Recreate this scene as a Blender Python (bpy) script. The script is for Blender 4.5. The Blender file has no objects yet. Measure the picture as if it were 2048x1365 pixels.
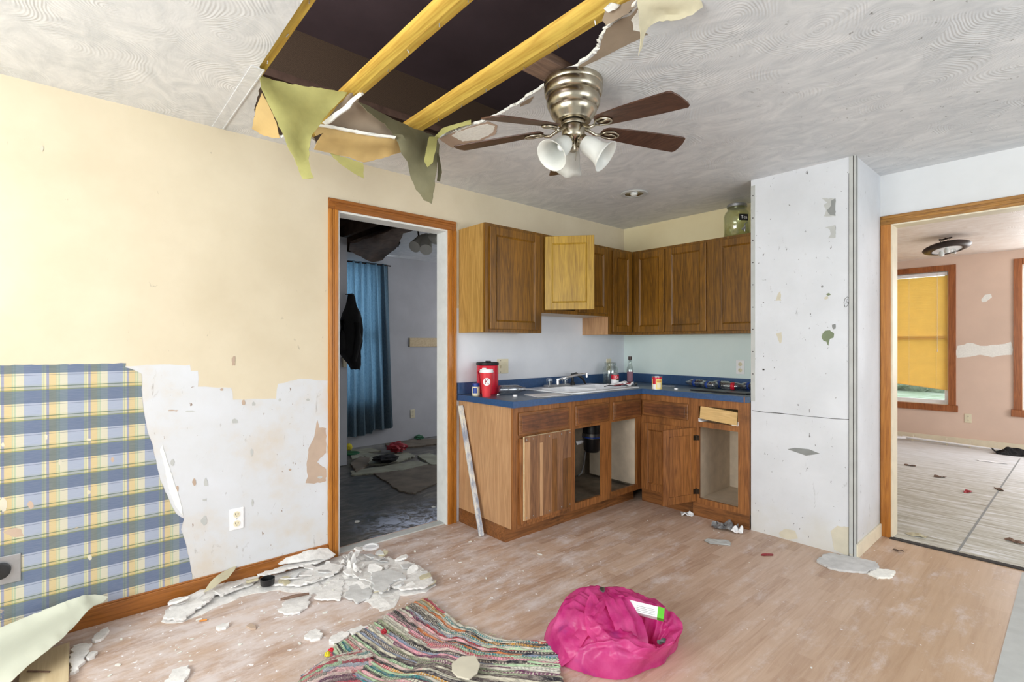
import bpy, bmesh, math, random
from mathutils import Vector, Matrix, noise
from mathutils.geometry import delaunay_2d_cdt
PI = math.pi
rnd = random.Random(11)
C = bpy.context.scene.collection
S = bpy.context.scene

# ------------------------------------------------------------------ camera
FP, CH, HY = 1000.0, 1.30, 688.0
_l = math.hypot(1141, 1000)
AX, AY = 1141 / _l, 1000 / _l            # camera looks along (-AX, AY)
cam = bpy.data.cameras.new('camera')
cam.sensor_width = 36.0
cam.lens = 36.0 * FP / 2048
cam.shift_y = (HY - 682.5) / 2048
cam.clip_start = 0.02
camo = bpy.data.objects.new('camera', cam)
C.objects.link(camo)
camo.location = (0, 0, CH)
camo.rotation_euler = (PI / 2, 0, math.asin(AX))
S.camera = camo
# ------------------------------------------------------------------ world, exposure, lights
S.view_settings.view_transform = 'Standard'
S.view_settings.look = 'None'
S.view_settings.gamma = 1.0
S.view_settings.use_curve_mapping = False
S.view_settings.exposure = -0.50
W = bpy.data.worlds.new('sky')
S.world = W
W.use_nodes = True
W.node_tree.nodes['Background'].inputs[0].default_value = (0.86, 0.93, 1.0, 1)
W.node_tree.nodes['Background'].inputs[1].default_value = 3.4


def area(name, loc, aim, sx, sy, power, col):
    d = bpy.data.lights.new(name, 'AREA')
    d.shape = 'RECTANGLE'
    d.size = sx
    d.size_y = sy
    d.energy = power
    d.color = col
    o = bpy.data.objects.new(name, d)
    C.objects.link(o)
    o.location = loc
    v = Vector(aim) - Vector(loc)
    o.rotation_euler = v.to_track_quat('-Z', 'Y').to_euler()
    return o


# daylight through the kitchen windows behind and to the right of the camera
area('window_light_back_sky', (-1.0, -1.98, 1.55), (-1.3, 4, 0.7), 2.6, 1.2, 98, (0.88, 0.92, 1.0))
area('window_light_back_lawn', (-1.0, -1.97, 1.25), (-1.4, 2.0, 3.2), 2.6, 0.9, 74, (1.0, 0.96, 0.74))
area('window_light_side_sky', (2.02, 1.8, 1.55), (-3, 3.2, 1.0), 2.2, 1.2, 34, (0.90, 0.94, 1.0))
area('window_light_side_lawn', (2.01, 1.8, 1.2), (-3, 2.4, 2.8), 2.2, 0.9, 30, (1.0, 0.97, 0.84))
# daylight in the two neighbouring rooms
area('parlour_window_light', (3.4, 6.3, 1.5), (0, 9.6, 1.6), 2.2, 1.5, 130, (0.95, 0.97, 1.0))
area('parlour_back_window_light', (-0.06, 8.9, 1.5), (-0.4, 5.0, 0.3), 0.8, 1.5, 48, (0.95, 0.97, 1.0))
area('bedroom_window_light', (-6.3, 2.55, 1.5), (-3, 2.7, 1.0), 0.9, 1.5, 85, (0.92, 0.97, 1.0))
area('bedroom_side_window_light', (-4.6, 5.2, 1.5), (-4.8, 2.0, 0.7), 1.2, 1.3, 26.0, (0.96, 0.97, 1.0))
area('attic_added_light', (-1.2, -1.7, 2.75), (-1.8, 1.2, 3.33), 1.4, 0.4, 170, (0.98, 0.92, 1.0))  # added lamp to brighten the attic ceiling, no window stands here



# ------------------------------------------------------------------ pixel helper (survey of the photo onto real planes)
def ray(px, py):
    r = (px - 1024) / FP
    return (r * AY - AX, r * AX + AY, (HY - py) / FP)


def at(px, py, axis, val):
    d = ray(px, py)
    i = 'XYZ'.index(axis)
    t = (val - (0, 0, CH)[i]) / d[i]
    return Vector((d[0] * t, d[1] * t, CH + d[2] * t))


def pt(px, py, F):
    d = ray(px, py)
    return Vector((d[0] * F, d[1] * F, CH + d[2] * F))


# ------------------------------------------------------------------ materials
def lin(c):
    return tuple(((v / 255) / 12.92 if v / 255 <= 0.04045 else ((v / 255 + 0.055) / 1.055) ** 2.4) for v in c) + (1,)


class NT:
    def __init__(s, name, rough=0.6, metal=0.0, spec=0.5):
        s.m = bpy.data.materials.new(name)
        s.m.use_nodes = True
        s.t = s.m.node_tree
        s.b = s.t.nodes['Principled BSDF']
        s.b.inputs['Roughness'].default_value = rough
        s.b.inputs['Metallic'].default_value = metal
        s.b.inputs['Specular IOR Level'].default_value = spec
        s._oc = None

    def n(s, typ, **k):
        nd = s.t.nodes.new(typ)
        for a, v in k.items():
            setattr(nd, a, v)
        return nd

    def put(s, sock, v):
        if hasattr(v, 'is_output') or isinstance(v, bpy.types.NodeSocket):
            s.t.links.new(v, sock)
        else:
            if isinstance(v, (tuple, list)) and len(v) == 3 and sock.type == 'RGBA':
                v = tuple(v) + (1,)
            sock.default_value = v

    def oc(s, kind='Object'):
        nd = s.n('ShaderNodeTexCoord')
        return nd.outputs[kind]

    def sep(s, vec):
        nd = s.n('ShaderNodeSeparateXYZ')
        s.put(nd.inputs[0], vec)
        return nd.outputs

    def comb(s, x, y, z):
        nd = s.n('ShaderNodeCombineXYZ')
        for i, v in enumerate((x, y, z)):
            s.put(nd.inputs[i], v)
        return nd.outputs[0]

    def map(s, vec, scale=(1, 1, 1), loc=(0, 0, 0), rot=(0, 0, 0)):
        nd = s.n('ShaderNodeMapping')
        s.put(nd.inputs['Vector'], vec)
        nd.inputs['Scale'].default_value = scale
        nd.inputs['Location'].default_value = loc
        nd.inputs['Rotation'].default_value = rot
        return nd.outputs[0]

    def noise(s, vec, scale=5, detail=4, rough=0.55, dist=0.0, out='Fac'):
        nd = s.n('ShaderNodeTexNoise')
        s.put(nd.inputs['Vector'], vec)
        nd.inputs['Scale'].default_value = scale
        nd.inputs['Detail'].default_value = detail
        nd.inputs['Roughness'].default_value = rough
        nd.inputs['Distortion'].default_value = dist
        return nd.outputs[out]

    def math(s, op, a, b=0.0, c=0.0, clamp=False):
        nd = s.n('ShaderNodeMath', operation=op, use_clamp=clamp)
        s.put(nd.inputs[0], a)
        s.put(nd.inputs[1], b)
        if len(nd.inputs) > 2:
            s.put(nd.inputs[2], c)
        return nd.outputs[0]

    def step(s, v, lo, hi):
        nd = s.n('ShaderNodeMapRange')
        nd.interpolation_type = 'SMOOTHSTEP'
        s.put(nd.inputs[0], v)
        nd.inputs[1].default_value = lo
        nd.inputs[2].default_value = hi
        return nd.outputs[0]

    def mix(s, f, a, b, mode='MIX'):
        nd = s.n('ShaderNodeMix', data_type='RGBA', blend_type=mode)
        s.put(nd.inputs[0], f)
        s.put(nd.inputs[6], a)
        s.put(nd.inputs[7], b)
        return nd.outputs[2]

    def ramp(s, f, stops, interp='LINEAR'):
        nd = s.n('ShaderNodeValToRGB')
        s.put(nd.inputs[0], f)
        r = nd.color_ramp
        r.interpolation = interp
        while len(r.elements) < len(stops):
            r.elements.new(0.5)
        for e, (p, c) in zip(r.elements, stops):
            e.position = p
            e.color = c if len(c) == 4 else tuple(c) + (1,)
        return nd.outputs[0]

    def bump(s, h, strength=0.3, dist=0.002):
        nd = s.n('ShaderNodeBump')
        nd.inputs['Strength'].default_value = strength
        nd.inputs['Distance'].default_value = dist
        s.put(nd.inputs['Height'], h)
        s.t.links.new(nd.outputs[0], s.b.inputs['Normal'])

    def col(s, v):
        s.put(s.b.inputs['Base Color'], v)
        return s


def plain(name, c, rough=0.6, metal=0.0, var=0.12, scale=12, bump=0.0):
    """a procedural material: one colour with soft mottling of wear"""
    t = NT(name, rough, metal)
    c = lin(c)
    f = t.noise(t.oc(), scale, 5)
    d = tuple(x * (1 - var) for x in c[:3]) + (1,)
    e = tuple(min(1, x * (1 + var)) for x in c[:3]) + (1,)
    t.col(t.ramp(f, [(0.35, d), (0.65, e)]))
    if bump:
        t.bump(f, bump, 0.004)
    return t.m


def oak(name, dark, light, axis='Z', wear=0.25, rough=0.42, gs=1.0):
    t = NT(name, rough)
    sc = {'X': (0.9, 15, 15), 'Y': (15, 0.9, 15), 'Z': (15, 15, 0.9)}[axis]
    o = t.oc()
    v = t.map(o, tuple(x * gs for x in sc))
    big = t.noise(v, 1.5, 3, 0.5, 0.5)
    rings = t.math('FRACT', t.math('MULTIPLY', big, 6.0))
    rings = t.math('ABSOLUTE', t.math('SUBTRACT', rings, 0.5))
    fine = t.noise(t.map(o, tuple(x * 12 * gs for x in sc)), 1.0, 3, 0.6)
    tone = t.noise(t.map(o, tuple(x * 0.35 * gs for x in sc)), 1.0, 2, 0.5)
    f = t.math('ADD', t.math('MULTIPLY', rings, 0.42), t.math('ADD', t.math('MULTIPLY', fine, 0.42), t.math('MULTIPLY', tone, 0.34)))
    c = t.ramp(f, [(0.28, lin(dark)), (0.70, lin(light))])
    grime = t.step(t.noise(o, 3.3, 6, 0.65), 0.52, 0.72)
    c = t.mix(t.math('MULTIPLY', grime, wear), c, lin(tuple(x * 0.42 for x in dark)))
    t.col(c)
    t.bump(f, 0.06, 0.001)
    return t.m


def scuffs(t, o, base, col=(120, 112, 105), amt=0.6, sc=9, lo=0.66, hi=0.72):
    n1 = t.step(t.noise(t.map(o, (1, 1, 0.45)), sc, 8, 0.7, 0.8), lo, hi)
    return t.mix(t.math('MULTIPLY', n1, amt), base, lin(col))


MT = {}
# painted walls of the kitchen
t = NT('cream_wall_paint', 0.62)
o = t.oc()
X_, Y_, Z_ = t.sep(o)
low = t.math('MULTIPLY', t.math('LESS_THAN', Z_, 1.56), t.math('GREATER_THAN', Y_, 2.085))
mott = t.noise(o, 1.6, 5, 0.6)
cream = t.ramp(mott, [(0.3, lin((205, 192, 166))), (0.7, lin((220, 209, 185)))])
cream = scuffs(t, o, cream, (150, 140, 120), 0.5, 22, 0.665, 0.70)
pale = scuffs(t, o, t.ramp(mott, [(0.3, lin((214, 218, 226))), (0.7, lin((230, 233, 240)))]), (120, 120, 118), 0.6, 16, 0.71, 0.74)
t.col(t.mix(low, cream, pale))
t.bump(t.noise(o, 60, 3), 0.05, 0.002)
MT['wallA'] = t.m

t = NT('back_wall_paint', 0.62)
o = t.oc()
X_, Y_, Z_ = t.sep(o)
mott = t.noise(o, 1.6, 5, 0.6)
left = t.math('LESS_THAN', X_, -1.5)
low = t.math('LESS_THAN', Z_, 1.46)
cream = t.ramp(mott, [(0.3, lin((226, 212, 172))), (0.7, lin((236, 226, 190)))])
pale = scuffs(t, o, t.ramp(mott, [(0.3, lin((210, 226, 224))), (0.7, lin((222, 235, 233)))]), (120, 110, 90), 0.6, 16, 0.72, 0.75)
white = scuffs(t, o, t.ramp(mott, [(0.3, lin((208, 210, 212))), (0.7, lin((222, 224, 226)))]), (110, 110, 105), 0.5, 12, 0.72, 0.76)
t.col(t.mix(left, white, t.mix(low, cream, pale)))
MT['wallB'] = t.m

t = NT('closet_white_paint', 0.55)
o = t.oc()
X_, Y_, Z_ = t.sep(o)
mott = t.noise(o, 2.2, 5, 0.6)
c = t.ramp(mott, [(0.3, lin((206, 209, 214))), (0.7, lin((222, 225, 231)))])
c = scuffs(t, o, c, (120, 122, 125), 0.55, 20, 0.625, 0.70)
lowm = t.math('MULTIPLY', t.step(t.math('ADD', Z_, t.math('MULTIPLY', t.noise(o, 6, 6), 0.5)), 0.52, 0.22), 0.45)
c = t.mix(lowm, c, lin((196, 190, 172)))
bk = t.step(t.noise(t.map(o, (1, 1, 0.6)), 42, 4, 0.6), 0.69, 0.71)
c = t.mix(t.math('MULTIPLY', bk, 0.8), c, lin((60, 58, 55)))
t.col(c)
t.bump(t.noise(o, 30, 5), 0.08, 0.003)
MT['closet'] = t.m

t = NT('bare_plaster_wall', 0.7)
o = t.oc()
mott = t.noise(o, 3.0, 6, 0.62)
c = t.ramp(mott, [(0.3, lin((206, 198, 188))), (0.5, lin((208, 210, 214))), (0.75, lin((214, 217, 224)))])
c = scuffs(t, o, c, (138, 130, 124), 0.55, 15, 0.61, 0.70)
sp = t.step(t.noise(t.map(o, (1, 1, 0.5)), 34, 4, 0.6, 0.6), 0.685, 0.71)
c = t.mix(t.math('MULTIPLY', sp, 0.85), c, lin((128, 104, 84)))
t.col(c)
t.bump(mott, 0.15, 0.004)
MT['bare'] = t.m

# textured ceiling with swirled strokes
def ceiling_mat(name, c0, c1, blot):
    t = NT(name, 0.5)
    o = t.oc()
    wob = t.noise(o, 2.5, 2, 0.5, 0, 'Color')
    vv = t.n('ShaderNodeVectorMath', operation='MULTIPLY_ADD')
    t.put(vv.inputs[0], wob)
    vv.inputs[1].default_value = (0.22, 0.22, 0)
    t.put(vv.inputs[2], o)
    vo = t.n('ShaderNodeTexVoronoi')
    vo.voronoi_dimensions = '2D'
    vo.inputs['Scale'].default_value = 2.7
    t.put(vo.inputs['Vector'], vv.outputs[0])
    d = vo.outputs['Distance']
    ring = t.math('SINE', t.math('MULTIPLY', d, 190.0))
    ring2 = t.math('SINE', t.math('MULTIPLY', d, 83.0))
    msk = t.step(t.noise(o, 3.5, 3), 0.40, 0.60)
    h = t.math('MULTIPLY', t.math('ADD', ring, t.math('MULTIPLY', ring2, 0.7)), msk)
    h = t.math('ADD', t.math('MULTIPLY', h, 0.5), t.math('MULTIPLY', t.noise(t.map(o, (3, 5, 1)), 3, 5, 0.6, 1.5), 1.0))
    cell = t.n('ShaderNodeSeparateColor')
    t.put(cell.inputs[0], vo.outputs['Color'])
    f = t.math('ADD', t.math('MULTIPLY', cell.outputs[0], 0.10), t.math('MULTIPLY', t.noise(t.map(o, (1.6, 2.6, 1)), 2.0, 7, 0.66, 2.5), 0.95))
    c = t.ramp(f, [(0.36, lin(c0)), (0.70, lin(c1))])
    X_, Y_, Z_ = t.sep(o)
    dk = t.math('MULTIPLY', t.step(X_, -2.3, 0.2), blot)
    sp = t.step(t.noise(t.map(o, (1, 0.6, 1)), 30, 6, 0.72), 0.63, 0.69)
    c = t.mix(t.math('MULTIPLY', sp, dk), c, lin((96, 94, 88)))
    t.col(c)
    t.bump(h, 0.22, 0.004)
    return t.m


MT['ceil'] = ceiling_mat('swirled_ceiling_paint', (198, 201, 205), (226, 227, 229), 0.9)
MT['ceil_pink'] = ceiling_mat('parlour_ceiling_paint', (224, 210, 200), (244, 236, 230), 0.1)

# laminate floor
t = NT('laminate_floor', 0.38)
o = t.oc()
br = t.n('ShaderNodeTexBrick')
br.offset = 0.37
br.offset_frequency = 3
br.squash = 1.0
t.put(br.inputs['Vector'], t.map(o, (1, 1, 1), (0.03, 0, 0), (0, 0, PI / 2)))
br.inputs['Color1'].default_value = (0, 0, 0, 1)
br.inputs['Color2'].default_value = (1, 1, 1, 1)
br.inputs['Mortar'].default_value = (0.4, 0.4, 0.4, 1)
br.inputs['Scale'].default_value = 1.0
br.inputs['Mortar Size'].default_value = 0.0006
br.inputs['Brick Width'].default_value = 0.42
br.inputs['Row Height'].default_value = 0.066
gr = t.noise(t.map(o, (26, 2.2, 1)), 1.5, 5, 0.62, 0.8)
f = t.math('ADD', t.math('MULTIPLY', br.outputs['Color'], 0.24), t.math('MULTIPLY', gr, 0.75))
c = t.ramp(f, [(0.18, lin((158, 126, 106))), (0.5, lin((190, 162, 142))), (0.9, lin((214, 190, 172)))])
X_, Y_, Z_ = t.sep(o)
ora = t.math('MULTIPLY', t.step(t.math('ADD', X_, t.math('MULTIPLY', Y_, 0.1)), -1.0, 0.1), 0.5)
c = t.mix(ora, c, lin((184, 152, 112)))
dx = t.math('ADD', X_, 2.65)
dy = t.math('SUBTRACT', Y_, 0.9)
dist = t.math('SQRT', t.math('ADD', t.math('MULTIPLY', dx, dx), t.math('MULTIPLY', t.math('MULTIPLY', dy, dy), 0.55)))
near = t.math('SUBTRACT', 1.0, t.math('MULTIPLY', dist, 0.55), 0, True)
dn = t.noise(t.map(o, (1.6, 0.7, 1)), 6.0, 9, 0.75, 0.15)
dust = t.step(t.math('ADD', dn, t.math('MULTIPLY', near, 0.19)), 0.49, 0.78)
c = t.mix(t.math('MULTIPLY', dust, 0.75), c, lin((222, 214, 214)))
fl = t.step(t.math('ADD', t.noise(o, 34, 5, 0.6), t.math('MULTIPLY', near, 0.07)), 0.68, 0.72)
c = t.mix(t.math('MULTIPLY', fl, 0.9), c, lin((240, 240, 244)))
dk = t.step(t.noise(t.map(o, (1, 1, 1), (5, 2, 0)), 9, 6, 0.7), 0.70, 0.80)
c = t.mix(t.math('MULTIPLY', dk, 0.5), c, lin((100, 84, 72)))
t.col(c)
t.put(t.b.inputs['Roughness'], t.math('ADD', 0.42, t.math('MULTIPLY', dust, 0.4)))
t.bump(f, 0.06, 0.001)
MT['floor'] = t.m

# parlour subfloor
t = NT('weathered_plywood_floor', 0.6)
o = t.oc()
f = t.noise(t.map(o, (1.2, 11, 1)), 2.4, 7, 0.65, 0.8)
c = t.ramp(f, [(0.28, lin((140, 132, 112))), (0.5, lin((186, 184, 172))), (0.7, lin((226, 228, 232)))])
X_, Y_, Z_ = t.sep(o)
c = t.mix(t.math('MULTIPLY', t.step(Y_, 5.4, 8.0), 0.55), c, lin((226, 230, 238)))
st = t.step(t.noise(t.map(o, (1, 2.6, 1), (3, 1, 0)), 2.2, 6, 0.6), 0.60, 0.72)
c = t.mix(t.math('MULTIPLY', st, 0.45), c, lin((112, 108, 90)))
t.col(c)
MT['ply'] = t.m

# bedroom floor: dark sheeting with plaster dust
t = NT('dark_sheeting_floor', 0.35)
o = t.oc()
f = t.noise(t.map(o, (2.0, 1.0, 1)), 4.0, 8, 0.7, 1.2)
c = t.ramp(f, [(0.35, lin((56, 55, 54))), (0.55, lin((96, 92, 86))), (0.75, lin((150, 142, 128)))])
X_, Y_, Z_ = t.sep(o)
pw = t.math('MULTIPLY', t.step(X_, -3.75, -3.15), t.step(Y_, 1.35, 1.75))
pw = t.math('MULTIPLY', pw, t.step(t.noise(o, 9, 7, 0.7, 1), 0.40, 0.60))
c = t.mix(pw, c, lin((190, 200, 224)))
t.col(c)
t.bump(f, 0.4, 0.02)
MT['sheeting'] = t.m

# plaid wallpaper
t = NT('plaid_wallpaper_print', 0.5)
o = t.oc()
X_, Y_, Z_ = t.sep(o)
u = t.math('FRACT', t.math('DIVIDE', t.math('ADD', Y_, 5.023), 0.1405))
P = [(0, (214, 214, 176)), (0.04, (150, 168, 150)), (0.055, (232, 226, 178)), (0.105, (156, 160, 190)), (0.165, (226, 202, 142)),
     (0.335, (196, 208, 168)), (0.36, (226, 220, 172)), (0.385, (186, 204, 168)), (0.42, (226, 222, 196)), (0.60, (166, 180, 208))]
cc = t.ramp(u, [(p, lin(q)) for p, q in P], 'CONSTANT')
v = t.math('FRACT', t.math('DIVIDE', t.math('ADD', Z_, 0.012), 0.1300))
R = [(0, (255, 255, 255)), (0.05, (140, 152, 168)), (0.065, (255, 255, 255)), (0.20, (96, 128, 92)), (0.225, (250, 250, 240)), (0.36, (255, 255, 240)),
     (0.53, (86, 116, 150)), (0.94, (128, 150, 150)), (0.975, (222, 228, 190))]
R = [(0, (255, 255, 255)), (0.03, (150, 160, 176)), (0.045, (255, 255, 255)), (0.10, (104, 136, 178)), (0.52, (176, 186, 110)), (0.56, (246, 242, 214)),
     (0.64, (96, 136, 96)), (0.665, (250, 250, 236)), (0.72, (255, 255, 255))]
rr = t.ramp(v, [(p, lin(q)) for p, q in R], 'CONSTANT')
c = t.mix(1.0, cc, rr, 'MULTIPLY')
band = t.math('MULTIPLY', t.math('GREATER_THAN', v, 0.10), t.math('LESS_THAN', v, 0.52))
c = t.mix(t.math('MULTIPLY', band, 0.16), c, lin((74, 98, 130)))
c = t.mix(0.16, c, lin((150, 154, 150)))
c = t.mix(1.0, c, (0.80, 0.78, 0.78), 'MULTIPLY')
wv = t.noise(t.map(o, (1, 1, 14)), 30, 2)
c = t.mix(t.math('MULTIPLY', wv, 0.12), c, lin((240, 240, 235)))
wear = t.step(t.noise(o, 7, 6, 0.65, 0.5), 0.66, 0.70)
c = t.mix(t.math('MULTIPLY', wear, 0.7), c, lin((206, 180, 140)))
t.col(c)
MT['plaid'] = t.m

MT['oak_z'] = oak('dark_oak_vertical', (74, 44, 18), (146, 96, 44), 'Z', 0.5)
MT['oak_x'] = oak('dark_oak_horizontal', (76, 42, 22), (134, 82, 46), 'X', 0.6)
MT['oakup_z'] = oak('upper_oak_vertical', (74, 46, 8), (144, 98, 24), 'Z', 0.35)
MT['oakup_x'] = oak('upper_oak_horizontal', (64, 40, 8), (126, 86, 22), 'X', 0.4)
MT['oak_open_lit'] = oak('oak_door_painted_light', (132, 98, 26), (184, 148, 52), 'Z', 0.15)  # window light on the open door painted in as lighter, yellower oak
MT['veneer_up'] = oak('yellowed_oak_veneer', (150, 112, 50), (200, 160, 90), 'Z', 0.05, 0.5)
MT['base_z'] = oak('base_oak_vertical', (98, 56, 24), (168, 110, 58), 'Z', 0.5)
MT['base_x'] = oak('base_oak_horizontal', (88, 52, 24), (152, 98, 52), 'X', 0.6)
MT['veneer'] = oak('light_oak_veneer', (164, 122, 84), (202, 160, 118), 'Z', 0.08, 0.5)
MT['trim_z'] = oak('orange_oak_trim', (154, 92, 28), (196, 130, 54), 'Z', 0.1, 0.3)
MT['trim_y'] = oak('orange_oak_trim_along_y', (126, 74, 26), (170, 106, 46), 'Y', 0.25, 0.3)
MT['trim_x'] = oak('orange_oak_trim_along_x', (118, 76, 20), (176, 124, 48), 'X', 0.2, 0.3)
MT['wtrim'] = oak('window_oak_trim', (122, 66, 30), (176, 106, 56), 'Z', 0.05, 0.35)
MT['pine'] = oak('yellow_pine_joist', (164, 126, 42), (206, 178, 82), 'X', 0.16, 0.6, 0.7)
MT['oldpine'] = oak('old_brown_pine', (96, 74, 62), (140, 112, 94), 'Y', 0.2, 0.7)
MT['blade'] = oak('walnut_fan_blade', (54, 34, 26), (92, 62, 46), 'X', 0.1, 0.4)
MT['walnut'] = oak('walnut_strip', (84, 54, 38), (156, 112, 76), 'Z', 0.1, 0.35)
MT['plyboard'] = oak('pale_plywood', (196, 174, 136), (222, 204, 168), 'X', 0.05, 0.6, 0.6)
MT['drawerbox'] = oak('pale_drawer_wood', (202, 164, 104), (226, 192, 134), 'X', 0.15, 0.6)
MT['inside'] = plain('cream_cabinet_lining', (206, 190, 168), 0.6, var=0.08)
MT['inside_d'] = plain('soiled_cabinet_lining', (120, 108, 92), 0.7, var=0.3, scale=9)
MT['counter'] = plain('blue_laminate', (52, 82, 124), 0.34, var=0.10, scale=60)
MT['counter_top'] = plain('grey_blue_laminate_top', (66, 82, 104), 0.30, var=0.10, scale=60)
MT['white'] = plain('white_enamel', (236, 238, 242), 0.22, var=0.03)
MT['ivory'] = plain('ivory_plastic', (226, 218, 190), 0.4, var=0.04)
MT['whitep'] = plain('white_plastic', (238, 238, 240), 0.4, var=0.03)
MT['black'] = plain('black_plastic', (26, 27, 30), 0.4, var=0.2)
MT['slot'] = plain('dark_slot', (40, 36, 32), 0.8)
MT['red'] = plain('red_plastic', (206, 28, 52), 0.32, var=0.08)
MT['redcup'] = plain('red_cup_print', (214, 52, 62), 0.4, var=0.05)
MT['darkred'] = plain('dark_red_print', (150, 26, 40), 0.5)
MT['chrome'] = plain('chrome', (220, 222, 226), 0.12, 1.0, var=0.02)
MT['nickel'] = plain('brushed_nickel', (176, 168, 150), 0.27, 1.0, var=0.06, scale=40)
MT['bronze'] = plain('dark_bronze', (58, 48, 46), 0.35, 0.7)
MT['hinge'] = plain('dark_hinge_metal', (64, 54, 44), 0.45, 0.8)
MT['steel'] = plain('galvanised_steel', (170, 172, 176), 0.4, 0.8)
MT['paper'] = plain('white_paper', (232, 232, 234), 0.8, var=0.05)
MT['greypaper'] = plain('grey_charred_paper', (120, 120, 122), 0.7, var=0.4, scale=40)
MT['plaster'] = plain('broken_plaster', (226, 224, 222), 0.85, var=0.10, scale=34, bump=1.0)
MT['plasterg'] = plain('grey_faced_plasterboard', (200, 200, 200), 0.85, var=0.10, scale=22, bump=0.8)
MT['plasteredge'] = plain('crumbled_plaster_white', (240, 240, 234), 0.9, var=0.05, scale=60, bump=0.5)
MT['kraft'] = plain('brown_paper_backing', (186, 158, 104), 0.8, var=0.10, scale=8)
MT['kraftp'] = plain('taupe_paper_backing', (150, 134, 116), 0.8, var=0.10, scale=8)
MT['tearp'] = plain('torn_brown_paper', (188, 166, 148), 0.8, var=0.07, scale=10)
MT['tan'] = plain('tan_glue_stain', (206, 200, 182), 0.8, var=0.06)
MT['sage'] = plain('sage_green_old_paint', (122, 134, 106), 0.7, var=0.06)
MT['greytear'] = plain('grey_torn_paper', (140, 143, 142), 0.8, var=0.1)
MT['ltgreytear'] = plain('light_grey_torn_paper', (186, 188, 186), 0.8, var=0.06)
MT['dirt'] = plain('dark_crack_dirt', (52, 48, 46), 0.9)
MT['pink'] = plain('pink_wall_paint', (220, 194, 176), 0.65, var=0.05, scale=2)
MT['bluewhite'] = plain('bedroom_wall_paint', (186, 188, 194), 0.65, var=0.06, scale=3)
MT['voidwall'] = None
MT['plum'] = plain('dark_plum_attic_ceiling', (104, 92, 96), 0.38, var=0.15, scale=2)
MT['joistdark'] = plain('dark_old_timber', (92, 72, 58), 0.8, var=0.25)
MT['creamtrim'] = plain('cream_painted_wood', (226, 216, 192), 0.45, var=0.05)
MT['jamb'] = plain('white_painted_jamb', (226, 228, 226), 0.5, var=0.05)
MT['green'] = plain('bright_green_print', (96, 190, 50), 0.5)
MT['silver'] = plain('silver_foil', (120, 124, 124), 0.3, 0.8)
MT['dgreen'] = plain('dark_green_plastic', (28, 96, 62), 0.5)
MT['yellow'] = plain('yellow_plastic', (210, 196, 40), 0.5)
MT['orange'] = plain('orange_filter_paper', (216, 140, 60), 0.7)
MT['blackcloth'] = plain('black_cloth', (22, 22, 24), 0.9, var=0.3, scale=8)
MT['hose'] = plain('grey_plastic_hose', (96, 96, 96), 0.5)
MT['vinyl'] = plain('pale_sheet_vinyl_back', (190, 192, 176), 0.7, var=0.05, scale=3)
MT['yellowlabel'] = plain('pale_yellow_label', (238, 214, 132), 0.5, var=0.05)
MT['blue'] = plain('blue_print', (30, 66, 150), 0.4)

t = NT('dark_brown_wallpaper', 0.7)
o = t.oc()
vo = t.n('ShaderNodeTexVoronoi')
vo.inputs['Scale'].default_value = 34
vo.inputs['Randomness'].default_value = 0.15
t.put(vo.inputs['Vector'], o)
r_ = t.math('SINE', t.math('MULTIPLY', vo.outputs['Distance'], 26))
t.col(t.ramp(r_, [(0.2, lin((76, 62, 46))), (0.8, lin((94, 78, 58)))]))
MT['voidwall'] = t.m

# olive drywall paper (hanging)
def thinpaper(name, c, var=0.12, transl=0.2):
    t = NT(name, 0.75)
    f = t.noise(t.oc(), 9, 6, 0.65)
    c = lin(c)
    cc = t.ramp(f, [(0.3, tuple(x * (1 - var) for x in c[:3])), (0.7, tuple(min(1, x * (1 + var)) for x in c[:3]))])
    t.col(cc)
    tr = t.n('ShaderNodeBsdfTranslucent')
    t.put(tr.inputs[0], cc)
    mx = t.n('ShaderNodeMixShader')
    mx.inputs[0].default_value = transl
    t.t.links.new(t.b.outputs[0], mx.inputs[1])
    t.t.links.new(tr.outputs[0], mx.inputs[2])
    t.t.links.new(mx.outputs[0], t.t.nodes['Material Output'].inputs[0])
    t.bump(t.noise(t.oc(), 40, 4), 0.1, 0.002)
    return t.m


MT['olive'] = thinpaper('olive_drywall_paper', (190, 186, 118))
MT['dolive'] = thinpaper('dark_olive_drywall_paper', (128, 124, 96))
MT['beigepaper'] = thinpaper('beige_drywall_paper', (206, 198, 170))
MT['blind'] = thinpaper('yellowed_blind_slat', (252, 232, 170), 0.03, 0.7)

t = NT('blue_curtain_cloth', 0.85)
o = t.oc()
w = t.noise(t.map(o, (1, 60, 6)), 6, 3)
cc = t.ramp(w, [(0.3, lin((98, 120, 136))), (0.7, lin((134, 156, 168)))])
t.col(cc)
tr = t.n('ShaderNodeBsdfTranslucent')
t.put(tr.inputs[0], cc)
mx = t.n('ShaderNodeMixShader')
mx.inputs[0].default_value = 0.55
t.t.links.new(t.b.outputs[0], mx.inputs[1])
t.t.links.new(tr.outputs[0], mx.inputs[2])
t.t.links.new(mx.outputs[0], t.t.nodes['Material Output'].inputs[0])
MT['curtain'] = t.m

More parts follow.
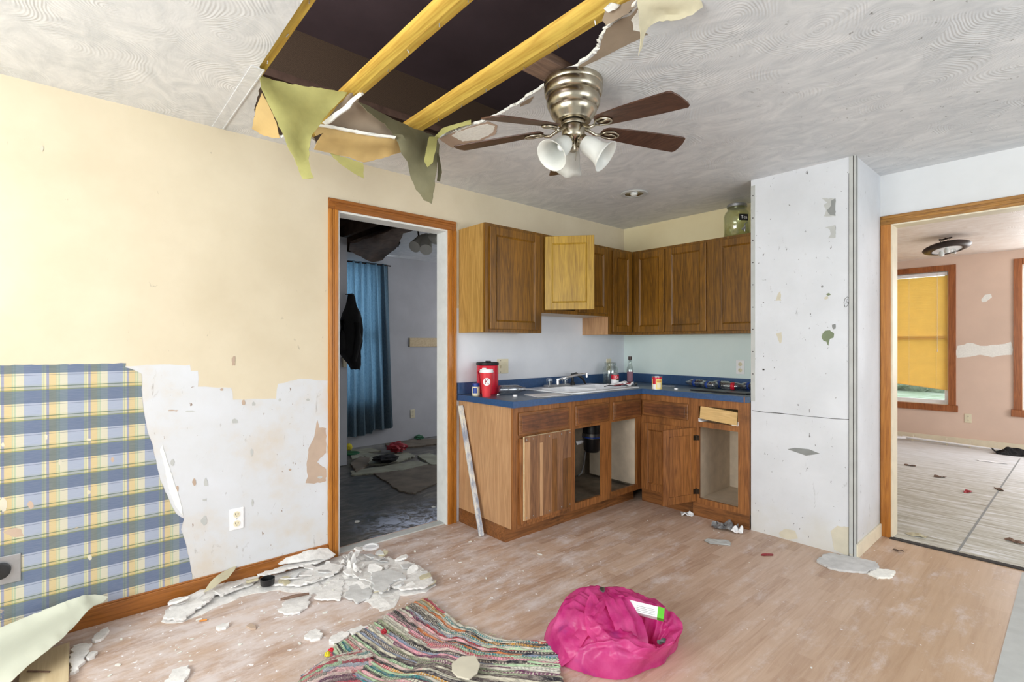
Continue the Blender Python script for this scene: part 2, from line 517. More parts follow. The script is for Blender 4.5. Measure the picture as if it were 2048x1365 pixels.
t = NT('thin_pink_plastic', 0.26)
o = t.oc()
f = t.noise(o, 9, 4)
cc = t.ramp(f, [(0.35, lin((212, 50, 140))), (0.62, lin((240, 100, 172)))])
pp = t.step(t.noise(t.map(o, (1, 1, 1), (2, 7, 1)), 7, 3), 0.58, 0.72)
cc = t.mix(t.math('MULTIPLY', pp, 0.5), cc, lin((150, 74, 160)))
t.col(cc)
tr = t.n('ShaderNodeBsdfTranslucent')
t.put(tr.inputs[0], cc)
mx = t.n('ShaderNodeMixShader')
mx.inputs[0].default_value = 0.40
t.t.links.new(t.b.outputs[0], mx.inputs[1])
t.t.links.new(tr.outputs[0], mx.inputs[2])
tp_n = t.n('ShaderNodeBsdfTransparent')
tp_n.inputs[0].default_value = lin((250, 150, 205))
mx2 = t.n('ShaderNodeMixShader')
mx2.inputs[0].default_value = 0.16
t.t.links.new(mx.outputs[0], mx2.inputs[1])
t.t.links.new(tp_n.outputs[0], mx2.inputs[2])
t.t.links.new(mx2.outputs[0], t.t.nodes['Material Output'].inputs[0])
t.bump(t.noise(t.map(o, (1, 1, 2.5)), 26, 5, 0.6, 1.0), 0.35, 0.006)
MT['bag'] = t.m


def glass(name, c=(255, 255, 255), rough=0.03, edge=1.0):
    """thin clear shell: see-through face on, brighter and reflective at the edges"""
    t = NT(name, rough)
    c = lin(c)
    f = t.noise(t.oc(), 20, 3)
    tp = t.n('ShaderNodeBsdfTransparent')
    t.put(tp.inputs[0], t.ramp(f, [(0.3, tuple(x * 0.95 for x in c[:3])), (0.7, c)]))
    gl = t.n('ShaderNodeBsdfGlossy')
    gl.inputs['Roughness'].default_value = rough
    lw = t.n('ShaderNodeLayerWeight')
    lw.inputs[0].default_value = 0.35
    mx = t.n('ShaderNodeMixShader')
    t.put(mx.inputs[0], t.math('ADD', 0.03 + 0.07 * edge, t.math('MULTIPLY', lw.outputs['Facing'], 0.7 * edge)))
    t.t.links.new(tp.outputs[0], mx.inputs[1])
    t.t.links.new(gl.outputs[0], mx.inputs[2])
    t.t.links.new(mx.outputs[0], t.t.nodes['Material Output'].inputs[0])
    t.t.nodes.remove(t.b)
    return t.m


MT['glass'] = glass('clear_glass', (250, 253, 252), 0.04, 0.7)
MT['greenglass'] = glass('greenish_glass', (251, 254, 240), 0.06, 0.7)
MT['pet'] = glass('clear_bottle_plastic', (248, 250, 252), 0.15, 1.0)
MT['wine'] = plain('dark_red_liquid', (46, 12, 28), 0.15)
MT['winelabel'] = plain('mauve_label', (132, 92, 108), 0.6)
t = NT('frosted_shade_glass', 0.35)
f = t.noise(t.oc(), 14, 3)
t.col(t.ramp(f, [(0.3, lin((206, 208, 204))), (0.7, lin((222, 224, 220)))]))
t.b.inputs['Subsurface Weight'].default_value = 0.4
t.b.inputs['Subsurface Radius'].default_value = (0.02, 0.02, 0.02)
MT['frost'] = t.m

# rag rug, stripes read from its UV map
def rug_mat(name, seed, nrows):
    t = NT(name, 0.95)
    uv = t.sep(t.oc('UV'))
    wob = t.math('MULTIPLY', t.noise(t.comb(t.math('MULTIPLY', uv[0], 3), t.math('MULTIPLY', uv[1], 30), seed), 2, 3), 1.1)
    row = t.math('FLOOR', t.math('ADD', t.math('MULTIPLY', uv[1], nrows), wob))
    wn = t.n('ShaderNodeTexWhiteNoise', noise_dimensions='2D')
    wr_ = t.n('ShaderNodeTexWhiteNoise', noise_dimensions='1D')
    t.put(wr_.inputs['W'], t.math('ADD', row, 31.0))
    seg = t.math('FLOOR', t.math('ADD', t.math('MULTIPLY', uv[0], 1.6), t.math('MULTIPLY', wr_.outputs[0], 4.0)))
    t.put(wn.inputs['Vector'], t.comb(row, t.math('ADD', seg, seed), 0))
    pal = [(216, 210, 190), (36, 34, 42), (190, 60, 84), (222, 216, 204), (40, 130, 138), (226, 190, 190), (116, 60, 96), (180, 214, 172),
           (34, 34, 50), (208, 118, 58), (214, 212, 200), (136, 150, 178), (184, 40, 62), (150, 160, 130), (206, 150, 60), (232, 160, 176), (96, 84, 84), (206, 206, 190)]
    c = t.ramp(wn.outputs['Value'], [(i / len(pal), lin(q)) for i, q in enumerate(pal)], 'CONSTANT')
    # warp threads crossing each strip
    fr = t.math('FRACT', t.math('ADD', t.math('MULTIPLY', uv[0], 78.0), t.math('MULTIPLY', t.noise(t.oc('UV'), 60, 2), 1.2)))
    wn2 = t.n('ShaderNodeTexWhiteNoise', noise_dimensions='1D')
    t.put(wn2.inputs['W'], row)
    st = t.math('MULTIPLY', t.math('LESS_THAN', fr, 0.32), t.step(wn2.outputs[0], 0.15, 0.6))
    dk = t.mix(t.math('GREATER_THAN', wn2.outputs[0], 0.55), lin((44, 40, 48)), lin((222, 214, 196)))
    c = t.mix(t.math('MULTIPLY', st, 0.8), c, dk)
    sp = t.noise(t.oc('UV'), 190, 3, 0.7)
    c = t.mix(t.step(sp, 0.55, 0.75), c, lin((226, 220, 210)))
    bl = t.step(t.noise(t.map(t.oc('UV'), (26, 60, 1)), 1.0, 4, 0.7), 0.40, 0.66)
    c = t.mix(t.math('MULTIPLY', bl, 0.62), c, t.ramp(t.noise(t.oc('UV'), 60, 3), [(0.4, lin((92, 84, 84))), (0.55, lin((190, 180, 168)))]))
    t.col(c)
    t.bump(t.math('ADD', sp, fr), 0.9, 0.005)
    return t.m


MT['rug'] = rug_mat('rag_weave', 3.0, 40)
MT['rug2'] = rug_mat('rag_weave_underside', 9.0, 12)
t = NT('grass_outside', 0.9)
o = t.oc()
f = t.noise(t.map(o, (1, 5, 1)), 1.2, 8, 0.7)
t.col(t.ramp(f, [(0.35, lin((104, 124, 84))), (0.55, lin((170, 186, 160))), (0.7, lin((236, 238, 240)))]))
MT['lawn'] = t.m
t = NT('leaves_outside', 0.9)
f = t.noise(t.oc(), 6, 8, 0.75)
t.col(t.ramp(f, [(0.35, lin((96, 110, 88))), (0.65, lin((168, 180, 156)))]))
MT['leaves'] = t.m

# ------------------------------------------------------------------ mesh helpers
WM = {}


class MB:
    def __init__(s):
        s.bm = bmesh.new()
        s.uv = None

    def box(s, x0, x1, y0, y1, z0, z1, m=None):
        vs = [s.bm.verts.new((x, y, z)) for x in (x0, x1) for y in (y0, y1) for z in (z0, z1)]
        for f in ((0, 1, 3, 2), (4, 6, 7, 5), (0, 4, 5, 1), (2, 3, 7, 6), (0, 2, 6, 4), (1, 5, 7, 3)):
            s.bm.faces.new([vs[i] for i in f])
        if m is not None:
            for v in vs:
                v.co = m @ v.co
        return s

    def cyl(s, p0, p1, r0, r1=None, seg=18, cap=True):
        p0, p1 = Vector(p0), Vector(p1)
        r1 = r0 if r1 is None else r1
        q = (p1 - p0).to_track_quat('Z', 'Y')
        a, b = [], []
        for i in range(seg):
            t_ = 2 * PI * i / seg
            d = Vector((math.cos(t_), math.sin(t_), 0))
            a.append(s.bm.verts.new(p0 + q @ (d * r0)))
            b.append(s.bm.verts.new(p1 + q @ (d * r1)))
        for i in range(seg):
            j = (i + 1) % seg
            s.bm.faces.new((a[i], a[j], b[j], b[i]))
        if cap:
            s.bm.faces.new(a[::-1])
            s.bm.faces.new(b)
        return s

    def tube(s, pts, r, seg=8, closed=False):
        pts = [Vector(p) for p in pts]
        rs = r if isinstance(r, (list, tuple)) else [r] * len(pts)
        rings = []
        n = len(pts)
        for i, p in enumerate(pts):
            a = pts[(i - 1) % n] if (closed or i) else p
            b = pts[(i + 1) % n] if (closed or i < n - 1) else p
            d = (b - a)
            q = d.to_track_quat('Z', 'Y')
            rings.append([s.bm.verts.new(p + q @ Vector((math.cos(2 * PI * k / seg) * rs[i], math.sin(2 * PI * k / seg) * rs[i], 0))) for k in range(seg)])
        m = n if closed else n - 1
        for i in range(m):
            A, B = rings[i], rings[(i + 1) % n]
            for k in range(seg):
                l = (k + 1) % seg
                s.bm.faces.new((A[k], A[l], B[l], B[k]))
        if not closed:
            s.bm.faces.new(rings[0][::-1])
            s.bm.faces.new(rings[-1])
        return s

    def lathe(s, prof, seg=32, m=None, rf=None):
        rings = []
        for (r, z) in prof:
            if r < 1e-6:
                rings.append([s.bm.verts.new((0, 0, z))])
            else:
                rings.append([s.bm.verts.new((r * (rf(2 * PI * k / seg, z) if rf else 1) * math.cos(2 * PI * k / seg), r * (rf(2 * PI * k / seg, z) if rf else 1) * math.sin(2 * PI * k / seg), z)) for k in range(seg)])
        for A, B in zip(rings, rings[1:]):
            for k in range(seg):
                l = (k + 1) % seg
                if len(A) == 1 and len(B) == 1:
                    continue
                if len(A) == 1:
                    s.bm.faces.new((A[0], B[l], B[k]))
                elif len(B) == 1:
                    s.bm.faces.new((A[k], A[l], B[0]))
                else:
                    s.bm.faces.new((A[k], A[l], B[l], B[k]))
        if m is not None:
            for R_ in rings:
                for v in R_:
                    v.co = m @ v.co
        return s

    def prism(s, pts, d, m=None):
        """closed 3-D outline (planar) swept by vector d"""
        d = Vector(d)
        pts = [Vector(p) for p in pts]
        n = len(pts)
        nrm = Vector((0, 0, 0))
        for i in range(n):
            nrm += (pts[i] - pts[0]).cross(pts[(i + 1) % n] - pts[0])
        nrm.normalize()
        e1 = (pts[1] - pts[0]).normalized()
        e2 = nrm.cross(e1)
        p2 = [Vector(((p - pts[0]).dot(e1), (p - pts[0]).dot(e2))) for p in pts]
        r_ = delaunay_2d_cdt(p2, [(i, (i + 1) % n) for i in range(n)], [list(range(n))], 1, 1e-6)
        if r_[2]:
            q3 = [pts[0] + e1 * v[0] + e2 * v[1] for v in r_[0]]
            a = [s.bm.verts.new(p) for p in q3]
            b = [s.bm.verts.new(p + d) for p in q3]
            cnt = {}
            for f in r_[2]:
                s.bm.faces.new([a[i] for i in f][::-1])
                s.bm.faces.new([b[i] for i in f])
                for i in range(len(f)):
                    k = (f[i], f[(i + 1) % len(f)])
                    cnt[k] = cnt.get(k, 0) + 1
            for (i, j) in cnt:
                if (j, i) not in cnt:
                    s.bm.faces.new((a[i], a[j], b[j], b[i]))
        else:
            a = b = []
        if m is not None:
            for v in a + b:
                v.co = m @ v.co
        return s

    def xf(s, m):
        for v in s.bm.verts:
            v.co = m @ v.co
        return s

    def build(s, name, mat, parent=None, world=False, smooth=False, bevel=0, solid=0, sub=0):
        if world and parent is not None:
            p = parent
            while p.parent:
                p = p.parent
            inv = WM[p.name].inverted()
            for v in s.bm.verts:
                v.co = inv @ v.co
        bmesh.ops.recalc_face_normals(s.bm, faces=s.bm.faces)
        me = bpy.data.meshes.new(name)
        s.bm.to_mesh(me)
        s.bm.free()
        me.materials.append(MT[mat] if isinstance(mat, str) else mat)
        if smooth:
            for p_ in me.polygons:
                p_.use_smooth = True
            if smooth != 'all':
                me.set_sharp_from_angle(angle=math.radians(40))
        ob = bpy.data.objects.new(name, me)
        C.objects.link(ob)
        if parent is not None:
            ob.parent = parent
        if solid:
            md = ob.modifiers.new('solid', 'SOLIDIFY')
            md.thickness = solid
            md.offset = 0
        if solid and smooth:
            md = ob.modifiers.new('edges', 'EDGE_SPLIT')
            md.split_angle = math.radians(55)
        if sub:
            md = ob.modifiers.new('sub', 'SUBSURF')
            md.levels = md.render_levels = sub
        if bevel:
            md = ob.modifiers.new('bevel', 'BEVEL')
            md.width = bevel
            md.segments = 2
            md.limit_method = 'ANGLE'
        return ob


def thing(name, label, cat, loc=(0, 0, 0), rotz=0.0, group=None, rot=None):
    ob = bpy.data.objects.new(name, None)
    ob.empty_display_size = 0.05
    C.objects.link(ob)
    ob.location = loc
    ob.rotation_euler = rot if rot else (0, 0, rotz)
    WM[ob.name] = Matrix.Translation(Vector(loc)) @ ob.rotation_euler.to_matrix().to_4x4()
    return tag(ob, label, cat, group)


def tag(ob, label, cat, group=None, kind=None):
    ob['label'] = label
    ob['category'] = cat
    if group:
        ob['group'] = group
    if kind:
        ob['kind'] = kind
    return ob


def struct(ob, label=None):
    ob['kind'] = 'structure'
    if label:
        ob['label'] = label
    return ob


def origin_to(ob, loc):
    loc = Vector(loc)
    for v in ob.data.vertices:
        v.co -= loc
    ob.location = loc
    return ob


def jagged(pts, amp, seg, rng, closed=True, last=True):
    """roughen a planar 3-D outline"""
    pts = [Vector(p) for p in pts]
    out = []
    n = len(pts)
    nrm = Vector((0, 0, 0))
    for i in range(n):
        nrm += pts[i].cross(pts[(i + 1) % n]) if False else (pts[i] - pts[0]).cross(pts[(i + 1) % n] - pts[0])
    nrm.normalize()
    for i in range(n if closed else n - 1):
        a, b = pts[i], pts[(i + 1) % n]
        d = b - a
        k = max(1, int(d.length / seg))
        side = nrm.cross(d).normalized() if d.length > 1e-9 else Vector((0, 0, 0))
        for j in range(k):
            p = a.lerp(b, j / k)
            if j:
                p = p + side * rng.uniform(-amp, amp) + d.normalized() * rng.uniform(-0.3, 0.3) * seg
            out.append(p)
    if not closed:
        out.append(pts[-1])
    return out


def patch(name, px, axis, val, mat, parent, thick=0.0008, amp=0.004, seg=0.015, seed=1, world=True, label=None):
    rng = random.Random(seed)
    pts = [at(x, y, axis, val) for x, y in px]
    pts = jagged(pts, amp, seg, rng) if amp else pts
    d = {'X': Vector((1, 0, 0)), 'Y': Vector((0, -1, 0)), 'Z': Vector((0, 0, 1 if val < 1 else -1))}[axis] * thick
    ob = MB().prism(pts, d).build(name, mat, parent, world=parent is not None and parent.name in WM)
    if label:
        ob['label'] = label
    return ob


def grid2d(poly, step):
    """triangulate a 2-D polygon with interior points"""
    n = len(poly)
    xs = [p[0] for p in poly]
    ys = [p[1] for p in poly]
    pts = [Vector(p) for p in poly]

    def inside(x, y):
        c = False
        for i in range(n):
            x1, y1 = poly[i]
            x2, y2 = poly[i - 1]
            if (y1 > y) != (y2 > y) and x < (x2 - x1) * (y - y1) / (y2 - y1) + x1:
                c = not c
        return c

    def far(x, y):
        return all((x - a) ** 2 + (y - b) ** 2 > (step * 0.45) ** 2 for a, b in poly)
    y = min(ys) + step / 2
    k = 0
    while y < max(ys):
        x = min(xs) + (step / 2 if k % 2 else 0.01 * step)
        while x < max(xs):
            if inside(x, y) and far(x, y):
                pts.append(Vector((x, y)))
            x += step
        y += step * 0.87
        k += 1
    r = delaunay_2d_cdt(pts, [(i, (i + 1) % n) for i in range(n)], [list(range(n))], 1, 1e-5)
    return r[0], r[2]


def sheet(name, outline, mat, parent=None, thick=0.002, step=14, wob=0.01, wsc=6.0, seed=1, amp=2.0, seg=8, smooth=True, bend=None):
    """torn sheet: outline of (px, py, distance) points, real thickness, gentle crumple"""
    rng = random.Random(seed)
    poly = []
    n = len(outline)
    key = [(x, y, f) for x, y, f in outline]
    for i in range(n):
        a, b = outline[i], outline[(i + 1) % n]
        L = math.hypot(b[0] - a[0], b[1] - a[1])
        k = max(1, int(L / seg))
        nx, ny = ((b[1] - a[1]) / L, -(b[0] - a[0]) / L) if L else (0, 0)
        for j in range(k):
            t_ = j / k
            e = rng.uniform(-amp, amp) if j else 0
            poly.append((a[0] + (b[0] - a[0]) * t_ + nx * e, a[1] + (b[1] - a[1]) * t_ + ny * e))
            if j:
                key.append((a[0] + (b[0] - a[0]) * t_, a[1] + (b[1] - a[1]) * t_, a[2] + (b[2] - a[2]) * t_))
    vs, fs = grid2d(poly, step)
    mb = MB()
    out = []
    for v in vs:
        sw = sf = 0
        for x, y, f in key:
            w = 1 / ((v[0] - x) ** 2 + (v[1] - y) ** 2 + 4) ** 1.5
            sw += w
            sf += w * f
        F = sf / sw
        p = pt(v[0], v[1], F)
        dirv = (p - Vector((0, 0, CH))).normalized()
        q = noise.noise(p * wsc + Vector((seed * 3.1, 0, 0))) + 0.5 * noise.noise(p * wsc * 2.3)
        p = p + dirv * q * wob
        if bend:
            p = bend(p)
        out.append(mb.bm.verts.new(p))
    for f in fs:
        try:
            mb.bm.faces.new([out[i] for i in f])
        except ValueError:
            pass
    ob = mb.build(name, mat, parent, world=parent is not None and parent.name in WM, smooth='all' if smooth else False, solid=thick)
    return ob


def text_mesh(s, size, name, mat, place, parent, extrude=0.0006, align='CENTER'):
    cu = bpy.data.curves.new(name, 'FONT')
    cu.body = s
    cu.size = size
    cu.align_x = align
    cu.align_y = 'CENTER'
    cu.extrude = extrude
    tmp = bpy.data.objects.new(name + '_tmp', cu)
    C.objects.link(tmp)
    dg = bpy.context.evaluated_depsgraph_get()
    me = bpy.data.meshes.new_from_object(tmp.evaluated_get(dg))
    bpy.data.objects.remove(tmp)
    for v in me.vertices:
        v.co = place(v.co)
    me.materials.clear()
    me.materials.append(MT[mat])
    ob = bpy.data.objects.new(name, me)
    C.objects.link(ob)
    ob.parent = parent
    return ob


# ================================================================== THE SETTING
XA, YB, ZC = -3.01, 4.12, 2.44
# floors
struct(MB().box(-3.13, 2.0, -2.0, 4.12, -0.12, 0).build('floor', 'floor'), 'dusty pinkish laminate plank floor of the kitchen')
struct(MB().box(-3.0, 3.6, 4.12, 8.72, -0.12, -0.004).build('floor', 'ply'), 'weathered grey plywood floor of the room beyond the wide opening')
struct(MB().box(-6.4, -3.13, -0.5, 5.4, -0.12, -0.006).build('floor', 'sheeting'), 'dark sheeting covered floor of the room behind the doorway')

# kitchen ceiling with its broken hole
hole_px = [(1270, 8), (1262, 25), (1240, 38), (1215, 52), (1204, 70), (1196, 95), (1180, 112), (1160, 125), (1155, 133), (1125, 145), (1105, 155),
           (1095, 163), (1088, 172), (1060, 190), (1038, 207), (1010, 222), (985, 235), (960, 246), (930, 256), (905, 264), (878, 276),
           (862, 276), (845, 290), (812, 292), (800, 306), (735, 322), (690, 312), (632, 300), (628, 280), (598, 258), (563, 276), (530, 268), (508, 250), (512, 205), (521, 165), (519, 133)]
hp = [at(x, y, 'Z', ZC) for x, y in hole_px]
hp = [Vector((min(max(p.x, -2.93), 2), p.y, ZC)) for p in hp]
hp += [Vector((-1.7, 0.572, ZC)), Vector((-1.0, 0.572, ZC)), Vector((-0.82, 1.0, ZC)), Vector((-0.84, 1.3, ZC))]
rg = random.Random(5)
hole = jagged(hp[:len(hole_px)], 0.006, 0.02, rg, closed=False) + hp[len(hole_px):]
# remove the closing jag between last photo point and first
outer = [Vector(p) for p in ((-3.01, -2.0, ZC), (2.0, -2.0, ZC), (2.0, 4.12, ZC), (-3.01, 4.12, ZC))]
pts = [Vector((p.x, p.y)) for p in outer + hole]
no, nh = len(outer), len(hole)
edges = [(i, (i + 1) % no) for i in range(no)] + [(no + i, no + (i + 1) % nh) for i in range(nh)]
r = delaunay_2d_cdt(pts, edges, [], 0, 1e-6)


def in_poly(x, y, poly):
    c = False
    for i in range(len(poly)):
        x1, y1 = poly[i].x, poly[i].y
        x2, y2 = poly[i - 1].x, poly[i - 1].y
        if (y1 > y) != (y2 > y) and x < (x2 - x1) * (y - y1) / (y2 - y1) + x1:
            c = not c
    return c


mb = MB()
bot = [mb.bm.verts.new((v[0], v[1], ZC)) for v in r[0]]
fl = []
for f in r[2]:
    cx = sum(r[0][i][0] for i in f) / 3
    cy = sum(r[0][i][1] for i in f) / 3
    if not in_poly(cx, cy, hole):
        fl.append(mb.bm.faces.new([bot[i] for i in f]))
ex = bmesh.ops.extrude_face_region(mb.bm, geom=fl)
for e in ex['geom']:
    if isinstance(e, bmesh.types.BMVert):
        e.co.z += 0.013
mb.bm.normal_update()
ceiling = struct(mb.build('ceiling', 'ceil'), 'grey white swirled ceiling with a large broken hole')

ceiling.data.materials.append(MT['plasteredge'])
ceiling.data.materials.append(MT['kraftp'])
for p_ in ceiling.data.polygons:
    if abs(p_.normal.z) < 0.5:
        p_.material_index = 1
    elif p_.center.z > ZC + 0.01:
        p_.material_index = 2
# taped seam running from the wall to the corner of the hole
seam = MB()
a0, a1 = at(428, 246, 'Z', ZC - 0.0), at(500, 125, 'Z', ZC)
seam.box(-3.0, -2.24, 0.545, 0.592, ZC - 0.003, ZC - 0.0002).box(-3.0, -2.24, 0.592, 0.597, ZC - 0.005, ZC - 0.0002)
seam.build('seam_strip', 'ceil', ceiling)

# raw crumbled rim and torn paper layer next to the hole
patch('torn_paper_patch', [(1282, 8), (1262, 30), (1235, 42), (1212, 58), (1203, 80), (1198, 100), (1180, 118), (1150, 136), (1170, 132), (1215, 110), (1250, 92), (1278, 78), (1296, 68), (1276, 62), (1282, 30)],
      'Z', ZC - 0.0012, 'kraftp', ceiling, amp=0.003, seed=3)
patch('torn_paper_patch', [(900, 268), (878, 277), (892, 288), (905, 296), (940, 292), (992, 268), (994, 250), (975, 243), (930, 257)], 'Z', ZC - 0.0012, 'tearp', ceiling, amp=0.003, seed=4)
patch('exposed_plaster', [(903, 272), (925, 283), (960, 279), (985, 266), (990, 252), (975, 248), (940, 256), (915, 264)], 'Z', ZC - 0.0022, 'plasteredge', ceiling, amp=0.004, seed=5)
patch('torn_paper_patch', [(1040, 208), (1068, 192), (1060, 205), (1040, 214)], 'Z', ZC - 0.0012, 'kraftp', ceiling, amp=0.002, seed=6)
patch('exposed_plaster', [(1275, 20), (1262, 40), (1266, 60), (1280, 63), (1288, 45), (1284, 20)], 'Z', ZC - 0.003, 'plasteredge', ceiling, amp=0.004, seed=15)
# white crumbly lip along the tear
lip = MB()
for i in range(0, 21):
    p, q = hp[i], hp[i + 1]
    L = (q - p).length
    for k in range(max(1, int(L / 0.02))):
        c_ = p.lerp(q, (k + 0.5) / max(1, int(L / 0.02))) + Vector((rg.uniform(-.003, .003), rg.uniform(-.003, .003), 0.002 + rg.uniform(-.003, .003)))
        if rg.random() < 0.35:
            continue
        rr_ = rg.uniform(0.003, 0.010)
        s_ = Matrix.Translation(c_) @ Matrix.Rotation(rg.uniform(0, 3), 4, 'Z') @ Matrix.Diagonal((rr_ * 1.9, rr_ * 0.8, rr_ * 0.6, 1))
        bmesh.ops.create_icosphere(lip.bm, subdivisions=1, radius=1.0, matrix=s_)
lipo = lip.build('crumbled_edge', 'plasteredge', ceiling)

# attic space seen through the hole
struct(MB().box(-3.47, -3.35, -2.1, 4.4, 2.47, 3.45).build('wall_attic_left', 'voidwall'), 'dark brown patterned wallpaper of the room above the hole')
struct(MB().box(-3.47, 2.1, 4.3, 4.42, 2.47, 3.45).build('wall_attic_back', 'voidwall'))
struct(MB().box(-3.47, 2.1, -2.2, -2.08, 2.47, 3.45).build('wall_attic_front', 'voidwall'))
struct(MB().box(2.02, 2.14, -2.1, 4.4, 2.47, 3.45).build('wall_attic_right', 'voidwall'))
struct(MB().box(-3.47, 2.14, -2.2, 4.42, 3.33, 3.45).build('ceiling', 'plum'), 'dark plum ceiling of the room above the hole')

# joists
JL = [(0.574, 'short brown joist edge along the left rim of the ceiling hole'),
      (0.972, 'yellow pine joist crossing the hole farther from the fan'),
      (1.385, 'yellow pine joist crossing the hole nearer the fan')]
for y, lab in JL:
    j = MB().box(-3.34, 2.0, y, y + 0.038, ZC + 0.0135, ZC + 0.100).build('ceiling_joist', 'pine', bevel=0.003)
    origin_to(j, (-1.5, y + 0.019, ZC + 0.0135))
    tag(j, lab, 'joist', None)
    rj = random.Random(int(y * 100))
    for k in range(7):
        x = -2.15 + k * 0.2 + rj.uniform(-.04, .04)
        nb = MB().cyl((x, y + 0.019 + rj.uniform(-.008, .008), ZC + 0.0137), (x + rj.uniform(-.004, .004), y + 0.019, ZC + 0.001), 0.0022, 0.0016, 6)
        n_ = nb.build('nail', 'steel')
        for v in n_.data.vertices:
            v.co -= Vector((-1.5, y + 0.019, ZC + 0.0135))
        n_.parent = j
for y in (1.79,):
    j = MB().box(-3.34, 2.0, y, y + 0.038, ZC + 0.0135, ZC + 0.100).build('ceiling_joist', 'oldpine')
    origin_to(j, (-1.5, y + 0.019, ZC + 0.0135))
    tag(j, 'shaded joist above the ceiling behind the fan, holding the fan block', 'joist')
j = MB().box(-1.56, -1.43, 1.424, 1.789, ZC + 0.0135, ZC + 0.052).build('fan_support_block', 'oldpine', bevel=0.002)
origin_to(j, (-1.5, 1.6, ZC + 0.0135))
tag(j, 'brown wood block between joists above the fan housing', 'wood block')

# wall A (left) with doorway
mb = MB()
DY0, DY1, DZ = 1.216, 2.022, 2.118
mb.box(XA - 0.12, XA, -2.0, DY0, 0, ZC).box(XA - 0.12, XA, DY1, 4.24, 0, ZC).box(XA - 0.12, XA, DY0, DY1, DZ, ZC)
wallA = struct(mb.build('wall_left', 'wallA'), 'cream and white stained wall with the plaid wallpaper remnant and doorway')
mb = MB()
mb.box(XA - 0.122, XA + 0.002, DY1 - 0.012, DY1, 0, DZ - 0.012).box(XA - 0.122, XA + 0.002, DY0, DY0 + 0.012, 0, DZ - 0.012).box(XA - 0.122, XA + 0.002, DY0, DY1, DZ - 0.012, DZ)
struct(mb.build('door_1', 'jamb'), 'white painted jamb of the doorway in the left wall')


def casing(name, segs, label):
    """segs: list of (kind, box) ; each board has three raised beads"""
    first = None
    for mat, boxes in segs:
        mb = MB()
        for b in boxes:
            mb.box(*b)
        ob = mb.build(name if first is None else 'header', mat, first, bevel=0.002)
        if first is None:
            first = struct(ob, label)
    return first


def cas_v(y0, y1, z0, z1, flip=1):
    w = y1 - y0
    a = [(XA, XA + 0.010, y0, y1, z0, z1)]
    f = (lambda t0, t1: (y0 + w * t0, y0 + w * t1)) if flip > 0 else (lambda t0, t1: (y1 - w * t1, y1 - w * t0))
    for t0, t1, h in ((0.02, 0.30, 0.019), (0.38, 0.52, 0.014), (0.60, 0.96, 0.0155)):
        p, q = f(t0, t1)
        a.append((XA + 0.0095, XA + h, p, q, z0, z1))
    return a


top = [(XA, XA + 0.010, 1.157, 2.091, DZ + 0.0003, DZ + 0.068)]
for t0, t1, h in ((0.05, 0.40, 0.0155), (0.48, 0.62, 0.014), (0.70, 0.98, 0.019)):
    top.append((XA + 0.0095, XA + h, 1.159 + (1 - t1) * 0.06, 2.089 - (1 - t1) * 0.06, DZ + 0.066 * t0, DZ + 0.066 * t1))
casing('trim_1', [('trim_z', cas_v(1.157, 1.218, 0, DZ) + cas_v(2.020, 2.091, 0, DZ, -1)), ('trim_y', top)], 'orange oak casing around the doorway in the left wall')

# baseboard
mb = MB()
mb.box(XA, XA + 0.013, -2.0, 1.156, 0, 0.083).box(XA, XA + 0.008, -2.0, 1.156, 0.083, 0.091)
struct(mb.build('baseboard_left', 'trim_y', bevel=0.002), 'orange brown oak baseboard along the plaid wall')

# white bare zone, plaid wallpaper and torn patches on wall A
bare = [(-400, 728), (380, 730), (382, 742), (396, 742), (396, 774), (462, 776), (466, 800), (552, 798), (556, 768), (600, 758), (655, 762), (655, 1100), (380, 1172), (-400, 1392)]
bp = [at(x, y, 'X', XA) for x, y in bare[1:-1]]
bp = [Vector((XA, -1.99, 1.215))] + bp + [Vector((XA, -1.99, 0.09))]
bp = [Vector((XA, p.y, max(p.z, 0.09))) for p in bp]
MB().prism(jagged(bp, 0.004, 0.03, random.Random(2)), (0.0006, 0, 0)).build('bare_plaster_area', 'bare', wallA)
pl = [(-300, 725), (252, 727), (250, 735), (262, 738), (283, 748), (284, 800), (296, 868), (305, 890), (313, 930), (322, 965), (338, 1000), (352, 1028), (368, 1038), (362, 1060), (372, 1090), (380, 1128), (386, 1152), (-300, 1352)]
pp_ = [Vector((XA, -1.98, 1.222))] + [at(x, y, 'X', XA) for x, y in pl[1:-1]] + [Vector((XA, -1.98, 0.092))]
pp_ = [Vector((XA, p.y, max(p.z, 0.086))) for p in pp_]
pp_[-1].z = pp_[-2].z = 0.086
pj = jagged(pp_, 0.0022, 0.022, random.Random(8))
MB().prism([p + Vector((0.0007, 0, 0)) for p in pj], (0.0008, 0, 0)).build('plaid_wallpaper', 'plaid', wallA)
rw = random.Random(31)
MB().box(XA + 0.0014, XA + 0.0019, -1.98, 0.19, 1.213, 1.226).build('wallpaper_border_line', 'blue', wallA) if False else None
wp = XA + 0.0008
patch('brown_torn_patch', [(635, 841), (638, 856), (652, 857), (652, 906), (640, 917), (634, 925), (640, 930), (652, 938), (652, 963), (628, 968), (611, 967), (616, 953), (613, 930), (618, 895), (626, 880), (631, 860)], 'X', wp, 'tearp', wallA, amp=0.003, seed=9)
for i, q in enumerate([[(325, 890), (332, 915), (345, 955), (362, 1010), (366, 1032), (352, 1015), (336, 975), (328, 930), (320, 900)]]):
    patch('peeled_strip', q, 'X', wp + 0.0008, 'plasteredge', wallA, amp=0.002, seed=20 + i)
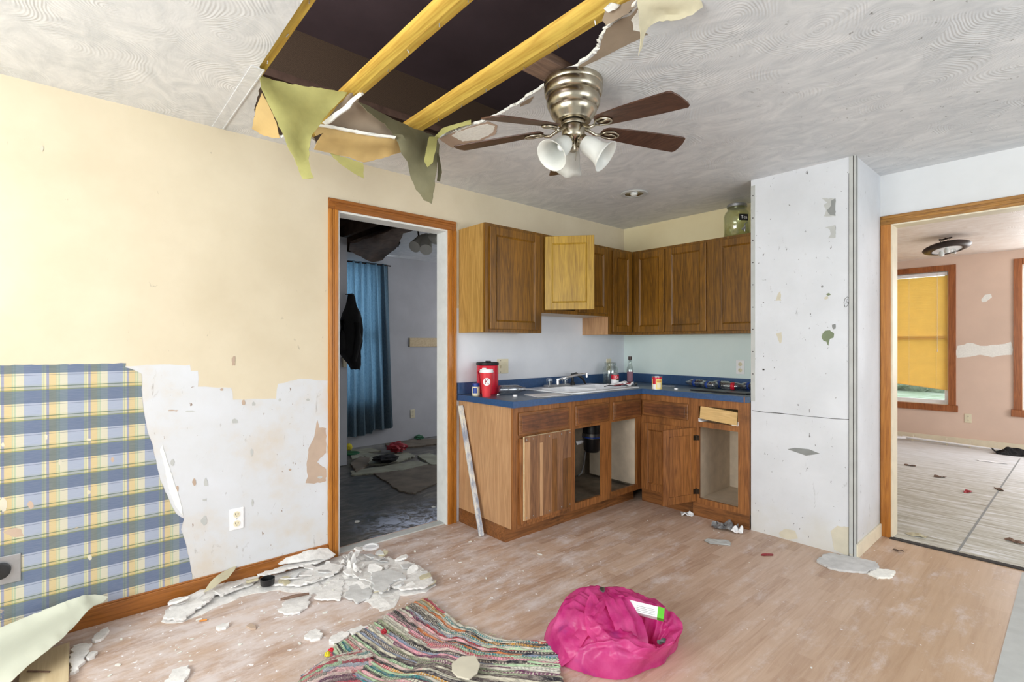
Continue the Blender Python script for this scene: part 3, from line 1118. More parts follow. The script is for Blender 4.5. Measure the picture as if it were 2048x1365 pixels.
spots = [(467, 723, 5, 12), (470, 843, 8, 5), (345, 925, 4, 8), (388, 965, 4, 7), (412, 966, 5, 9), (408, 1042, 7, 10), (344, 822, 12, 2), (380, 823, 10, 2), (503, 905, 3, 8), (580, 940, 3, 3), (560, 800, 4, 4), (616, 800, 4, 3),
         (487, 806, 4, 6), (507, 808, 4, 5), (410, 1000, 5, 3), (355, 978, 3, 6), (84, 297, 4, 6), (505, 1005, 3, 8), (443, 780, 3, 3), (640, 955, 5, 3), (178, 880, 5, 3), (62, 1010, 7, 9), (120, 925, 4, 8), (6, 890, 4, 5), (30, 1065, 22, 10), (5, 1010, 9, 14), (92, 875, 4, 6), (225, 920, 4, 5), (178, 985, 4, 5), (180, 1115, 5, 7)]
for i, (x, y, w, h) in enumerate(spots):
    q = [(x + w * math.cos(a) * rw.uniform(.6, 1.2), y + h * math.sin(a) * rw.uniform(.6, 1.2)) for a in [k * PI / 4 for k in range(8)]]
    patch('wall_chip', q, 'X', wp + 0.0009, 'tearp' if i % 3 == 0 else ('tan' if x < 300 else 'ltgreytear'), wallA, amp=0.0022, seg=0.007, thick=0.0004, seed=i)

# wall B (back) with wide opening into the parlour
mb = MB()
OX0, OX1, OZ = -0.848, 0.95, 2.105
mb.box(XA, OX0, YB, YB + 0.12, 0, ZC).box(OX1, 2.1, YB, YB + 0.12, 0, ZC).box(OX0, OX1, YB, YB + 0.12, OZ, ZC)
wallB = struct(mb.build('wall_back', 'wallB'), 'cream and pale blue back wall behind the cabinets')
mb = MB()
mb.box(OX0, OX0 + 0.012, YB - 0.002, YB + 0.122, 0, OZ - 0.012).box(OX1 - 0.012, OX1, YB - 0.002, YB + 0.122, 0, OZ - 0.012).box(OX0, OX1, YB - 0.002, YB + 0.122, OZ - 0.012, OZ)
struct(mb.build('door_2', 'creamtrim'), 'cream painted jamb of the wide opening')
segs = [(-0.903, -0.846, YB - 0.012, YB - 0.0005, 0, OZ - 0.0045), (-0.899, -0.872, YB - 0.018, YB - 0.0122, 0, OZ - 0.0045)]
hd = [(-0.903, OX1 + 0.055, YB - 0.012, YB - 0.0005, OZ - 0.004, OZ + 0.056), (-0.89, OX1 + 0.05, YB - 0.018, YB - 0.0115, OZ + 0.034, OZ + 0.054), (-0.87, OX1 + 0.03, YB - 0.015, YB - 0.0115, OZ + 0.014, OZ + 0.026)]
c0 = MB()
for b in segs + [(OX1, OX1 + 0.057, YB - 0.012, YB - 0.0005, 0, OZ - 0.0045)]:
    c0.box(*b)
c0 = struct(c0.build('trim_2', 'trim_z', bevel=0.002), 'oak casing around the wide opening to the pink room')
c1 = MB()
for b in hd:
    c1.box(*b)
c1.build('header', 'trim_x', c0, bevel=0.002)
# threshold strip
struct(MB().box(OX0, OX1, 4.085, 4.13, -0.001, 0.006).build('trim_3', 'dirt'), 'dark dirty threshold of the wide opening')
struct(MB().box(XA - 0.09, XA - 0.02, DY0 + 0.012, DY1 - 0.012, -0.001, 0.007).build('trim_4', 'ltgreytear'), 'pale threshold strip in the doorway')

# closet box
CX0, CX1, CY = -1.525, -0.905, 3.555
mb = MB()
mb.box(CX0, CX1, CY, YB, 0, ZC)
closet = struct(mb.build('wall_closet', 'closet'), 'scuffed white boxed-in closet wall between the cabinets and the opening')
cb = MB()
cb.box(CX1 - 0.032, CX1 - 0.012, CY - 0.003, CY, 0.02, ZC).box(CX1 - 0.006, CX1 + 0.004, CY - 0.006, CY + 0.004, 0, ZC).box(CX1, CX1 + 0.0035, CY + 0.02, CY + 0.04, 0, ZC)
cbo = cb.build('corner_bead', 'ltgreytear', closet)
cb = MB()
cb.box(CX1 - 0.011, CX1 - 0.007, CY - 0.0035, CY, 0, ZC).box(CX1, CX1 + 0.0037, CY + 0.009, CY + 0.014, 0.0, ZC)
cb.box(CX1 - 0.034, CX1 - 0.032, CY - 0.0035, CY, 0.0, ZC - 0.1)
cb.build('corner_crack', 'dirt', closet)
cb = MB()
cb.box(CX0 - 0.0005, CX0 + 0.028, CY - 0.002, CY, 0.9, ZC - 0.04)
cb.build('corner_bead', 'ltgreytear', closet)
cb = MB()
for k in range(9):
    z = 2.33 - k * 0.155
    cb.cyl((CX0 + 0.014, CY - 0.0015, z), (CX0 + 0.014, CY - 0.0035, z), 0.004, 0.004, 8)
cb.build('nail_heads', 'dirt', closet)
mb = MB()
mb.box(CX1, CX1 + 0.012, CY + 0.004, YB - 0.02, 0, 0.085)
struct(mb.build('baseboard_closet', 'creamtrim', bevel=0.002), 'dirty cream baseboard on the side of the closet wall')
cf = CY - 0.0002
cl = [('grey_tear', 'ltgreytear', [(1643, 397), (1671, 397), (1671, 433), (1648, 433), (1652, 422), (1648, 410), (1655, 405)]),
      ('grey_tear', 'greytear', [(1662, 402), (1671, 397), (1671, 432), (1660, 430), (1654, 420), (1662, 412)]),
      ('grey_tear', 'ltgreytear', [(1650, 455), (1671, 450), (1671, 476), (1656, 477), (1662, 468), (1660, 460)]),
      ('grey_tear', 'greytear', [(1664, 455), (1671, 451), (1671, 474), (1663, 472), (1667, 465)]),
      ('green_patch', 'sage', [(1645, 668), (1650, 662), (1660, 661), (1668, 667), (1667, 676), (1660, 678), (1658, 685), (1657, 692), (1653, 684), (1647, 682), (1643, 674)]),
      ('green_patch', 'sage', [(1652, 589), (1658, 586), (1662, 590), (1656, 592)]),
      ('tan_patch', 'tan', [(1551, 602), (1555, 590), (1561, 582), (1562, 602)]),
      ('tan_patch', 'tan', [(1552, 668), (1563, 665), (1563, 685), (1560, 688), (1556, 678)]),
      ('tan_patch', 'tan', [(1648, 596), (1655, 592), (1657, 597), (1650, 600)]),
      ('tan_patch', 'greytear', [(1664, 650), (1671, 648), (1671, 658), (1666, 659)]),
      ('scrape', 'greytear', [(1575, 899), (1590, 896), (1618, 899), (1640, 908), (1612, 912), (1592, 905)]),
      ('scrape', 'tan', [(1558, 1066), (1570, 1058), (1590, 1062), (1596, 1078), (1575, 1080), (1560, 1074)]),
      ('corner_patch', 'tan', [(1661, 1062), (1674, 1052), (1705, 1056), (1706, 1112), (1690, 1110), (1668, 1100)]),
      ('screw_hole', 'dirt', [(1525, 738), (1529, 738), (1529, 741), (1525, 741)]),
      ('crack', 'dirt', [(1504, 821), (1530, 824.6), (1560, 826.5), (1600, 831.2), (1640, 835), (1690, 839), (1709, 839), (1709, 840.6), (1670, 838.6), (1620, 834), (1570, 828.6), (1530, 825.6), (1504, 822)])]
for i, (n, m, q) in enumerate(cl):
    patch(n, q, 'Y', cf - 0.0003 * (i % 3), m, closet, amp=0.0025 if 'tear' in n or 'patch' in n else 0, seg=0.012, seed=40 + i, thick=0.0006)
# little leaf doodle on the wall
dl = [(1690, 614), (1688, 606), (1690, 598), (1695, 594), (1698, 596), (1698, 604), (1695, 612), (1690, 615)]
MB().tube([at(x, y, 'Y', CY - 0.001) for x, y in dl], 0.0011, 5).build('drawn_leaf', 'dirt', closet)
MB().tube([at(x, y, 'Y', CY - 0.001) for x, y in [(1696, 598), (1692, 601), (1695, 605), (1691, 608)]], 0.0009, 5).build('drawn_leaf_vein', 'dirt', closet)

# walls behind and beside the camera, with their window openings
mb = MB()
mb.box(-3.13, 2.12, -2.12, -2.0, 0, 0.9).box(-3.13, 2.12, -2.12, -2.0, 2.2, ZC).box(-3.13, -2.4, -2.12, -2.0, 0.9, 2.2).box(0.4, 2.12, -2.12, -2.0, 0.9, 2.2)
struct(mb.build('wall_front', 'wallB'))
mb = MB()
mb.box(2.0, 2.12, -2.0, 4.12, 0, 0.9).box(2.0, 2.12, -2.0, 4.12, 2.2, ZC).box(2.0, 2.12, -2.0, 0.6, 0.9, 2.2).box(2.0, 2.12, 3.0, 4.12, 0.9, 2.2)
struct(mb.build('wall_right', 'wallB'))

# ---- parlour (pink room)
mb = MB()
PY = 8.6
W1 = (-1.98, -1.155, 0.50, 2.255)
W2 = (-0.478, 0.36, 0.50, 2.255)
xs = [-3.0, W1[0], W1[1], W2[0], W2[1], 3.6]
for a, b in ((0, 1), (2, 3), (4, 5)):
    mb.box(xs[a], xs[b], PY, PY + 0.12, 0, ZC)
for w in (W1, W2):
    mb.box(w[0], w[1], PY, PY + 0.12, 0, w[2]).box(w[0], w[1], PY, PY + 0.12, w[3], ZC)
pinkw = struct(mb.build('wall_parlour_back', 'pink'), 'pink far wall with two oak framed windows')
patch('filler_patch', [(1915, 692), (1935, 686), (1960, 692), (1985, 690), (2010, 688), (2022, 684), (2026, 700), (2024, 710), (1998, 712), (1985, 715), (1960, 710), (1940, 714), (1914, 716), (1911, 705)], 'Y', PY, 'plasteredge', pinkw, amp=0.012, seg=0.05, thick=0.0015, seed=2)
patch('filler_patch', [(1962, 600), (1970, 590), (1982, 588), (1984, 595), (1972, 604), (1964, 605)], 'Y', PY, 'plasteredge', pinkw, amp=0.008, seg=0.04, thick=0.0015, seed=3)
struct(MB().box(-3.12, -3.0, 4.24, 8.72, 0, ZC).build('wall_parlour_left', 'pink'))
mb = MB()
mb.box(3.48, 3.6, 4.24, 8.72, 0, 0.7).box(3.48, 3.6, 4.24, 8.72, 2.3, ZC).box(3.48, 3.6, 4.24, 5.2, 0.7, 2.3).box(3.48, 3.6, 7.4, 8.72, 0.7, 2.3)
struct(mb.build('wall_parlour_right', 'pink'))
struct(MB().box(2.1, 3.6, 4.12, 4.24, 0, ZC).build('wall_parlour_front', 'pink'))
struct(MB().box(-3.12, 3.6, 4.24, 8.72, ZC, ZC + 0.1).build('ceiling', 'ceil_pink'), 'pinkish streaked ceiling of the room beyond the wide opening')
struct(MB().box(-3.0, 3.48, PY - 0.014, PY, 0.0, 0.085).box(-3.0, 3.48, PY - 0.05, PY, -0.003, 0.004).build('baseboard_parlour', 'creamtrim'), 'cream baseboard along the pink wall')


def window(n, w, label):
    x0, x1, z0, z1 = w
    mb = MB()
    mb.box(x0 - 0.075, x0, PY - 0.018, PY, z0, z1 + 0.075).box(x1, x1 + 0.075, PY - 0.018, PY, z0, z1 + 0.075).box(x0, x1, PY - 0.018, PY, z1, z1 + 0.075)
    mb.box(x0 - 0.095, x1 + 0.095, PY - 0.03, PY, z0 - 0.085, z0)
    root = struct(mb.build('window_%d' % n, 'wtrim', bevel=0.003), label)
    mb = MB()
    e = 0.045
    ym, ye = PY + 0.05, PY + 0.085
    mb.box(x0, x0 + e, ym, ye, z0, z1).box(x1 - e, x1, ym, ye, z0, z1).box(x0 + e, x1 - e, ym, ye, z0, z0 + e + 0.01).box(x0 + e, x1 - e, ym, ye, z1 - e, z1)
    zm = (z0 + z1) / 2
    mb.box(x0 + e, x1 - e, ym - 0.02, ye - 0.001, zm - 0.025, zm + 0.025)
    mb.build('window_sash', 'whitep', root, bevel=0.002)
    MB().box(x0, x0 + 0.004, PY, PY + 0.12, z0, z1).box(x1 - 0.004, x1, PY, PY + 0.12, z0, z1).box(x0 + 0.004, x1 - 0.004, PY, PY + 0.12, z0, z0 + 0.004).build('window_jamb', 'creamtrim', root)
    MB().box(x0 + e, x1 - e, PY + 0.066, PY + 0.069, z0 + e, z1 - e).build('window_pane', 'winglass', root)
    return root


t = NT('window_glass', 0.0)
gl = t.n('ShaderNodeBsdfGlossy')
gl.inputs['Roughness'].default_value = 0.02
tp = t.n('ShaderNodeBsdfTransparent')
mx = t.n('ShaderNodeMixShader')
mx.inputs[0].default_value = 0.06
t.t.links.new(tp.outputs[0], mx.inputs[1])
t.t.links.new(gl.outputs[0], mx.inputs[2])
t.t.links.new(mx.outputs[0], t.t.nodes['Material Output'].inputs[0])
MT['winglass'] = t.m
window(1, W1, 'oak trimmed window with a yellowed blind in the pink room')
window(2, W2, 'oak trimmed window at the right edge of the pink room')


def blind(w, zb0, zb1, label):
    x0, x1, z0, z1 = w
    x0 += 0.012
    x1 -= 0.012
    rt = thing('window_blind', label, 'blind', (x0, PY + 0.025, z1 - 0.03))
    hh = z1 - 0.03
    MB().box(x0, x1, PY + 0.008, PY + 0.038, hh - 0.022, hh + 0.018).build('headrail', 'whitep', rt, world=True)
    n = 66
    mb = MB()
    for k in range(n):
        tt = (k + 1) / n
        za = hh - 0.02 - (hh - 0.02 - zb0) * tt
        zb = hh - 0.02 - (hh - 0.02 - zb1) * tt
        y0, y1 = PY + 0.012, PY + 0.034
        a = [(x0, y0, za - 0.011), (x1, y0, zb - 0.011), (x1, y1, zb + 0.014), (x0, y1, za + 0.014)]
        vs = [mb.bm.verts.new(p) for p in a]
        mb.bm.faces.new(vs)
    o_ = mb.build('slats', 'blind', rt, world=True, solid=0.0008)
    mb = MB()
    for fx in (0.12, 0.5, 0.86):
        x = x0 + (x1 - x0) * fx
        mb.cyl((x, PY + 0.010, hh), (x, PY + 0.010, zb0 + (zb1 - zb0) * fx), 0.0012, seg=5)
    mb.cyl((x1 - 0.10, PY + 0.004, hh), (x1 - 0.10, PY + 0.004, hh - 1.0), 0.002, seg=6)
    mb.cyl((x1 - 0.10, PY + 0.004, hh - 1.0), (x1 - 0.10, PY + 0.004, hh - 1.03), 0.006, seg=6)
    mb.build('cords', 'creamtrim', rt, world=True)
    MB().prism([(x0, PY + 0.01, zb0 - 0.012), (x1, PY + 0.01, zb1 - 0.012), (x1, PY + 0.01, zb1), (x0, PY + 0.01, zb0)], (0, 0.026, 0)).build('bottom_rail', 'blind', rt, world=True)


blind(W1, 0.79, 0.70, 'yellowed slatted blind hanging crooked in the pink room window')

lawn = MB()
bmesh.ops.create_grid(lawn.bm, x_segments=2, y_segments=2, size=30, matrix=Matrix.Translation((0, 38.8, -0.5)))
struct(lawn.build('ground_outside', 'lawn'), 'pale grass outside the pink room window')
hd_ = MB()
for k in range(46):
    x = -22 + k * 0.95 + rnd.uniform(-.3, .3)
    bmesh.ops.create_icosphere(hd_.bm, subdivisions=3, radius=rnd.uniform(1.2, 2.2), matrix=Matrix.Translation((x, 26 + rnd.uniform(-1, 1), 0.4)))
for v in hd_.bm.verts:
    v.co += v.co.normalized() * 0 + Vector([noise.noise(v.co * 1.7 + Vector((i * 7, 0, 0))) * 0.5 for i in range(3)])
tag(hd_.build('hedge', 'leaves', smooth=True), 'grey green hedge far outside the pink room window', 'hedge', kind='stuff')

# ---- bedroom behind the doorway
BX = -6.0
mb = MB()
mb.box(BX - 0.12, BX, -0.4, 2.15, 0, ZC).box(BX - 0.12, BX, 2.98, 5.3, 0, ZC).box(BX - 0.12, BX, 2.15, 2.98, 0, 0.55).box(BX - 0.12, BX, 2.15, 2.98, 2.28, ZC)
bw = struct(mb.build('wall_bedroom_far', 'bluewhite'), 'grey blue far wall of the room behind the doorway')
struct(MB().box(BX, -5.2, -0.4, 2.204, 0, ZC).build('wall_bedroom_closet', 'bluewhite'), 'grey wall return at the left of the bedroom')
mb = MB()
mb.box(BX, -3.13, 5.28, 5.4, 0, 0.9).box(BX, -3.13, 5.28, 5.4, 2.1, ZC).box(BX, -5.2, 5.28, 5.4, 0.9, 2.1).box(-4.0, -3.13, 5.28, 5.4, 0.9, 2.1)
struct(mb.build('wall_bedroom_right', 'bluewhite'))
struct(MB().box(-5.2, -3.13, -0.5, -0.4, 0, ZC).build('wall_bedroom_left', 'bluewhite'))
# its ceiling: torn away on the left, intact on the right
br_px = [(772, 508), (790, 500), (800, 489), (797, 478), (803, 465), (815, 462), (828, 458), (845, 452), (870, 446)]
bpts = [at(x, y, 'Z', ZC) for x, y in br_px]
pol = [Vector((BX, bpts[0].y, ZC))] + bpts + [Vector((-3.13, 2.6, ZC)), Vector((-3.13, 5.3, ZC)), Vector((BX, 5.3, ZC))]
pol = [pol[0]] + jagged(pol[1:-3], 0.015, 0.05, random.Random(4), closed=False) + pol[-3:]
mb = MB()
mb.prism(pol, (0, 0, 0.013))
struct(mb.build('ceiling', 'ceil'), 'torn ceiling of the room behind the doorway')
struct(MB().box(-6.2, -3.3, -0.5, 5.4, 2.95, 3.0).box(-6.2, -6.12, -0.5, 5.4, ZC, 3.0).box(-3.6, -3.48, -0.5, 5.4, 2.6, 3.0).box(-6.2, -3.13, -0.6, -0.5, ZC, 3.0).box(-6.2, -3.13, 5.4, 5.5, ZC, 3.0).build('ceiling', 'joistdark'), 'dark roof space above the bedroom')
for k in range(7):
    y = 0.55 + k * 0.41
    j = MB().box(-6.1, -3.14, y, y + 0.038, ZC + 0.0135, ZC + 0.14).build('ceiling_joist', 'joistdark')
    origin_to(j, (-4.6, y + 0.019, ZC + 0.0135))
    tag(j, 'dark brown joist above the torn bedroom ceiling seen through the doorway', 'joist', 'dark joists over the bedroom')
# sagging dark ceiling sheet
sg = MB()
pts = [at(700, 500, 'Z', 2.35), at(745, 520, 'Z', 2.3), at(775, 512, 'Z', 2.38), at(800, 485, 'Z', 2.42), at(860, 448, 'Z', 2.43), at(800, 455, 'Z', 2.40), at(740, 475, 'Z', 2.34)]
tag(sheet('sagging_ceiling_board', [(698, 500, 5.6), (745, 524, 6.3), (765, 520, 6.3), (792, 497, 5.6), (806, 466, 4.9), (860, 446, 4.6), (800, 452, 4.6), (745, 474, 4.9), (700, 486, 5.2)], 'joistdark', thick=0.012, wob=0.02, seed=4),
    'dark sagging ceiling board above the blue curtain', 'ceiling board')

# curtain
cu = thing('curtain', 'blue curtain covering the window of the room behind the doorway', 'curtain', (-5.9, 2.6, 2.3))
mb = MB()
NU, NV = 110, 40
vs = []
for i in range(NU + 1):
    u = i / NU
    for jx in range(NV + 1):
        v = jx / NV
        y = 2.02 + (1.045 + 0.08 * v) * u
        ph = u * 62 + 0.8 * math.sin(v * 3 + u * 9)
        amp_ = 0.016 + 0.018 * v
        x = -5.93 + amp_ * math.sin(ph) + 0.008 * math.sin(ph * 2.3 + v * 4)
        zt = 2.325
        zb_ = 0.155 + (0.05 if u > 0.72 else 0.0) + 0.008 * math.sin(u * 20)
        vs.append(mb.bm.verts.new((x, y, zt + (zb_ - zt) * v)))
for i in range(NU):
    for jx in range(NV):
        a = i * (NV + 1) + jx
        mb.bm.faces.new((vs[a], vs[a + 1], vs[a + NV + 2], vs[a + NV + 1]))
mb.build('curtain_cloth', 'curtain', cu, world=True, smooth='all', solid=0.0015)
MB().cyl((-5.93, 1.98, 2.31), (-5.93, 3.10, 2.31), 0.008).build('curtain_rod', 'bronze', cu, world=True)
# window frame behind curtain
struct(MB().box(BX - 0.06, BX - 0.02, 2.15, 2.2, 0.55, 2.28).box(BX - 0.06, BX - 0.02, 2.93, 2.98, 0.55, 2.28).box(BX - 0.06, BX - 0.02, 2.15, 2.98, 1.38, 1.43).box(BX - 0.06, BX - 0.02, 2.15, 2.98, 0.55, 0.6).build('window_3', 'whitep'), 'window behind the blue curtain')

# jacket on the closet corner
jk = thing('jacket', 'black jacket hanging at the bedroom closet corner', 'jacket', tuple(pt(703, 590, 5.15)))
prof = [(590, 6, 702), (598, 8, 703), (612, 11, 703), (625, 17, 703), (640, 21, 702), (660, 22, 702), (685, 23, 701), (705, 21, 700), (716, 18, 705), (728, 13, 710), (738, 9, 711)]
mb = MB()
rings = []
for (py, hw, cx) in prof:
    ring = []
    for k in range(24):
        a = 2 * PI * k / 24
        w_ = hw * (1 + 0.12 * math.sin(a * 5 + py * 0.05))
        ring.append(mb.bm.verts.new(pt(cx + w_ * math.cos(a), py + 2 * math.sin(a * 3), 5.1 + 0.05 * math.sin(a) * (1 + 0.2 * math.sin(a * 4 + py)))))
    rings.append(ring)
for A, B in zip(rings, rings[1:]):
    for k in range(24):
        mb.bm.faces.new((A[k], A[(k + 1) % 24], B[(k + 1) % 24], B[k]))
mb.bm.faces.new(rings[0])
mb.bm.faces.new(rings[-1])
mb.build('jacket_body', 'blackcloth', jk, world=True, smooth='all')
MB().tube([pt(686, 640, 5.05), pt(684, 670, 5.04), pt(688, 705, 5.06)], [0.03, 0.034, 0.028], 10).build('sleeve', 'blackcloth', jk, world=True, smooth='all')
MB().tube([pt(713, 645, 5.05), pt(718, 680, 5.02), pt(708, 722, 5.04)], [0.03, 0.034, 0.026], 10).build('sleeve', 'blackcloth', jk, world=True, smooth='all')
MB().cyl((-5.2, 2.19, 1.83), (-5.12, 2.23, 1.83), 0.006).build('hanging_loop', 'blackcloth', jk, world=True)

tag(origin_to(MB().box(BX, BX + 0.02, 3.41, 3.95, 1.26, 1.38).build('wall_cleat', 'plyboard', bevel=0.002), (BX, 3.68, 1.26)), 'pale wood board screwed to the bedroom wall right of the curtain', 'board')


def outlet(name, loc, rotz, label, mat='whitep', kind='duplex', w=0.07, h=0.115):
    """plate in local coords: x across, faces -y"""
    t_ = thing(name, label, 'outlet' if kind != 'switch' else 'switch', loc, rotz)
    MB().box(-w / 2, w / 2, -0.006, 0, -h / 2, h / 2).build('cover_plate', mat, t_, bevel=0.003)
    if kind == 'duplex':
        for sz in (-1, 1):
            r_ = MB().lathe([(0, -0.0005), (0.0165, -0.0005), (0.0165, 0.0015), (0, 0.0015)], 20, Matrix.Translation((0, -0.0065, sz * 0.0245)) @ Matrix.Rotation(PI / 2, 4, 'X')).build('receptacle', 'ivory', t_)
            MB().box(-0.0075, -0.0050, -0.0085, -0.0079, sz * 0.0245 - 0.002, sz * 0.0245 + 0.008).box(0.0050, 0.0075, -0.0085, -0.0079, sz * 0.0245 - 0.002, sz * 0.0245 + 0.007).box(-0.002, 0.002, -0.0085, -0.0079, sz * 0.0245 - 0.010, sz * 0.0245 - 0.006).build('slots', 'slot', r_)
        MB().cyl((0, -0.006, 0), (0, -0.0075, 0), 0.003, seg=10).build('screw', 'steel', t_)
    return t_


outlet('wall_outlet', tuple(at(473, 1038, 'X', XA + 0.0006)), PI / 2, 'white double outlet low on the left wall beside the plaid wallpaper')
outlet('wall_outlet', tuple(at(1481, 735, 'Y', YB)), 0, 'white double outlet above the counter beside the closet wall')
outlet('wall_outlet', tuple(at(1217, 730, 'X', XA)), PI / 2, 'ivory outlet on the wall behind the empty glass jar', 'ivory')
outlet('wall_outlet', tuple(at(1936, 837, 'Y', PY)), 0, 'ivory outlet under the windows of the pink room', 'ivory')
outlet('wall_outlet', tuple(at(825, 828, 'X', BX)), PI / 2, 'beige outlet on the dim bedroom wall', 'ivory')
sw = outlet('light_switch', tuple(at(1005, 733, 'X', XA)), PI / 2, 'ivory double switch plate behind the red jug', 'ivory', 'switch', 0.115, 0.115)
MB().box(-0.03, -0.02, -0.02, -0.006, -0.012, 0.006).build('toggle', 'ivory', sw)
MB().box(0.014, 0.036, -0.009, -0.006, -0.032, 0.032).build('rocker', 'ivory', sw, bevel=0.001)
MB().cyl((-0.025, -0.006, 0.045), (-0.025, -0.0075, 0.045), 0.003, seg=8).cyl((-0.025, -0.006, -0.045), (-0.025, -0.0075, -0.045), 0.003, seg=8).build('screws', 'slot', sw)
# range receptacle at the left edge
rr_ = thing('range_outlet', 'steel plate with round black appliance socket in the plaid wallpaper', 'outlet', tuple(at(8, 1140, 'X', XA + 0.0016)), PI / 2)
MB().box(-0.075, 0.052, -0.006, 0, -0.062, 0.058).build('cover_plate', 'steel', rr_, bevel=0.006)
MB().lathe([(0, 0), (0.034, 0), (0.034, 0.014), (0.028, 0.016), (0, 0.012)], 28, Matrix.Translation((-0.012, -0.006, 0)) @ Matrix.Rotation(PI / 2, 4, 'X')).build('socket', 'black', rr_, smooth=True)

# small box on the bedroom closet corner
tag(origin_to(MB().box(-5.2, -5.17, 2.15, 2.19, 1.05, 1.16).build('thermostat', 'ivory', bevel=0.003), (-5.2, 2.17, 1.05)), 'small beige box on the bedroom closet corner below the jacket', 'wall box')

# ================================================================== CABINETS
def door_panel(mb_frame, w, h, t_=0.018, st=0.055, x0=0, z0=0, y1=0):
    """frame-and-panel slab, front towards -y, back plane at y1; returns (frame MB, panel MB)"""
    f = mb_frame
    ya, yb = y1 - t_, y1
    f.box(x0, x0 + st, ya, yb, z0, z0 + h).box(x0 + w - st, x0 + w, ya, yb, z0, z0 + h)
    f.box(x0 + st, x0 + w - st, ya, yb, z0, z0 + st).box(x0 + st, x0 + w - st, ya, yb, z0 + h - st, z0 + h)
    # sloped inner moulding
    i = 0.010
    a, b, c_, d = x0 + st, x0 + w - st, z0 + st, z0 + h - st
    o_ = [(a, ya, c_), (b, ya, c_), (b, ya, d), (a, ya, d)]
    n_ = [(a + i, ya + 0.009, c_ + i), (b - i, ya + 0.009, c_ + i), (b - i, ya + 0.009, d - i), (a + i, ya + 0.009, d - i)]
    vo_ = [f.bm.verts.new(p) for p in o_]
    vn = [f.bm.verts.new(p) for p in n_]
    for k in range(4):
        f.bm.faces.new((vo_[k], vo_[(k + 1) % 4], vn[(k + 1) % 4], vn[k]))
    return (a, b, c_, d, ya + 0.009)


def make_door(parent, x0, z0, w, h, mats, name='door', y1=0.0, both=False):
    mb = MB()
    a, b, c_, d, yp = door_panel(mb, w, h, x0=x0, z0=z0, y1=y1)
    dr = mb.build(name, mats[0], parent, bevel=0.003)
    MB().box(a + 0.001, b - 0.001, yp, yp + 0.004, c_ + 0.001, d - 0.001).build('door_panel', mats[1], dr)
    return dr


def make_drawer(parent, x0, z0, w, h, mats, name='drawer', y1=0.0):
    dr = MB().box(x0, x0 + w, y1 - 0.014, y1, z0, z0 + h).build(name, mats[0], parent, bevel=0.006)
    e = 0.022
    MB().box(x0 + e, x0 + w - e, y1 - 0.019, y1 - 0.0135, z0 + e, z0 + h - e).build('drawer_field', mats[1], dr, bevel=0.004)
    return dr


def frame_face(parent, w, z0, z1, openings, mat, st=0.0, name='face_frame', t_=0.019):
    """plate with rectangular openings (x0,x1,z0,z1)"""
    xs_ = sorted({0, w} | {o[0] for o in openings} | {o[1] for o in openings})
    zs = sorted({z0, z1} | {o[2] for o in openings} | {o[3] for o in openings})
    mb = MB()
    for xa, xb in zip(xs_, xs_[1:]):
        for za, zb in zip(zs, zs[1:]):
            cx, cz = (xa + xb) / 2, (za + zb) / 2
            if any(o[0] < cx < o[1] and o[2] < cz < o[3] for o in openings):
                continue
            mb.box(xa, xb, 0, t_, za, zb)
    bmesh.ops.remove_doubles(mb.bm, verts=mb.bm.verts, dist=1e-5)
    # drop interior walls
    seen = {}
    for f in list(mb.bm.faces):
        key = tuple(sorted(v.index for v in f.verts)) if False else frozenset(v for v in f.verts)
        seen.setdefault(key, []).append(f)
    for k, fs in seen.items():
        if len(fs) > 1:
            for f in fs:
                mb.bm.faces.remove(f)
    return mb.build(name, mat, parent)


def carcass(parent, w, d, z0, z1, side='veneer', lining='inside', t_=0.014, top=False, ends=(True, True)):
    mb = MB()
    if ends[0]:
        MB().box(0, t_, 0.019, d, z0, z1).build('side_panel', side, parent)
    if ends[1]:
        MB().box(w - t_, w, 0.019, d, z0, z1).build('side_panel', side, parent)
    mb = MB()
    mb.box(t_, w - t_, d - 0.008, d, z0, z1).box(t_, w - t_, 0.019, d - 0.008, z0, z0 + t_)
    if top:
        mb.box(t_, w - t_, 0.019, d - 0.008, z1 - t_, z1)
    mb.box(t_ + 0.0003, t_ + 0.002, 0.019, d - 0.008, z0 + t_, z1 - 0.002).box(w - t_ - 0.002, w - t_ - 0.0003, 0.019, d - 0.008, z0 + t_, z1 - 0.002)
    mb.build('cabinet_lining', lining, parent)


BT = 0.888
R90 = PI / 2
# --- base unit 1 on the left wall (door with nailed walnut boards)
bA = thing('base_cabinet', 'oak base cabinet beside the doorway with walnut boards nailed on its door', 'cabinet', (-2.41, 2.12, 0), R90)
w = 0.555
carcass(bA, w, 0.598, 0.10, BT)
frame_face(bA, w, 0.10, BT, [(0.065, 0.505, 0.735, 0.835), (0.065, 0.505, 0.16, 0.66)], 'base_z')
make_drawer(bA, 0.044, 0.703, 0.478, 0.150, ('base_x', 'oak_x'))
dr = make_door(bA, 0.048, 0.125, 0.474, 0.558, ('base_z', 'base_z'))
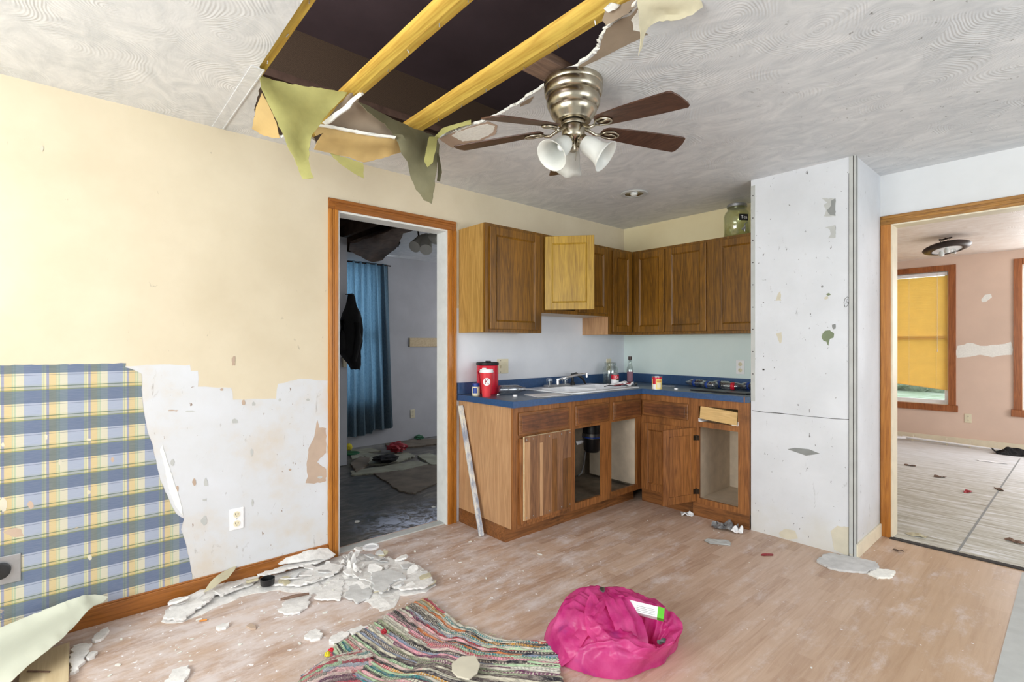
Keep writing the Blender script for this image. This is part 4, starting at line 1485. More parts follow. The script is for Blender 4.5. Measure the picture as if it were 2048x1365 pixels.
# walnut flooring strips nailed to door
xw = 0.078
sts = [(0.046, 'veneer'), (0.050, 'walnut'), (0.038, 'walnut'), (0.030, 'veneer'), (0.052, 'walnut'), (0.038, 'walnut'), (0.046, 'oak_z'), (0.060, 'walnut')]
MB().box(0.072, 0.520, -0.0265, -0.0185, 0.150, 0.695).build('backing_board', 'plyboard', dr)
rs = random.Random(3)
for ww, mm in sts:
    top_ = 0.693 - (rs.uniform(0.02, 0.08) if mm != 'walnut' else 0)
    nb = MB().box(xw, xw + ww - 0.001, -0.0315, -0.0262, 0.152, top_)
    nb.build('walnut_strip', mm, dr)
    if top_ < 0.69:
        MB().box(xw, xw + ww - 0.001, -0.0315, -0.0262, top_ + 0.001, 0.693).build('walnut_strip', 'walnut', dr)
    xw += ww
    if xw > 0.47:
        break
MB().box(xw, 0.519, -0.0315, -0.0262, 0.152, 0.50).build('walnut_strip', 'oak_z', dr)
MB().box(xw, 0.519, -0.0315, -0.0262, 0.501, 0.693).build('walnut_strip', 'walnut', dr)
nl = MB()
for x in (0.09, 0.15, 0.30, 0.42, 0.505):
    for z in (0.675, 0.17):
        nl.cyl((x, -0.031, z), (x, -0.034, z), 0.004, seg=8)
nl.build('nail_heads', 'steel', dr)
MB().box(0, w, 0.075, 0.090, 0, 0.10).box(-0.001, 0.011, 0.09, 0.598, 0, 0.0995).build('toe_kick', 'trim_y' if False else 'base_x', bA)

# --- sink base, doors missing
bS = thing('base_cabinet', 'open doorless sink base cabinet with the disposer inside', 'cabinet', (-2.41, 2.675, 0), R90)
w = 0.858
frame_face(bS, w, 0.10, BT, [(0.04, 0.345, 0.148, 0.685), (0.462, 0.800, 0.148, 0.690)], 'base_z')
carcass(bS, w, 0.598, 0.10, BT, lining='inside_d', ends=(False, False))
MB().box(0.800, 0.803, 0.02, 0.5, 0.14, 0.70).build('side_lining', 'inside', bS)
make_drawer(bS, 0.036, 0.705, 0.385, 0.148, ('base_x', 'oak_x'), 'false_front')
make_drawer(bS, 0.475, 0.700, 0.370, 0.148, ('base_x', 'oak_x'), 'false_front')
MB().box(0, w, 0.075, 0.090, 0, 0.10).build('toe_kick', 'base_x', bS)

# --- right-hand base units (back wall)
bB = thing('base_cabinet', 'closed oak base cabinet in the corner of the back wall', 'cabinet', (-2.41, 3.535, 0), 0)
w = 0.458
frame_face(bB, w, 0.10, BT, [(0.04, 0.41, 0.74, 0.82), (0.04, 0.41, 0.14, 0.63)], 'base_z')
carcass(bB, w, 0.580, 0.10, BT)
make_drawer(bB, 0.018, 0.712, 0.408, 0.128, ('base_x', 'oak_x'))
make_door(bB, 0.018, 0.112, 0.410, 0.545, ('base_z', 'base_z'))
MB().box(0, w, 0.012, 0.028, 0, 0.10).build('toe_kick', 'base_x', bB)

bC = thing('base_cabinet', 'open oak base cabinet beside the closet wall with its door swung out', 'cabinet', (-1.951, 3.535, 0), 0)
w = 0.42
frame_face(bC, w, 0.10, BT, [(0.048, 0.345, 0.715, 0.832), (0.052, 0.345, 0.140, 0.675)], 'base_z')
carcass(bC, w, 0.580, 0.10, BT)
db = MB().box(-0.1405, 0.1405, -0.012, 0.4, -0.0475, 0.0475)
db.xf(Matrix.Translation((0.197, 0.014, 0.775)) @ Matrix.Rotation(math.radians(4.5), 4, 'Y'))
db.build('drawer', 'drawerbox', bC, bevel=0.002)['label'] = 'pale drawer box without its front, sitting crooked'
MB().box(0.049, 0.075, -0.001, 0.3, 0.716, 0.722).box(0.047, 0.050, -0.0015, 0.3, 0.716, 0.74).box(0.30, 0.345, -0.001, 0.3, 0.716, 0.720).box(0.343, 0.3465, -0.0015, 0.3, 0.716, 0.745).build('drawer_slide', 'whitep', bC)
MB().box(0, w, 0.004, 0.022, 0, 0.10).build('toe_kick', 'base_x', bC)
# swung door (hinge on the left stile)
od = MB()
a_, b_, c2, d2, yp = door_panel(od, 0.315, 0.555)
hm = Matrix.Translation((0.030, -0.002, 0.112)) @ Matrix.Rotation(math.radians(-107), 4, 'Z') @ Matrix.Translation((0, 0, 0))
# door local: x from hinge outwards, front at -y ; swung so its back faces the camera
od.xf(hm)
odo = od.build('door', 'base_z', bC, bevel=0.003)
odo['label'] = 'door swung wide open showing its back'
MB().box(a_ + .001, b_ - .001, yp - 0.004, yp + 0.004, c2 + .001, d2 - .001).xf(hm).build('door_panel', 'base_z', odo)
for z in (0.075, 0.48):
    MB().box(0.0, 0.030, -0.004, 0.006, z - 0.018, z + 0.018).cyl((0.002, 0.004, z - 0.02), (0.002, 0.004, z + 0.02), 0.005, seg=8).xf(hm).build('hinge', 'hinge', odo)
    MB().box(0.036, 0.054, -0.004, 0.001, 0.112 + z - 0.018, 0.112 + z + 0.018).build('hinge', 'hinge', odo)

# --- upper cabinets
UT, UB = 2.135, 1.38


def upper(label, loc, rz, w, d, z0, z1, doors, open_i=None, right_end=True):
    rt = thing('wall_cabinet', label, 'cabinet', (loc[0], loc[1], z0), rz)
    h = z1 - z0
    i_side = loc[1] < 2.2
    frame_face(rt, w, 0, h, [(a + 0.02, a + b - 0.02, 0.03, h - 0.03) for a, b in doors], 'oakup_z')
    carcass(rt, w, d, 0, h, side='veneer_up' if i_side else 'veneer', top=True)
    for i, (a, b) in enumerate(doors):
        if i == open_i:
            continue
        make_door(rt, a, 0.022, b, h - 0.044, ('oakup_z', 'oakup_z'))
    return rt


upper('oak wall cabinet beside the doorway with light side panel', (-2.70, 2.12), R90, 0.543, 0.309, UB, UT, [(0.035, 0.480)])
uo = upper('shorter oak wall cabinet over the sink with its left door open', (-2.70, 2.664), R90, 0.826, 0.309, 1.535, UT, [(0.030, 0.375), (0.415, 0.370)], 0)
od = MB()
a_, b_, c2, d2, yp = door_panel(od, 0.372, 0.556)
hm = Matrix.Translation((0.034, -0.001, 0.022)) @ Matrix.Rotation(math.radians(-51), 4, 'Z')
od.xf(hm)
odo = od.build('door', 'oak_open_lit', uo, bevel=0.003)
odo['label'] = 'open oak door catching the light'
MB().box(a_ + .001, b_ - .001, yp, yp + 0.004, c2 + .001, d2 - .001).xf(hm).build('door_panel', 'oak_open_lit', odo)
upper('narrow oak wall cabinet in the inner corner on the left wall', (-2.70, 3.491), R90, 0.328, 0.309, UB, UT, [(0.030, 0.275)])
upper('two-door oak wall cabinet on the back wall next to the corner', (-2.6995, 3.82), 0, 0.747, 0.299, UB, UT, [(0.032, 0.305), (0.352, 0.362)])
upper('oak wall cabinet under the drink dispenser beside the closet wall', (-1.952, 3.82), 0, 0.426, 0.299, UB, UT, [(0.042, 0.350)])

# --- countertop
ct = thing('countertop', 'L-shaped blue laminate countertop with a low backsplash', 'countertop', (-2.7, 3.0, BT))
SX0, SX1, SY0, SY1 = -2.915, -2.475, 2.76, 3.48
mb = MB()
zt = 0.930
X0, X1 = XA + 0.0005, -2.385
for b in ((X0, X1, 2.10, SY0), (X0, X1, SY1, 3.512), (X0, SX0, SY0, SY1), (SX1, X1, SY0, SY1), (X0, -1.545, 3.512, 4.1195)):
    mb.box(b[0], b[1], b[2], b[3], BT + 0.001, zt)
mb.build('counter_slab', 'counter', ct, world=True)
mb = MB()
for b in ((X0, X1 - 0.003, 2.103, SY0), (X0, X1 - 0.003, SY1, 3.515), (X0, SX0, SY0, SY1), (SX1, X1 - 0.003, SY0, SY1), (X0, -1.548, 3.515, 4.119)):
    mb.box(b[0], b[1], b[2], b[3], zt - 0.001, zt + 0.0012)
mb.build('counter_surface', 'counter_top', ct, world=True)
bsp = MB().box(X0, XA + 0.02, 2.10, 4.1195, zt + 0.0012, zt + 0.085).box(XA + 0.02, -1.53, 4.10, 4.1195, zt + 0.0012, zt + 0.085).build('backsplash', 'counter', bevel=0.002)
tag(origin_to(bsp, (X0, 4.1, zt)), 'blue laminate backsplash strip along the two walls behind the counter', 'backsplash')
MB().prism([(-1.545, 3.516, BT + 0.001), (-1.528, 3.545, BT + 0.001), (-1.528, 4.11, BT + 0.001), (-1.545, 4.11, BT + 0.001)], (0, 0, 0.041)).build('worn_end', 'counter_top', ct, world=True)
MB().box(-1.556, -1.548, 3.5105, 3.513, BT + 0.002, zt - 0.001).build('chipped_edge', 'base_z', ct, world=True)

# --- sink
sk = thing('kitchen_sink', 'white enamel double bowl drop-in sink', 'sink', (-2.7, 3.12, zt))
mb = MB()
ox0, ox1, oy0, oy1 = -2.965, -2.432, 2.705, 3.545
zr = zt + 0.012
rim_in = [(-2.83, -2.49, 2.765, 3.085), (-2.83, -2.49, 3.125, 3.475)]
xs_ = [ox0, -2.83, -2.49, ox1]
ys_ = [oy0, 2.765, 3.085, 3.125, 3.475, oy1]
for i in range(3):
    for k in range(5):
        if i == 1 and k in (1, 3):
            continue
        mb.box(xs_[i], xs_[i + 1], ys_[k], ys_[k + 1], zt + 0.0015, zr)
bmesh.ops.remove_doubles(mb.bm, verts=mb.bm.verts, dist=1e-5)
seen = {}
for f in list(mb.bm.faces):
    seen.setdefault(frozenset(f.verts), []).append(f)
for k, fs in seen.items():
    if len(fs) > 1:
        for f in fs:
            mb.bm.faces.remove(f)
mb.build('sink_rim', 'white', sk, world=True, bevel=0.005, smooth=True)
for (xa, xb, ya, yb) in rim_in:
    mb = MB()
    rings = []
    for dz, ins in ((0.002, 0.0), (-0.01, 0.004), (-0.05, 0.010), (-0.14, 0.02), (-0.165, 0.035), (-0.172, 0.06)):
        ring = []
        for cx, cy, a0 in ((xb - ins - .04, yb - ins - .04, 0), (xa + ins + .04, yb - ins - .04, 90), (xa + ins + .04, ya + ins + .04, 180), (xb - ins - .04, ya + ins + .04, 270)):
            for k in range(5):
                a = math.radians(a0 + k * 22.5)
                ring.append(mb.bm.verts.new((cx + .04 * math.cos(a), cy + .04 * math.sin(a), zr + dz)))
        rings.append(ring)
    for A, B in zip(rings, rings[1:]):
        for k in range(len(A)):
            mb.bm.faces.new((A[k], A[(k + 1) % len(A)], B[(k + 1) % len(A)], B[k]))
    mb.bm.faces.new(rings[-1])
    mb.build('bowl', 'white', sk, world=True, smooth=True, solid=0.003)

# --- faucet
fz = zr
fc = thing('faucet', 'chrome faucet with clear knobs on the sink deck', 'faucet', (-2.90, 3.05, fz))
MB().box(-2.935, -2.875, 2.915, 3.185, fz, fz + 0.018).build('base_plate', 'steel', fc, world=True, bevel=0.006)
for y in (2.955, 3.145):
    MB().lathe([(0, 0), (0.015, 0), (0.017, 0.010), (0.024, 0.018), (0.026, 0.035), (0.024, 0.050), (0.012, 0.056), (0, 0.057)], 12, Matrix.Translation((-2.905, y, fz + 0.018)), lambda a, z: 1 + 0.10 * math.cos(6 * a)).build('handle', 'glass', fc, world=True)
    MB().cyl((-2.905, y, fz + 0.016), (-2.905, y, fz + 0.05), 0.007).build('handle_stem', 'chrome', fc, world=True)
p0 = pt(1121, 766, 4.12)
p0 = Vector((-2.90, 3.05, fz + 0.018))
tip = at(1172, 748, 'X', -2.72)
MB().cyl(p0, p0 + Vector((0, 0, 0.045)), 0.017, 0.015, 16).build('spout_base', 'chrome', fc, world=True, smooth=True)
s0 = p0 + Vector((0, 0, 0.035))
MB().tube([s0, s0.lerp(tip, 0.3) + Vector((0, 0, 0.004)), s0.lerp(tip, 0.7) + Vector((0, 0, 0.006)), tip, tip + Vector((0.008, 0.008, -0.006))], [0.012, 0.011, 0.0095, 0.0095, 0.009], 12).build('spout', 'chrome', fc, world=True, smooth='all')
MB().cyl(tip + Vector((0.004, 0.004, 0.006)), tip + Vector((0.004, 0.004, -0.03)), 0.0115, 0.012, 14).build('aerator', 'chrome', fc, world=True, smooth=True)
sp = thing('sink_sprayer', 'black sink sprayer standing behind the faucet', 'sprayer', (-2.92, 3.26, fz))
MB().lathe([(0, 0), (0.022, 0), (0.020, 0.02), (0.012, 0.03), (0.011, 0.07), (0.016, 0.085), (0.015, 0.10), (0, 0.104)], 16, Matrix.Translation((-2.92, 3.26, fz))).build('sprayer_body', 'black', sp, world=True, smooth=True)
MB().tube([(-2.92, 3.26, fz + 0.09), (-2.905, 3.285, fz + 0.098), (-2.87, 3.33, fz + 0.06), (-2.86, 3.36, fz + 0.01)], [0.012, 0.014, 0.012, 0.008], 10).build('sprayer_hose', 'black', sp, world=True, smooth='all')

# --- disposer and hose under the sink
dp = thing('garbage_disposer', 'black and grey garbage disposer hanging under the sink', 'disposer', tuple(at(1187, 880, 'X', -2.62)))
dc = at(1184, 876, 'X', -2.62)
MB().lathe([(0, -0.10), (0.045, -0.098), (0.058, -0.08), (0.060, -0.02), (0.066, -0.01), (0.068, 0.08), (0.06, 0.10), (0.03, 0.11), (0.03, 0.13), (0, 0.13)], 28, Matrix.Translation(dc) @ Matrix.Diagonal((1.15, 1.15, 1.15, 1))).build('disposer_body', 'black', dp, world=True, smooth=True)
MB().lathe([(0.0685, 0.0), (0.070, 0.0), (0.070, 0.035), (0.0685, 0.035)], 28, Matrix.Translation(dc) @ Matrix.Diagonal((1.15, 1.15, 1.15, 1))).build('label_band', 'silver', dp, world=True, smooth=True)
MB().lathe([(0.0702, 0.006), (0.0708, 0.006), (0.0708, 0.014), (0.0702, 0.014)], 28, Matrix.Translation(dc) @ Matrix.Diagonal((1.15, 1.15, 1.15, 1))).build('label_stripe', 'blue', dp, world=True, smooth=True)
MB().tube([dc + Vector((-0.02, -0.03, -0.08)), dc + Vector((-0.02, -0.06, -0.12)), dc + Vector((0.0, -0.10, -0.20)), dc + Vector((0.01, -0.14, -0.26)), dc + Vector((0, -0.17, -0.28))], 0.006, 8).build('drain_hose', 'hose', dp, world=True, smooth='all')
MB().cyl(dc + Vector((-0.06, -0.02, -0.03)), dc + Vector((-0.10, -0.08, -0.05)), 0.017).build('drain_elbow', 'whitep', dp, world=True, smooth=True)
bl = at(1162, 985, 'Z', 0.117)
bl = Vector((-2.55, 2.80, 0.1145))  # loose clear plastic lid under the sink
tag(origin_to(MB().lathe([(0.050, 0.0), (0.055, 0.0), (0.056, 0.012), (0.050, 0.012), (0.048, 0.004), (0, 0.003), (0, 0.0), (0.05, 0.0)], 28, Matrix.Translation(bl)).build('clear_lid', 'pet', smooth=True), bl), 'clear round plastic lid on the floor of the sink cabinet', 'dish')

# ================================================================== THINGS ON THE COUNTER
zc = zt + 0.0012


def onc(px, F):
    p = pt(px, 700, F)
    return Vector((p.x, p.y, zc))


# red jug
p = onc(975, 3.70)
jg = thing('travel_jug', 'big red plastic jug with a black lid behind the red cup', 'jug', tuple(p))
MB().lathe([(0, 0), (0.076, 0), (0.080, 0.006), (0.080, 0.205), (0.076, 0.212), (0, 0.212)], 36).build('jug_body', 'red', jg, smooth=True)
MB().lathe([(0.0, 0.210), (0.081, 0.210), (0.084, 0.215), (0.084, 0.228), (0.078, 0.234), (0.02, 0.232), (0, 0.232)], 36).build('jug_lid', 'black', jg, smooth=True)
MB().box(-0.012, 0.028, -0.012, 0.012, 0.231, 0.243).build('spout_cap', 'black', jg, bevel=0.003)
dcam = Vector((AX, -AY, 0))   # towards the camera
dright = Vector((AY, AX, 0))
hpn = [-dright * 0.05 + dcam * 0.064 + Vector((0, 0, z)) for z in (0.02, 0.05, 0.12, 0.17)]
MB().tube([-dright * 0.052 + dcam * 0.055 + Vector((0, 0, 0.17)), -dright * 0.056 + dcam * 0.09 + Vector((0, 0, 0.165)), -dright * 0.056 + dcam * 0.095 + Vector((0, 0, 0.10)), -dright * 0.056 + dcam * 0.088 + Vector((0, 0, 0.03)), -dright * 0.052 + dcam * 0.055 + Vector((0, 0, 0.02))], 0.011, 10).build('handle', 'red', jg, smooth='all')
# red cup
p = onc(973, 3.50)
cp = thing('paper_cup', 'tall red paper cup with white lid and round white K emblem', 'cup', tuple(p))
rf = lambda z: 0.030 + 0.0165 * z / 0.170
MB().lathe([(0, 0), (0.030, 0), (rf(0.17), 0.170), (0, 0.170)], 36).build('cup_body', 'redcup', cp, smooth=True)
MB().lathe([(0, 0.168), (0.049, 0.168), (0.050, 0.176), (0.047, 0.180), (0.047, 0.188), (0.043, 0.192), (0.02, 0.192), (0, 0.192)], 36).build('cup_lid', 'whitep', cp, smooth=True)
MB().box(-0.014, 0.014, -0.03, 0.0, 0.190, 0.199).xf(Matrix.Rotation(-0.85, 4, 'Z')).build('sip_hole_rim', 'whitep', cp, bevel=0.003)
ang0 = math.atan2(-AY, AX) + 0.10


def wrapc(co, z0, off):
    z = z0 + co.y
    r_ = rf(z) + off + co.z
    a = ang0 + co.x / rf(z)
    return Vector((r_ * math.cos(a), r_ * math.sin(a), z))


mb = MB()
ctr = mb.bm.verts.new(wrapc(Vector((0, 0, 0)), 0.105, 0.0008))
rings = []
for rr2 in (0.009, 0.019, 0.027):
    rings.append([mb.bm.verts.new(wrapc(Vector((rr2 * math.cos(k * PI / 14), rr2 * math.sin(k * PI / 14), 0)), 0.105, 0.0008)) for k in range(28)])
for k in range(28):
    mb.bm.faces.new((ctr, rings[0][k], rings[0][(k + 1) % 28]))
    for A, B in zip(rings, rings[1:]):
        mb.bm.faces.new((A[k], B[k], B[(k + 1) % 28], A[(k + 1) % 28]))
mb.build('emblem_disc', 'whitep', cp, smooth='all')
text_mesh('K', 0.050, 'emblem_letter', 'darkred', lambda co: wrapc(co, 0.105, 0.0014), cp)
# petroleum-jelly style jar
p = onc(952, 3.56)
vj = thing('small_jar', 'small white jar with blue lid left of the red cup', 'jar', tuple(p))
MB().lathe([(0, 0), (0.026, 0), (0.028, 0.004), (0.028, 0.060), (0.024, 0.066), (0, 0.066)], 28).build('jar_body', 'ivory', vj, smooth=True)
MB().lathe([(0, 0.064), (0.026, 0.064), (0.026, 0.086), (0.024, 0.088), (0, 0.088)], 28).build('jar_lid', 'blue', vj, smooth=True)
mb = MB()
for k in range(7):
    pass
vv_ = []
for k in range(9):
    a = ang0 - 0.9 + k * 0.14
    vv_.append((Vector((0.0286 * math.cos(a), 0.0286 * math.sin(a), 0.018)), Vector((0.0286 * math.cos(a), 0.0286 * math.sin(a), 0.056))))
for (a, b), (c_, d) in zip(vv_, vv_[1:]):
    mb.bm.faces.new([mb.bm.verts.new(x) for x in (a, c_, d, b)])
mb.build('jar_label', 'blue', vj)


def lying_bottle(name, c, ang, label, L=0.20, r_=0.031, group=None, labelcol='blue', cap=False, z=None):
    z = zc if z is None else z
    t_ = thing(name, label, 'bottle', (c.x, c.y, z + r_ * 1.04), 0, group, rot=(0, PI / 2, ang))
    pr_ = [(0, 0), (r_ * 0.6, 0), (r_, 0.008), (r_, 0.03), (r_ * 0.94, 0.035), (r_, 0.04), (r_ * 0.97, L * 0.34), (r_ * 0.93, L * 0.36), (r_ * 0.97, L * 0.38), (r_, L * 0.62), (r_ * 0.85, L * 0.76), (r_ * 0.45, L * 0.90), (r_ * 0.40, L)]
    inner = [(max(0, a - 0.0008), b) for a, b in pr_[::-1][:-2]] + [(0, 0.001)]
    MB().lathe([(a, b - L / 2) for a, b in pr_] + [(a, b - L / 2) for a, b in inner], 24).build('bottle_body', 'pet', t_, smooth='all')
    MB().lathe([(r_ * 0.985, L * 0.40 - L / 2), (r_ * 1.012, L * 0.40 - L / 2), (r_ * 1.012, L * 0.56 - L / 2), (r_ * 0.985, L * 0.56 - L / 2)], 24).build('bottle_label', labelcol, t_, smooth='all') if labelcol else None
    if cap:
        MB().lathe([(0, L / 2 + 0.012), (0.015, L / 2 + 0.012), (0.015, L / 2 - 0.004), (0.0, L / 2 - 0.004)], 16).build('bottle_cap', 'whitep', t_)
    return t_


lying_bottle('plastic_bottle', onc(1024, 3.66), math.atan2(AX, AY) + 0.35, 'crumpled clear plastic bottle lying beside the red jug', 0.21, 0.033, labelcol=None)
# loose caps
for i, (px, F, lab, m_) in enumerate([(932, 3.70, 'black cap at the left end of the counter by the doorway', 'black'), (1352, 4.04, 'white bottle cap on the counter right of the soup can', 'whitep'), (1030, 3.50, 'white crumpled cap in front of the clear bottle', 'whitep'), (996, 3.55, 'small clear lid beside the red cup', 'pet')]):
    q = onc(px, F)
    o_ = MB().lathe([(0, 0), (0.0155, 0), (0.016, 0.003), (0.0150, 0.011), (0.0, 0.012)], 18, Matrix.Translation(q)).build('bottle_cap', m_, smooth=True)
    tag(origin_to(o_, q), lab, 'cap')
# flat white sheet in front of sink
q = [onc(1038, 3.66), onc(1075, 3.75), onc(1120, 3.60), onc(1108, 3.50)]
shp = [Vector((-2.66, 2.45, zc)), Vector((-2.60, 2.70, zc)), Vector((-2.425, 2.66, zc)), Vector((-2.47, 2.40, zc))]
tag(origin_to(MB().prism(shp, (0, 0, 0.002)).build('paper_sheet', 'paper'), shp[0]), 'flat white paper on the counter left of the sink', 'paper')

# glass jar
p = onc(1221, 4.58)
gj = thing('glass_jar', 'big empty glass jar without a lid in the counter corner', 'jar', tuple(p))
pf = [(0, 0), (0.062, 0), (0.070, 0.010), (0.071, 0.13), (0.064, 0.155), (0.050, 0.168), (0.050, 0.176), (0.054, 0.178), (0.054, 0.196), (0.050, 0.196), (0.047, 0.170), (0.060, 0.150), (0.067, 0.13), (0.066, 0.012), (0, 0.005)]
MB().lathe(pf, 32).build('jar_glass', 'glass', gj, smooth='all')


def wrap_patch(parent, name, mat, r_, a0, a1, z0, z1, n=12):
    mb = MB()
    L_ = []
    for k in range(n + 1):
        a = a0 + (a1 - a0) * k / n
        L_.append((mb.bm.verts.new((r_ * math.cos(a), r_ * math.sin(a), z0)), mb.bm.verts.new((r_ * math.cos(a), r_ * math.sin(a), z1))))
    for (a, b), (c_, d) in zip(L_, L_[1:]):
        mb.bm.faces.new((a, c_, d, b))
    return mb.build(name, mat, parent, smooth='all')


AC = math.atan2(-AY, AX)
p = onc(1230, 4.40)
cn = thing('soup_can', 'red and white soup can beside the glass jar', 'can', tuple(p))
MB().lathe([(0, 0.001), (0.035, 0.001), (0.0355, 0.0), (0.0355, 0.003), (0.034, 0.005), (0.034, 0.100), (0.0355, 0.102), (0.0355, 0.105), (0.033, 0.105), (0.032, 0.102), (0, 0.102)], 28).build('can_body', 'steel', cn, smooth=True)
MB().lathe([(0.0345, 0.006), (0.0346, 0.056)], 28).build('white_label', 'whitep', cn, smooth='all')
MB().lathe([(0.0346, 0.056), (0.0345, 0.098)], 28).build('red_label', 'red', cn, smooth='all')
text_mesh('Ca', 0.032, 'label_text', 'whitep', lambda co: Vector(((0.0352 + co.z) * math.cos(AC + 0.25 + co.x / 0.035), (0.0352 + co.z) * math.sin(AC + 0.25 + co.x / 0.035), 0.077 + co.y)), cn, 0.0003)
wrap_patch(cn, 'green_band', 'dgreen', 0.0352, AC + 0.15, AC + 1.1, 0.050, 0.058)
p = onc(1314, 4.02)
cn = thing('soup_can', 'open soup can with yellow and red label on the back counter', 'can', tuple(p))
MB().lathe([(0, 0.001), (0.040, 0.001), (0.041, 0.0), (0.041, 0.003), (0.039, 0.005), (0.039, 0.103), (0.041, 0.105), (0.041, 0.108), (0.038, 0.108), (0.038, 0.02), (0, 0.018)], 28).build('can_body', 'steel', cn, smooth=True)
MB().lathe([(0.0395, 0.006), (0.0395, 0.100)], 28).build('cream_label', 'kraftlabel' if False else 'yellowlabel' if 'yellowlabel' in MT else 'kraft', cn, smooth='all')
wrap_patch(cn, 'red_band', 'red', 0.0399, AC - 1.4, AC + 0.9, 0.086, 0.100)
wrap_patch(cn, 'red_badge', 'red', 0.0400, AC - 1.2, AC - 0.45, 0.045, 0.088)
wrap_patch(cn, 'white_corner', 'whitep', 0.0400, AC - 1.3, AC - 0.55, 0.006, 0.045)
wrap_patch(cn, 'label_picture', 'ivory', 0.0400, AC - 0.25, AC + 0.55, 0.02, 0.055)
wrap_patch(cn, 'label_lettering', 'orange', 0.0400, AC - 0.35, AC + 0.65, 0.066, 0.074)
# wine vinegar bottle
p = onc(1260, 4.50)
wb = thing('glass_bottle', 'tall glass bottle half full of dark red liquid in the corner', 'bottle', tuple(p))
pf = [(0, 0), (0.028, 0), (0.031, 0.005), (0.031, 0.13), (0.027, 0.155), (0.014, 0.185), (0.0125, 0.225), (0.0145, 0.226), (0.0145, 0.235), (0.011, 0.235), (0.0105, 0.19), (0.024, 0.155), (0.028, 0.13), (0.028, 0.006), (0, 0.005)]
MB().lathe(pf, 28).build('bottle_glass', 'glass', wb, smooth='all')
MB().lathe([(0, 0.006), (0.0275, 0.006), (0.0275, 0.118), (0, 0.118)], 28).build('liquid', 'wine', wb, smooth=True)
MB().lathe([(0, 0.255), (0.0155, 0.255), (0.016, 0.225), (0.0, 0.225)], 18).build('bottle_cap', 'bronze', wb, smooth=True)
wrap_patch(wb, 'bottle_label', 'winelabel', 0.0316, AC - 1.2, AC + 0.7, 0.03, 0.12)
# crumpled foil bit
def crumple(name, c, r_, mat, seed, flat=0.6, sub=3, rough=0.45):
    mb = MB()
    bmesh.ops.create_icosphere(mb.bm, subdivisions=sub, radius=r_)
    off = Vector((seed * 5.3, seed * 1.7, 0))
    for v in mb.bm.verts:
        n_ = v.co.normalized()
        k = 1 + rough * noise.noise(n_ * 2.6 + off) + rough * 0.7 * noise.noise(n_ * 6 + off)
        v.co = Vector((n_.x * r_ * k, n_.y * r_ * k, n_.z * r_ * k * flat))
    mz = min(v.co.z for v in mb.bm.verts)
    for v in mb.bm.verts:
        v.co.z -= mz
    o_ = mb.build(name, mat)
    o_.location = c
    return o_


tag(crumple('foil_ball', onc(1272, 4.42), 0.014, 'silver', 2, 0.8), 'crumpled silver foil beside the glass bottle', 'foil')
# papers by the sink's right end
def crumpled_sheet(name, c, w, d, rz, mat, label, cat, seed, amp=0.012, group=None, jag=0.12, thick=0.0012):
    rg_ = random.Random(seed)
    poly = []
    for a in range(14):
        t_ = 2 * PI * a / 14
        cx, cy = math.cos(t_), math.sin(t_)
        k = 1 / max(abs(cx), abs(cy)) ** 0.8
        poly.append((w / 2 * cx * k * (1 + rg_.uniform(-jag, jag)), d / 2 * cy * k * (1 + rg_.uniform(-jag, jag))))
    vs_, fs_ = grid2d(poly, min(w, d) / 7)
    mb = MB()
    L_ = [mb.bm.verts.new((v[0], v[1], amp * abs(noise.noise(Vector((v[0] * 9 / max(w, .1) * .3, v[1] * 9 / max(w, .1) * .3, seed))) * 2.2 + 0.6 * noise.noise(Vector((v[0] * 40, v[1] * 40, seed)))) + thick)) for v in vs_]
    for f in fs_:
        mb.bm.faces.new([L_[i] for i in f])
    mz = min(v.co.z for v in mb.bm.verts)
    for v in mb.bm.verts:
        v.co.z += thick - mz
    o_ = mb.build(name, mat, solid=thick)
    o_.location = c
    o_.rotation_euler = (0, 0, rz)
    return tag(o_, label, cat, group)


crumpled_sheet('paper_plate', Vector((-2.60, 3.50, zr)), 0.24, 0.16, 0.5, 'paper', 'crumpled white papers at the right end of the sink', 'paper', 4, 0.03)
tag(origin_to(MB().box(-0.015, 0.015, -0.075, 0.075, 0, 0.004).xf(Matrix.Translation((-2.53, 3.44, zr + 0.018)) @ Matrix.Rotation(-0.35, 4, 'Z') @ Matrix.Rotation(0.12, 4, 'X')).build('red_box_flap', 'darkred'), (-2.53, 3.44, zr + 0.018)), 'dark red folded carton strip on the papers by the sink', 'carton')
tag(origin_to(MB().tube([(-2.56, 3.24, zr + 0.01), (-2.54, 3.28, zr + 0.02), (-2.52, 3.33, zr + 0.012), (-2.50, 3.38, zr + 0.014)], 0.004, 6).build('bent_cord', 'black'), (-2.54, 3.3, zr)), 'short dark bent cord lying over the right sink bowl', 'wire')  # short length of dark cord
# spoon
spn = thing('plastic_spoon', 'white plastic spoon behind the yellow soup can', 'spoon', tuple(onc(1335, 4.30)), math.atan2(AX, AY))
MB().tube([(-0.08, 0, 0.004), (-0.02, 0, 0.006), (0.03, 0, 0.004)], [0.004, 0.003, 0.004], 6).build('handle', 'whitep', spn)
MB().lathe([(0, 0.0), (0.012, 0.001), (0.018, 0.006), (0.016, 0.006), (0.010, 0.003), (0, 0.002)], 16, Matrix.Translation((0.045, 0, 0.001)) @ Matrix.Diagonal((1.5, 1, 1, 1))).build('bowl', 'whitep', spn, smooth='all')
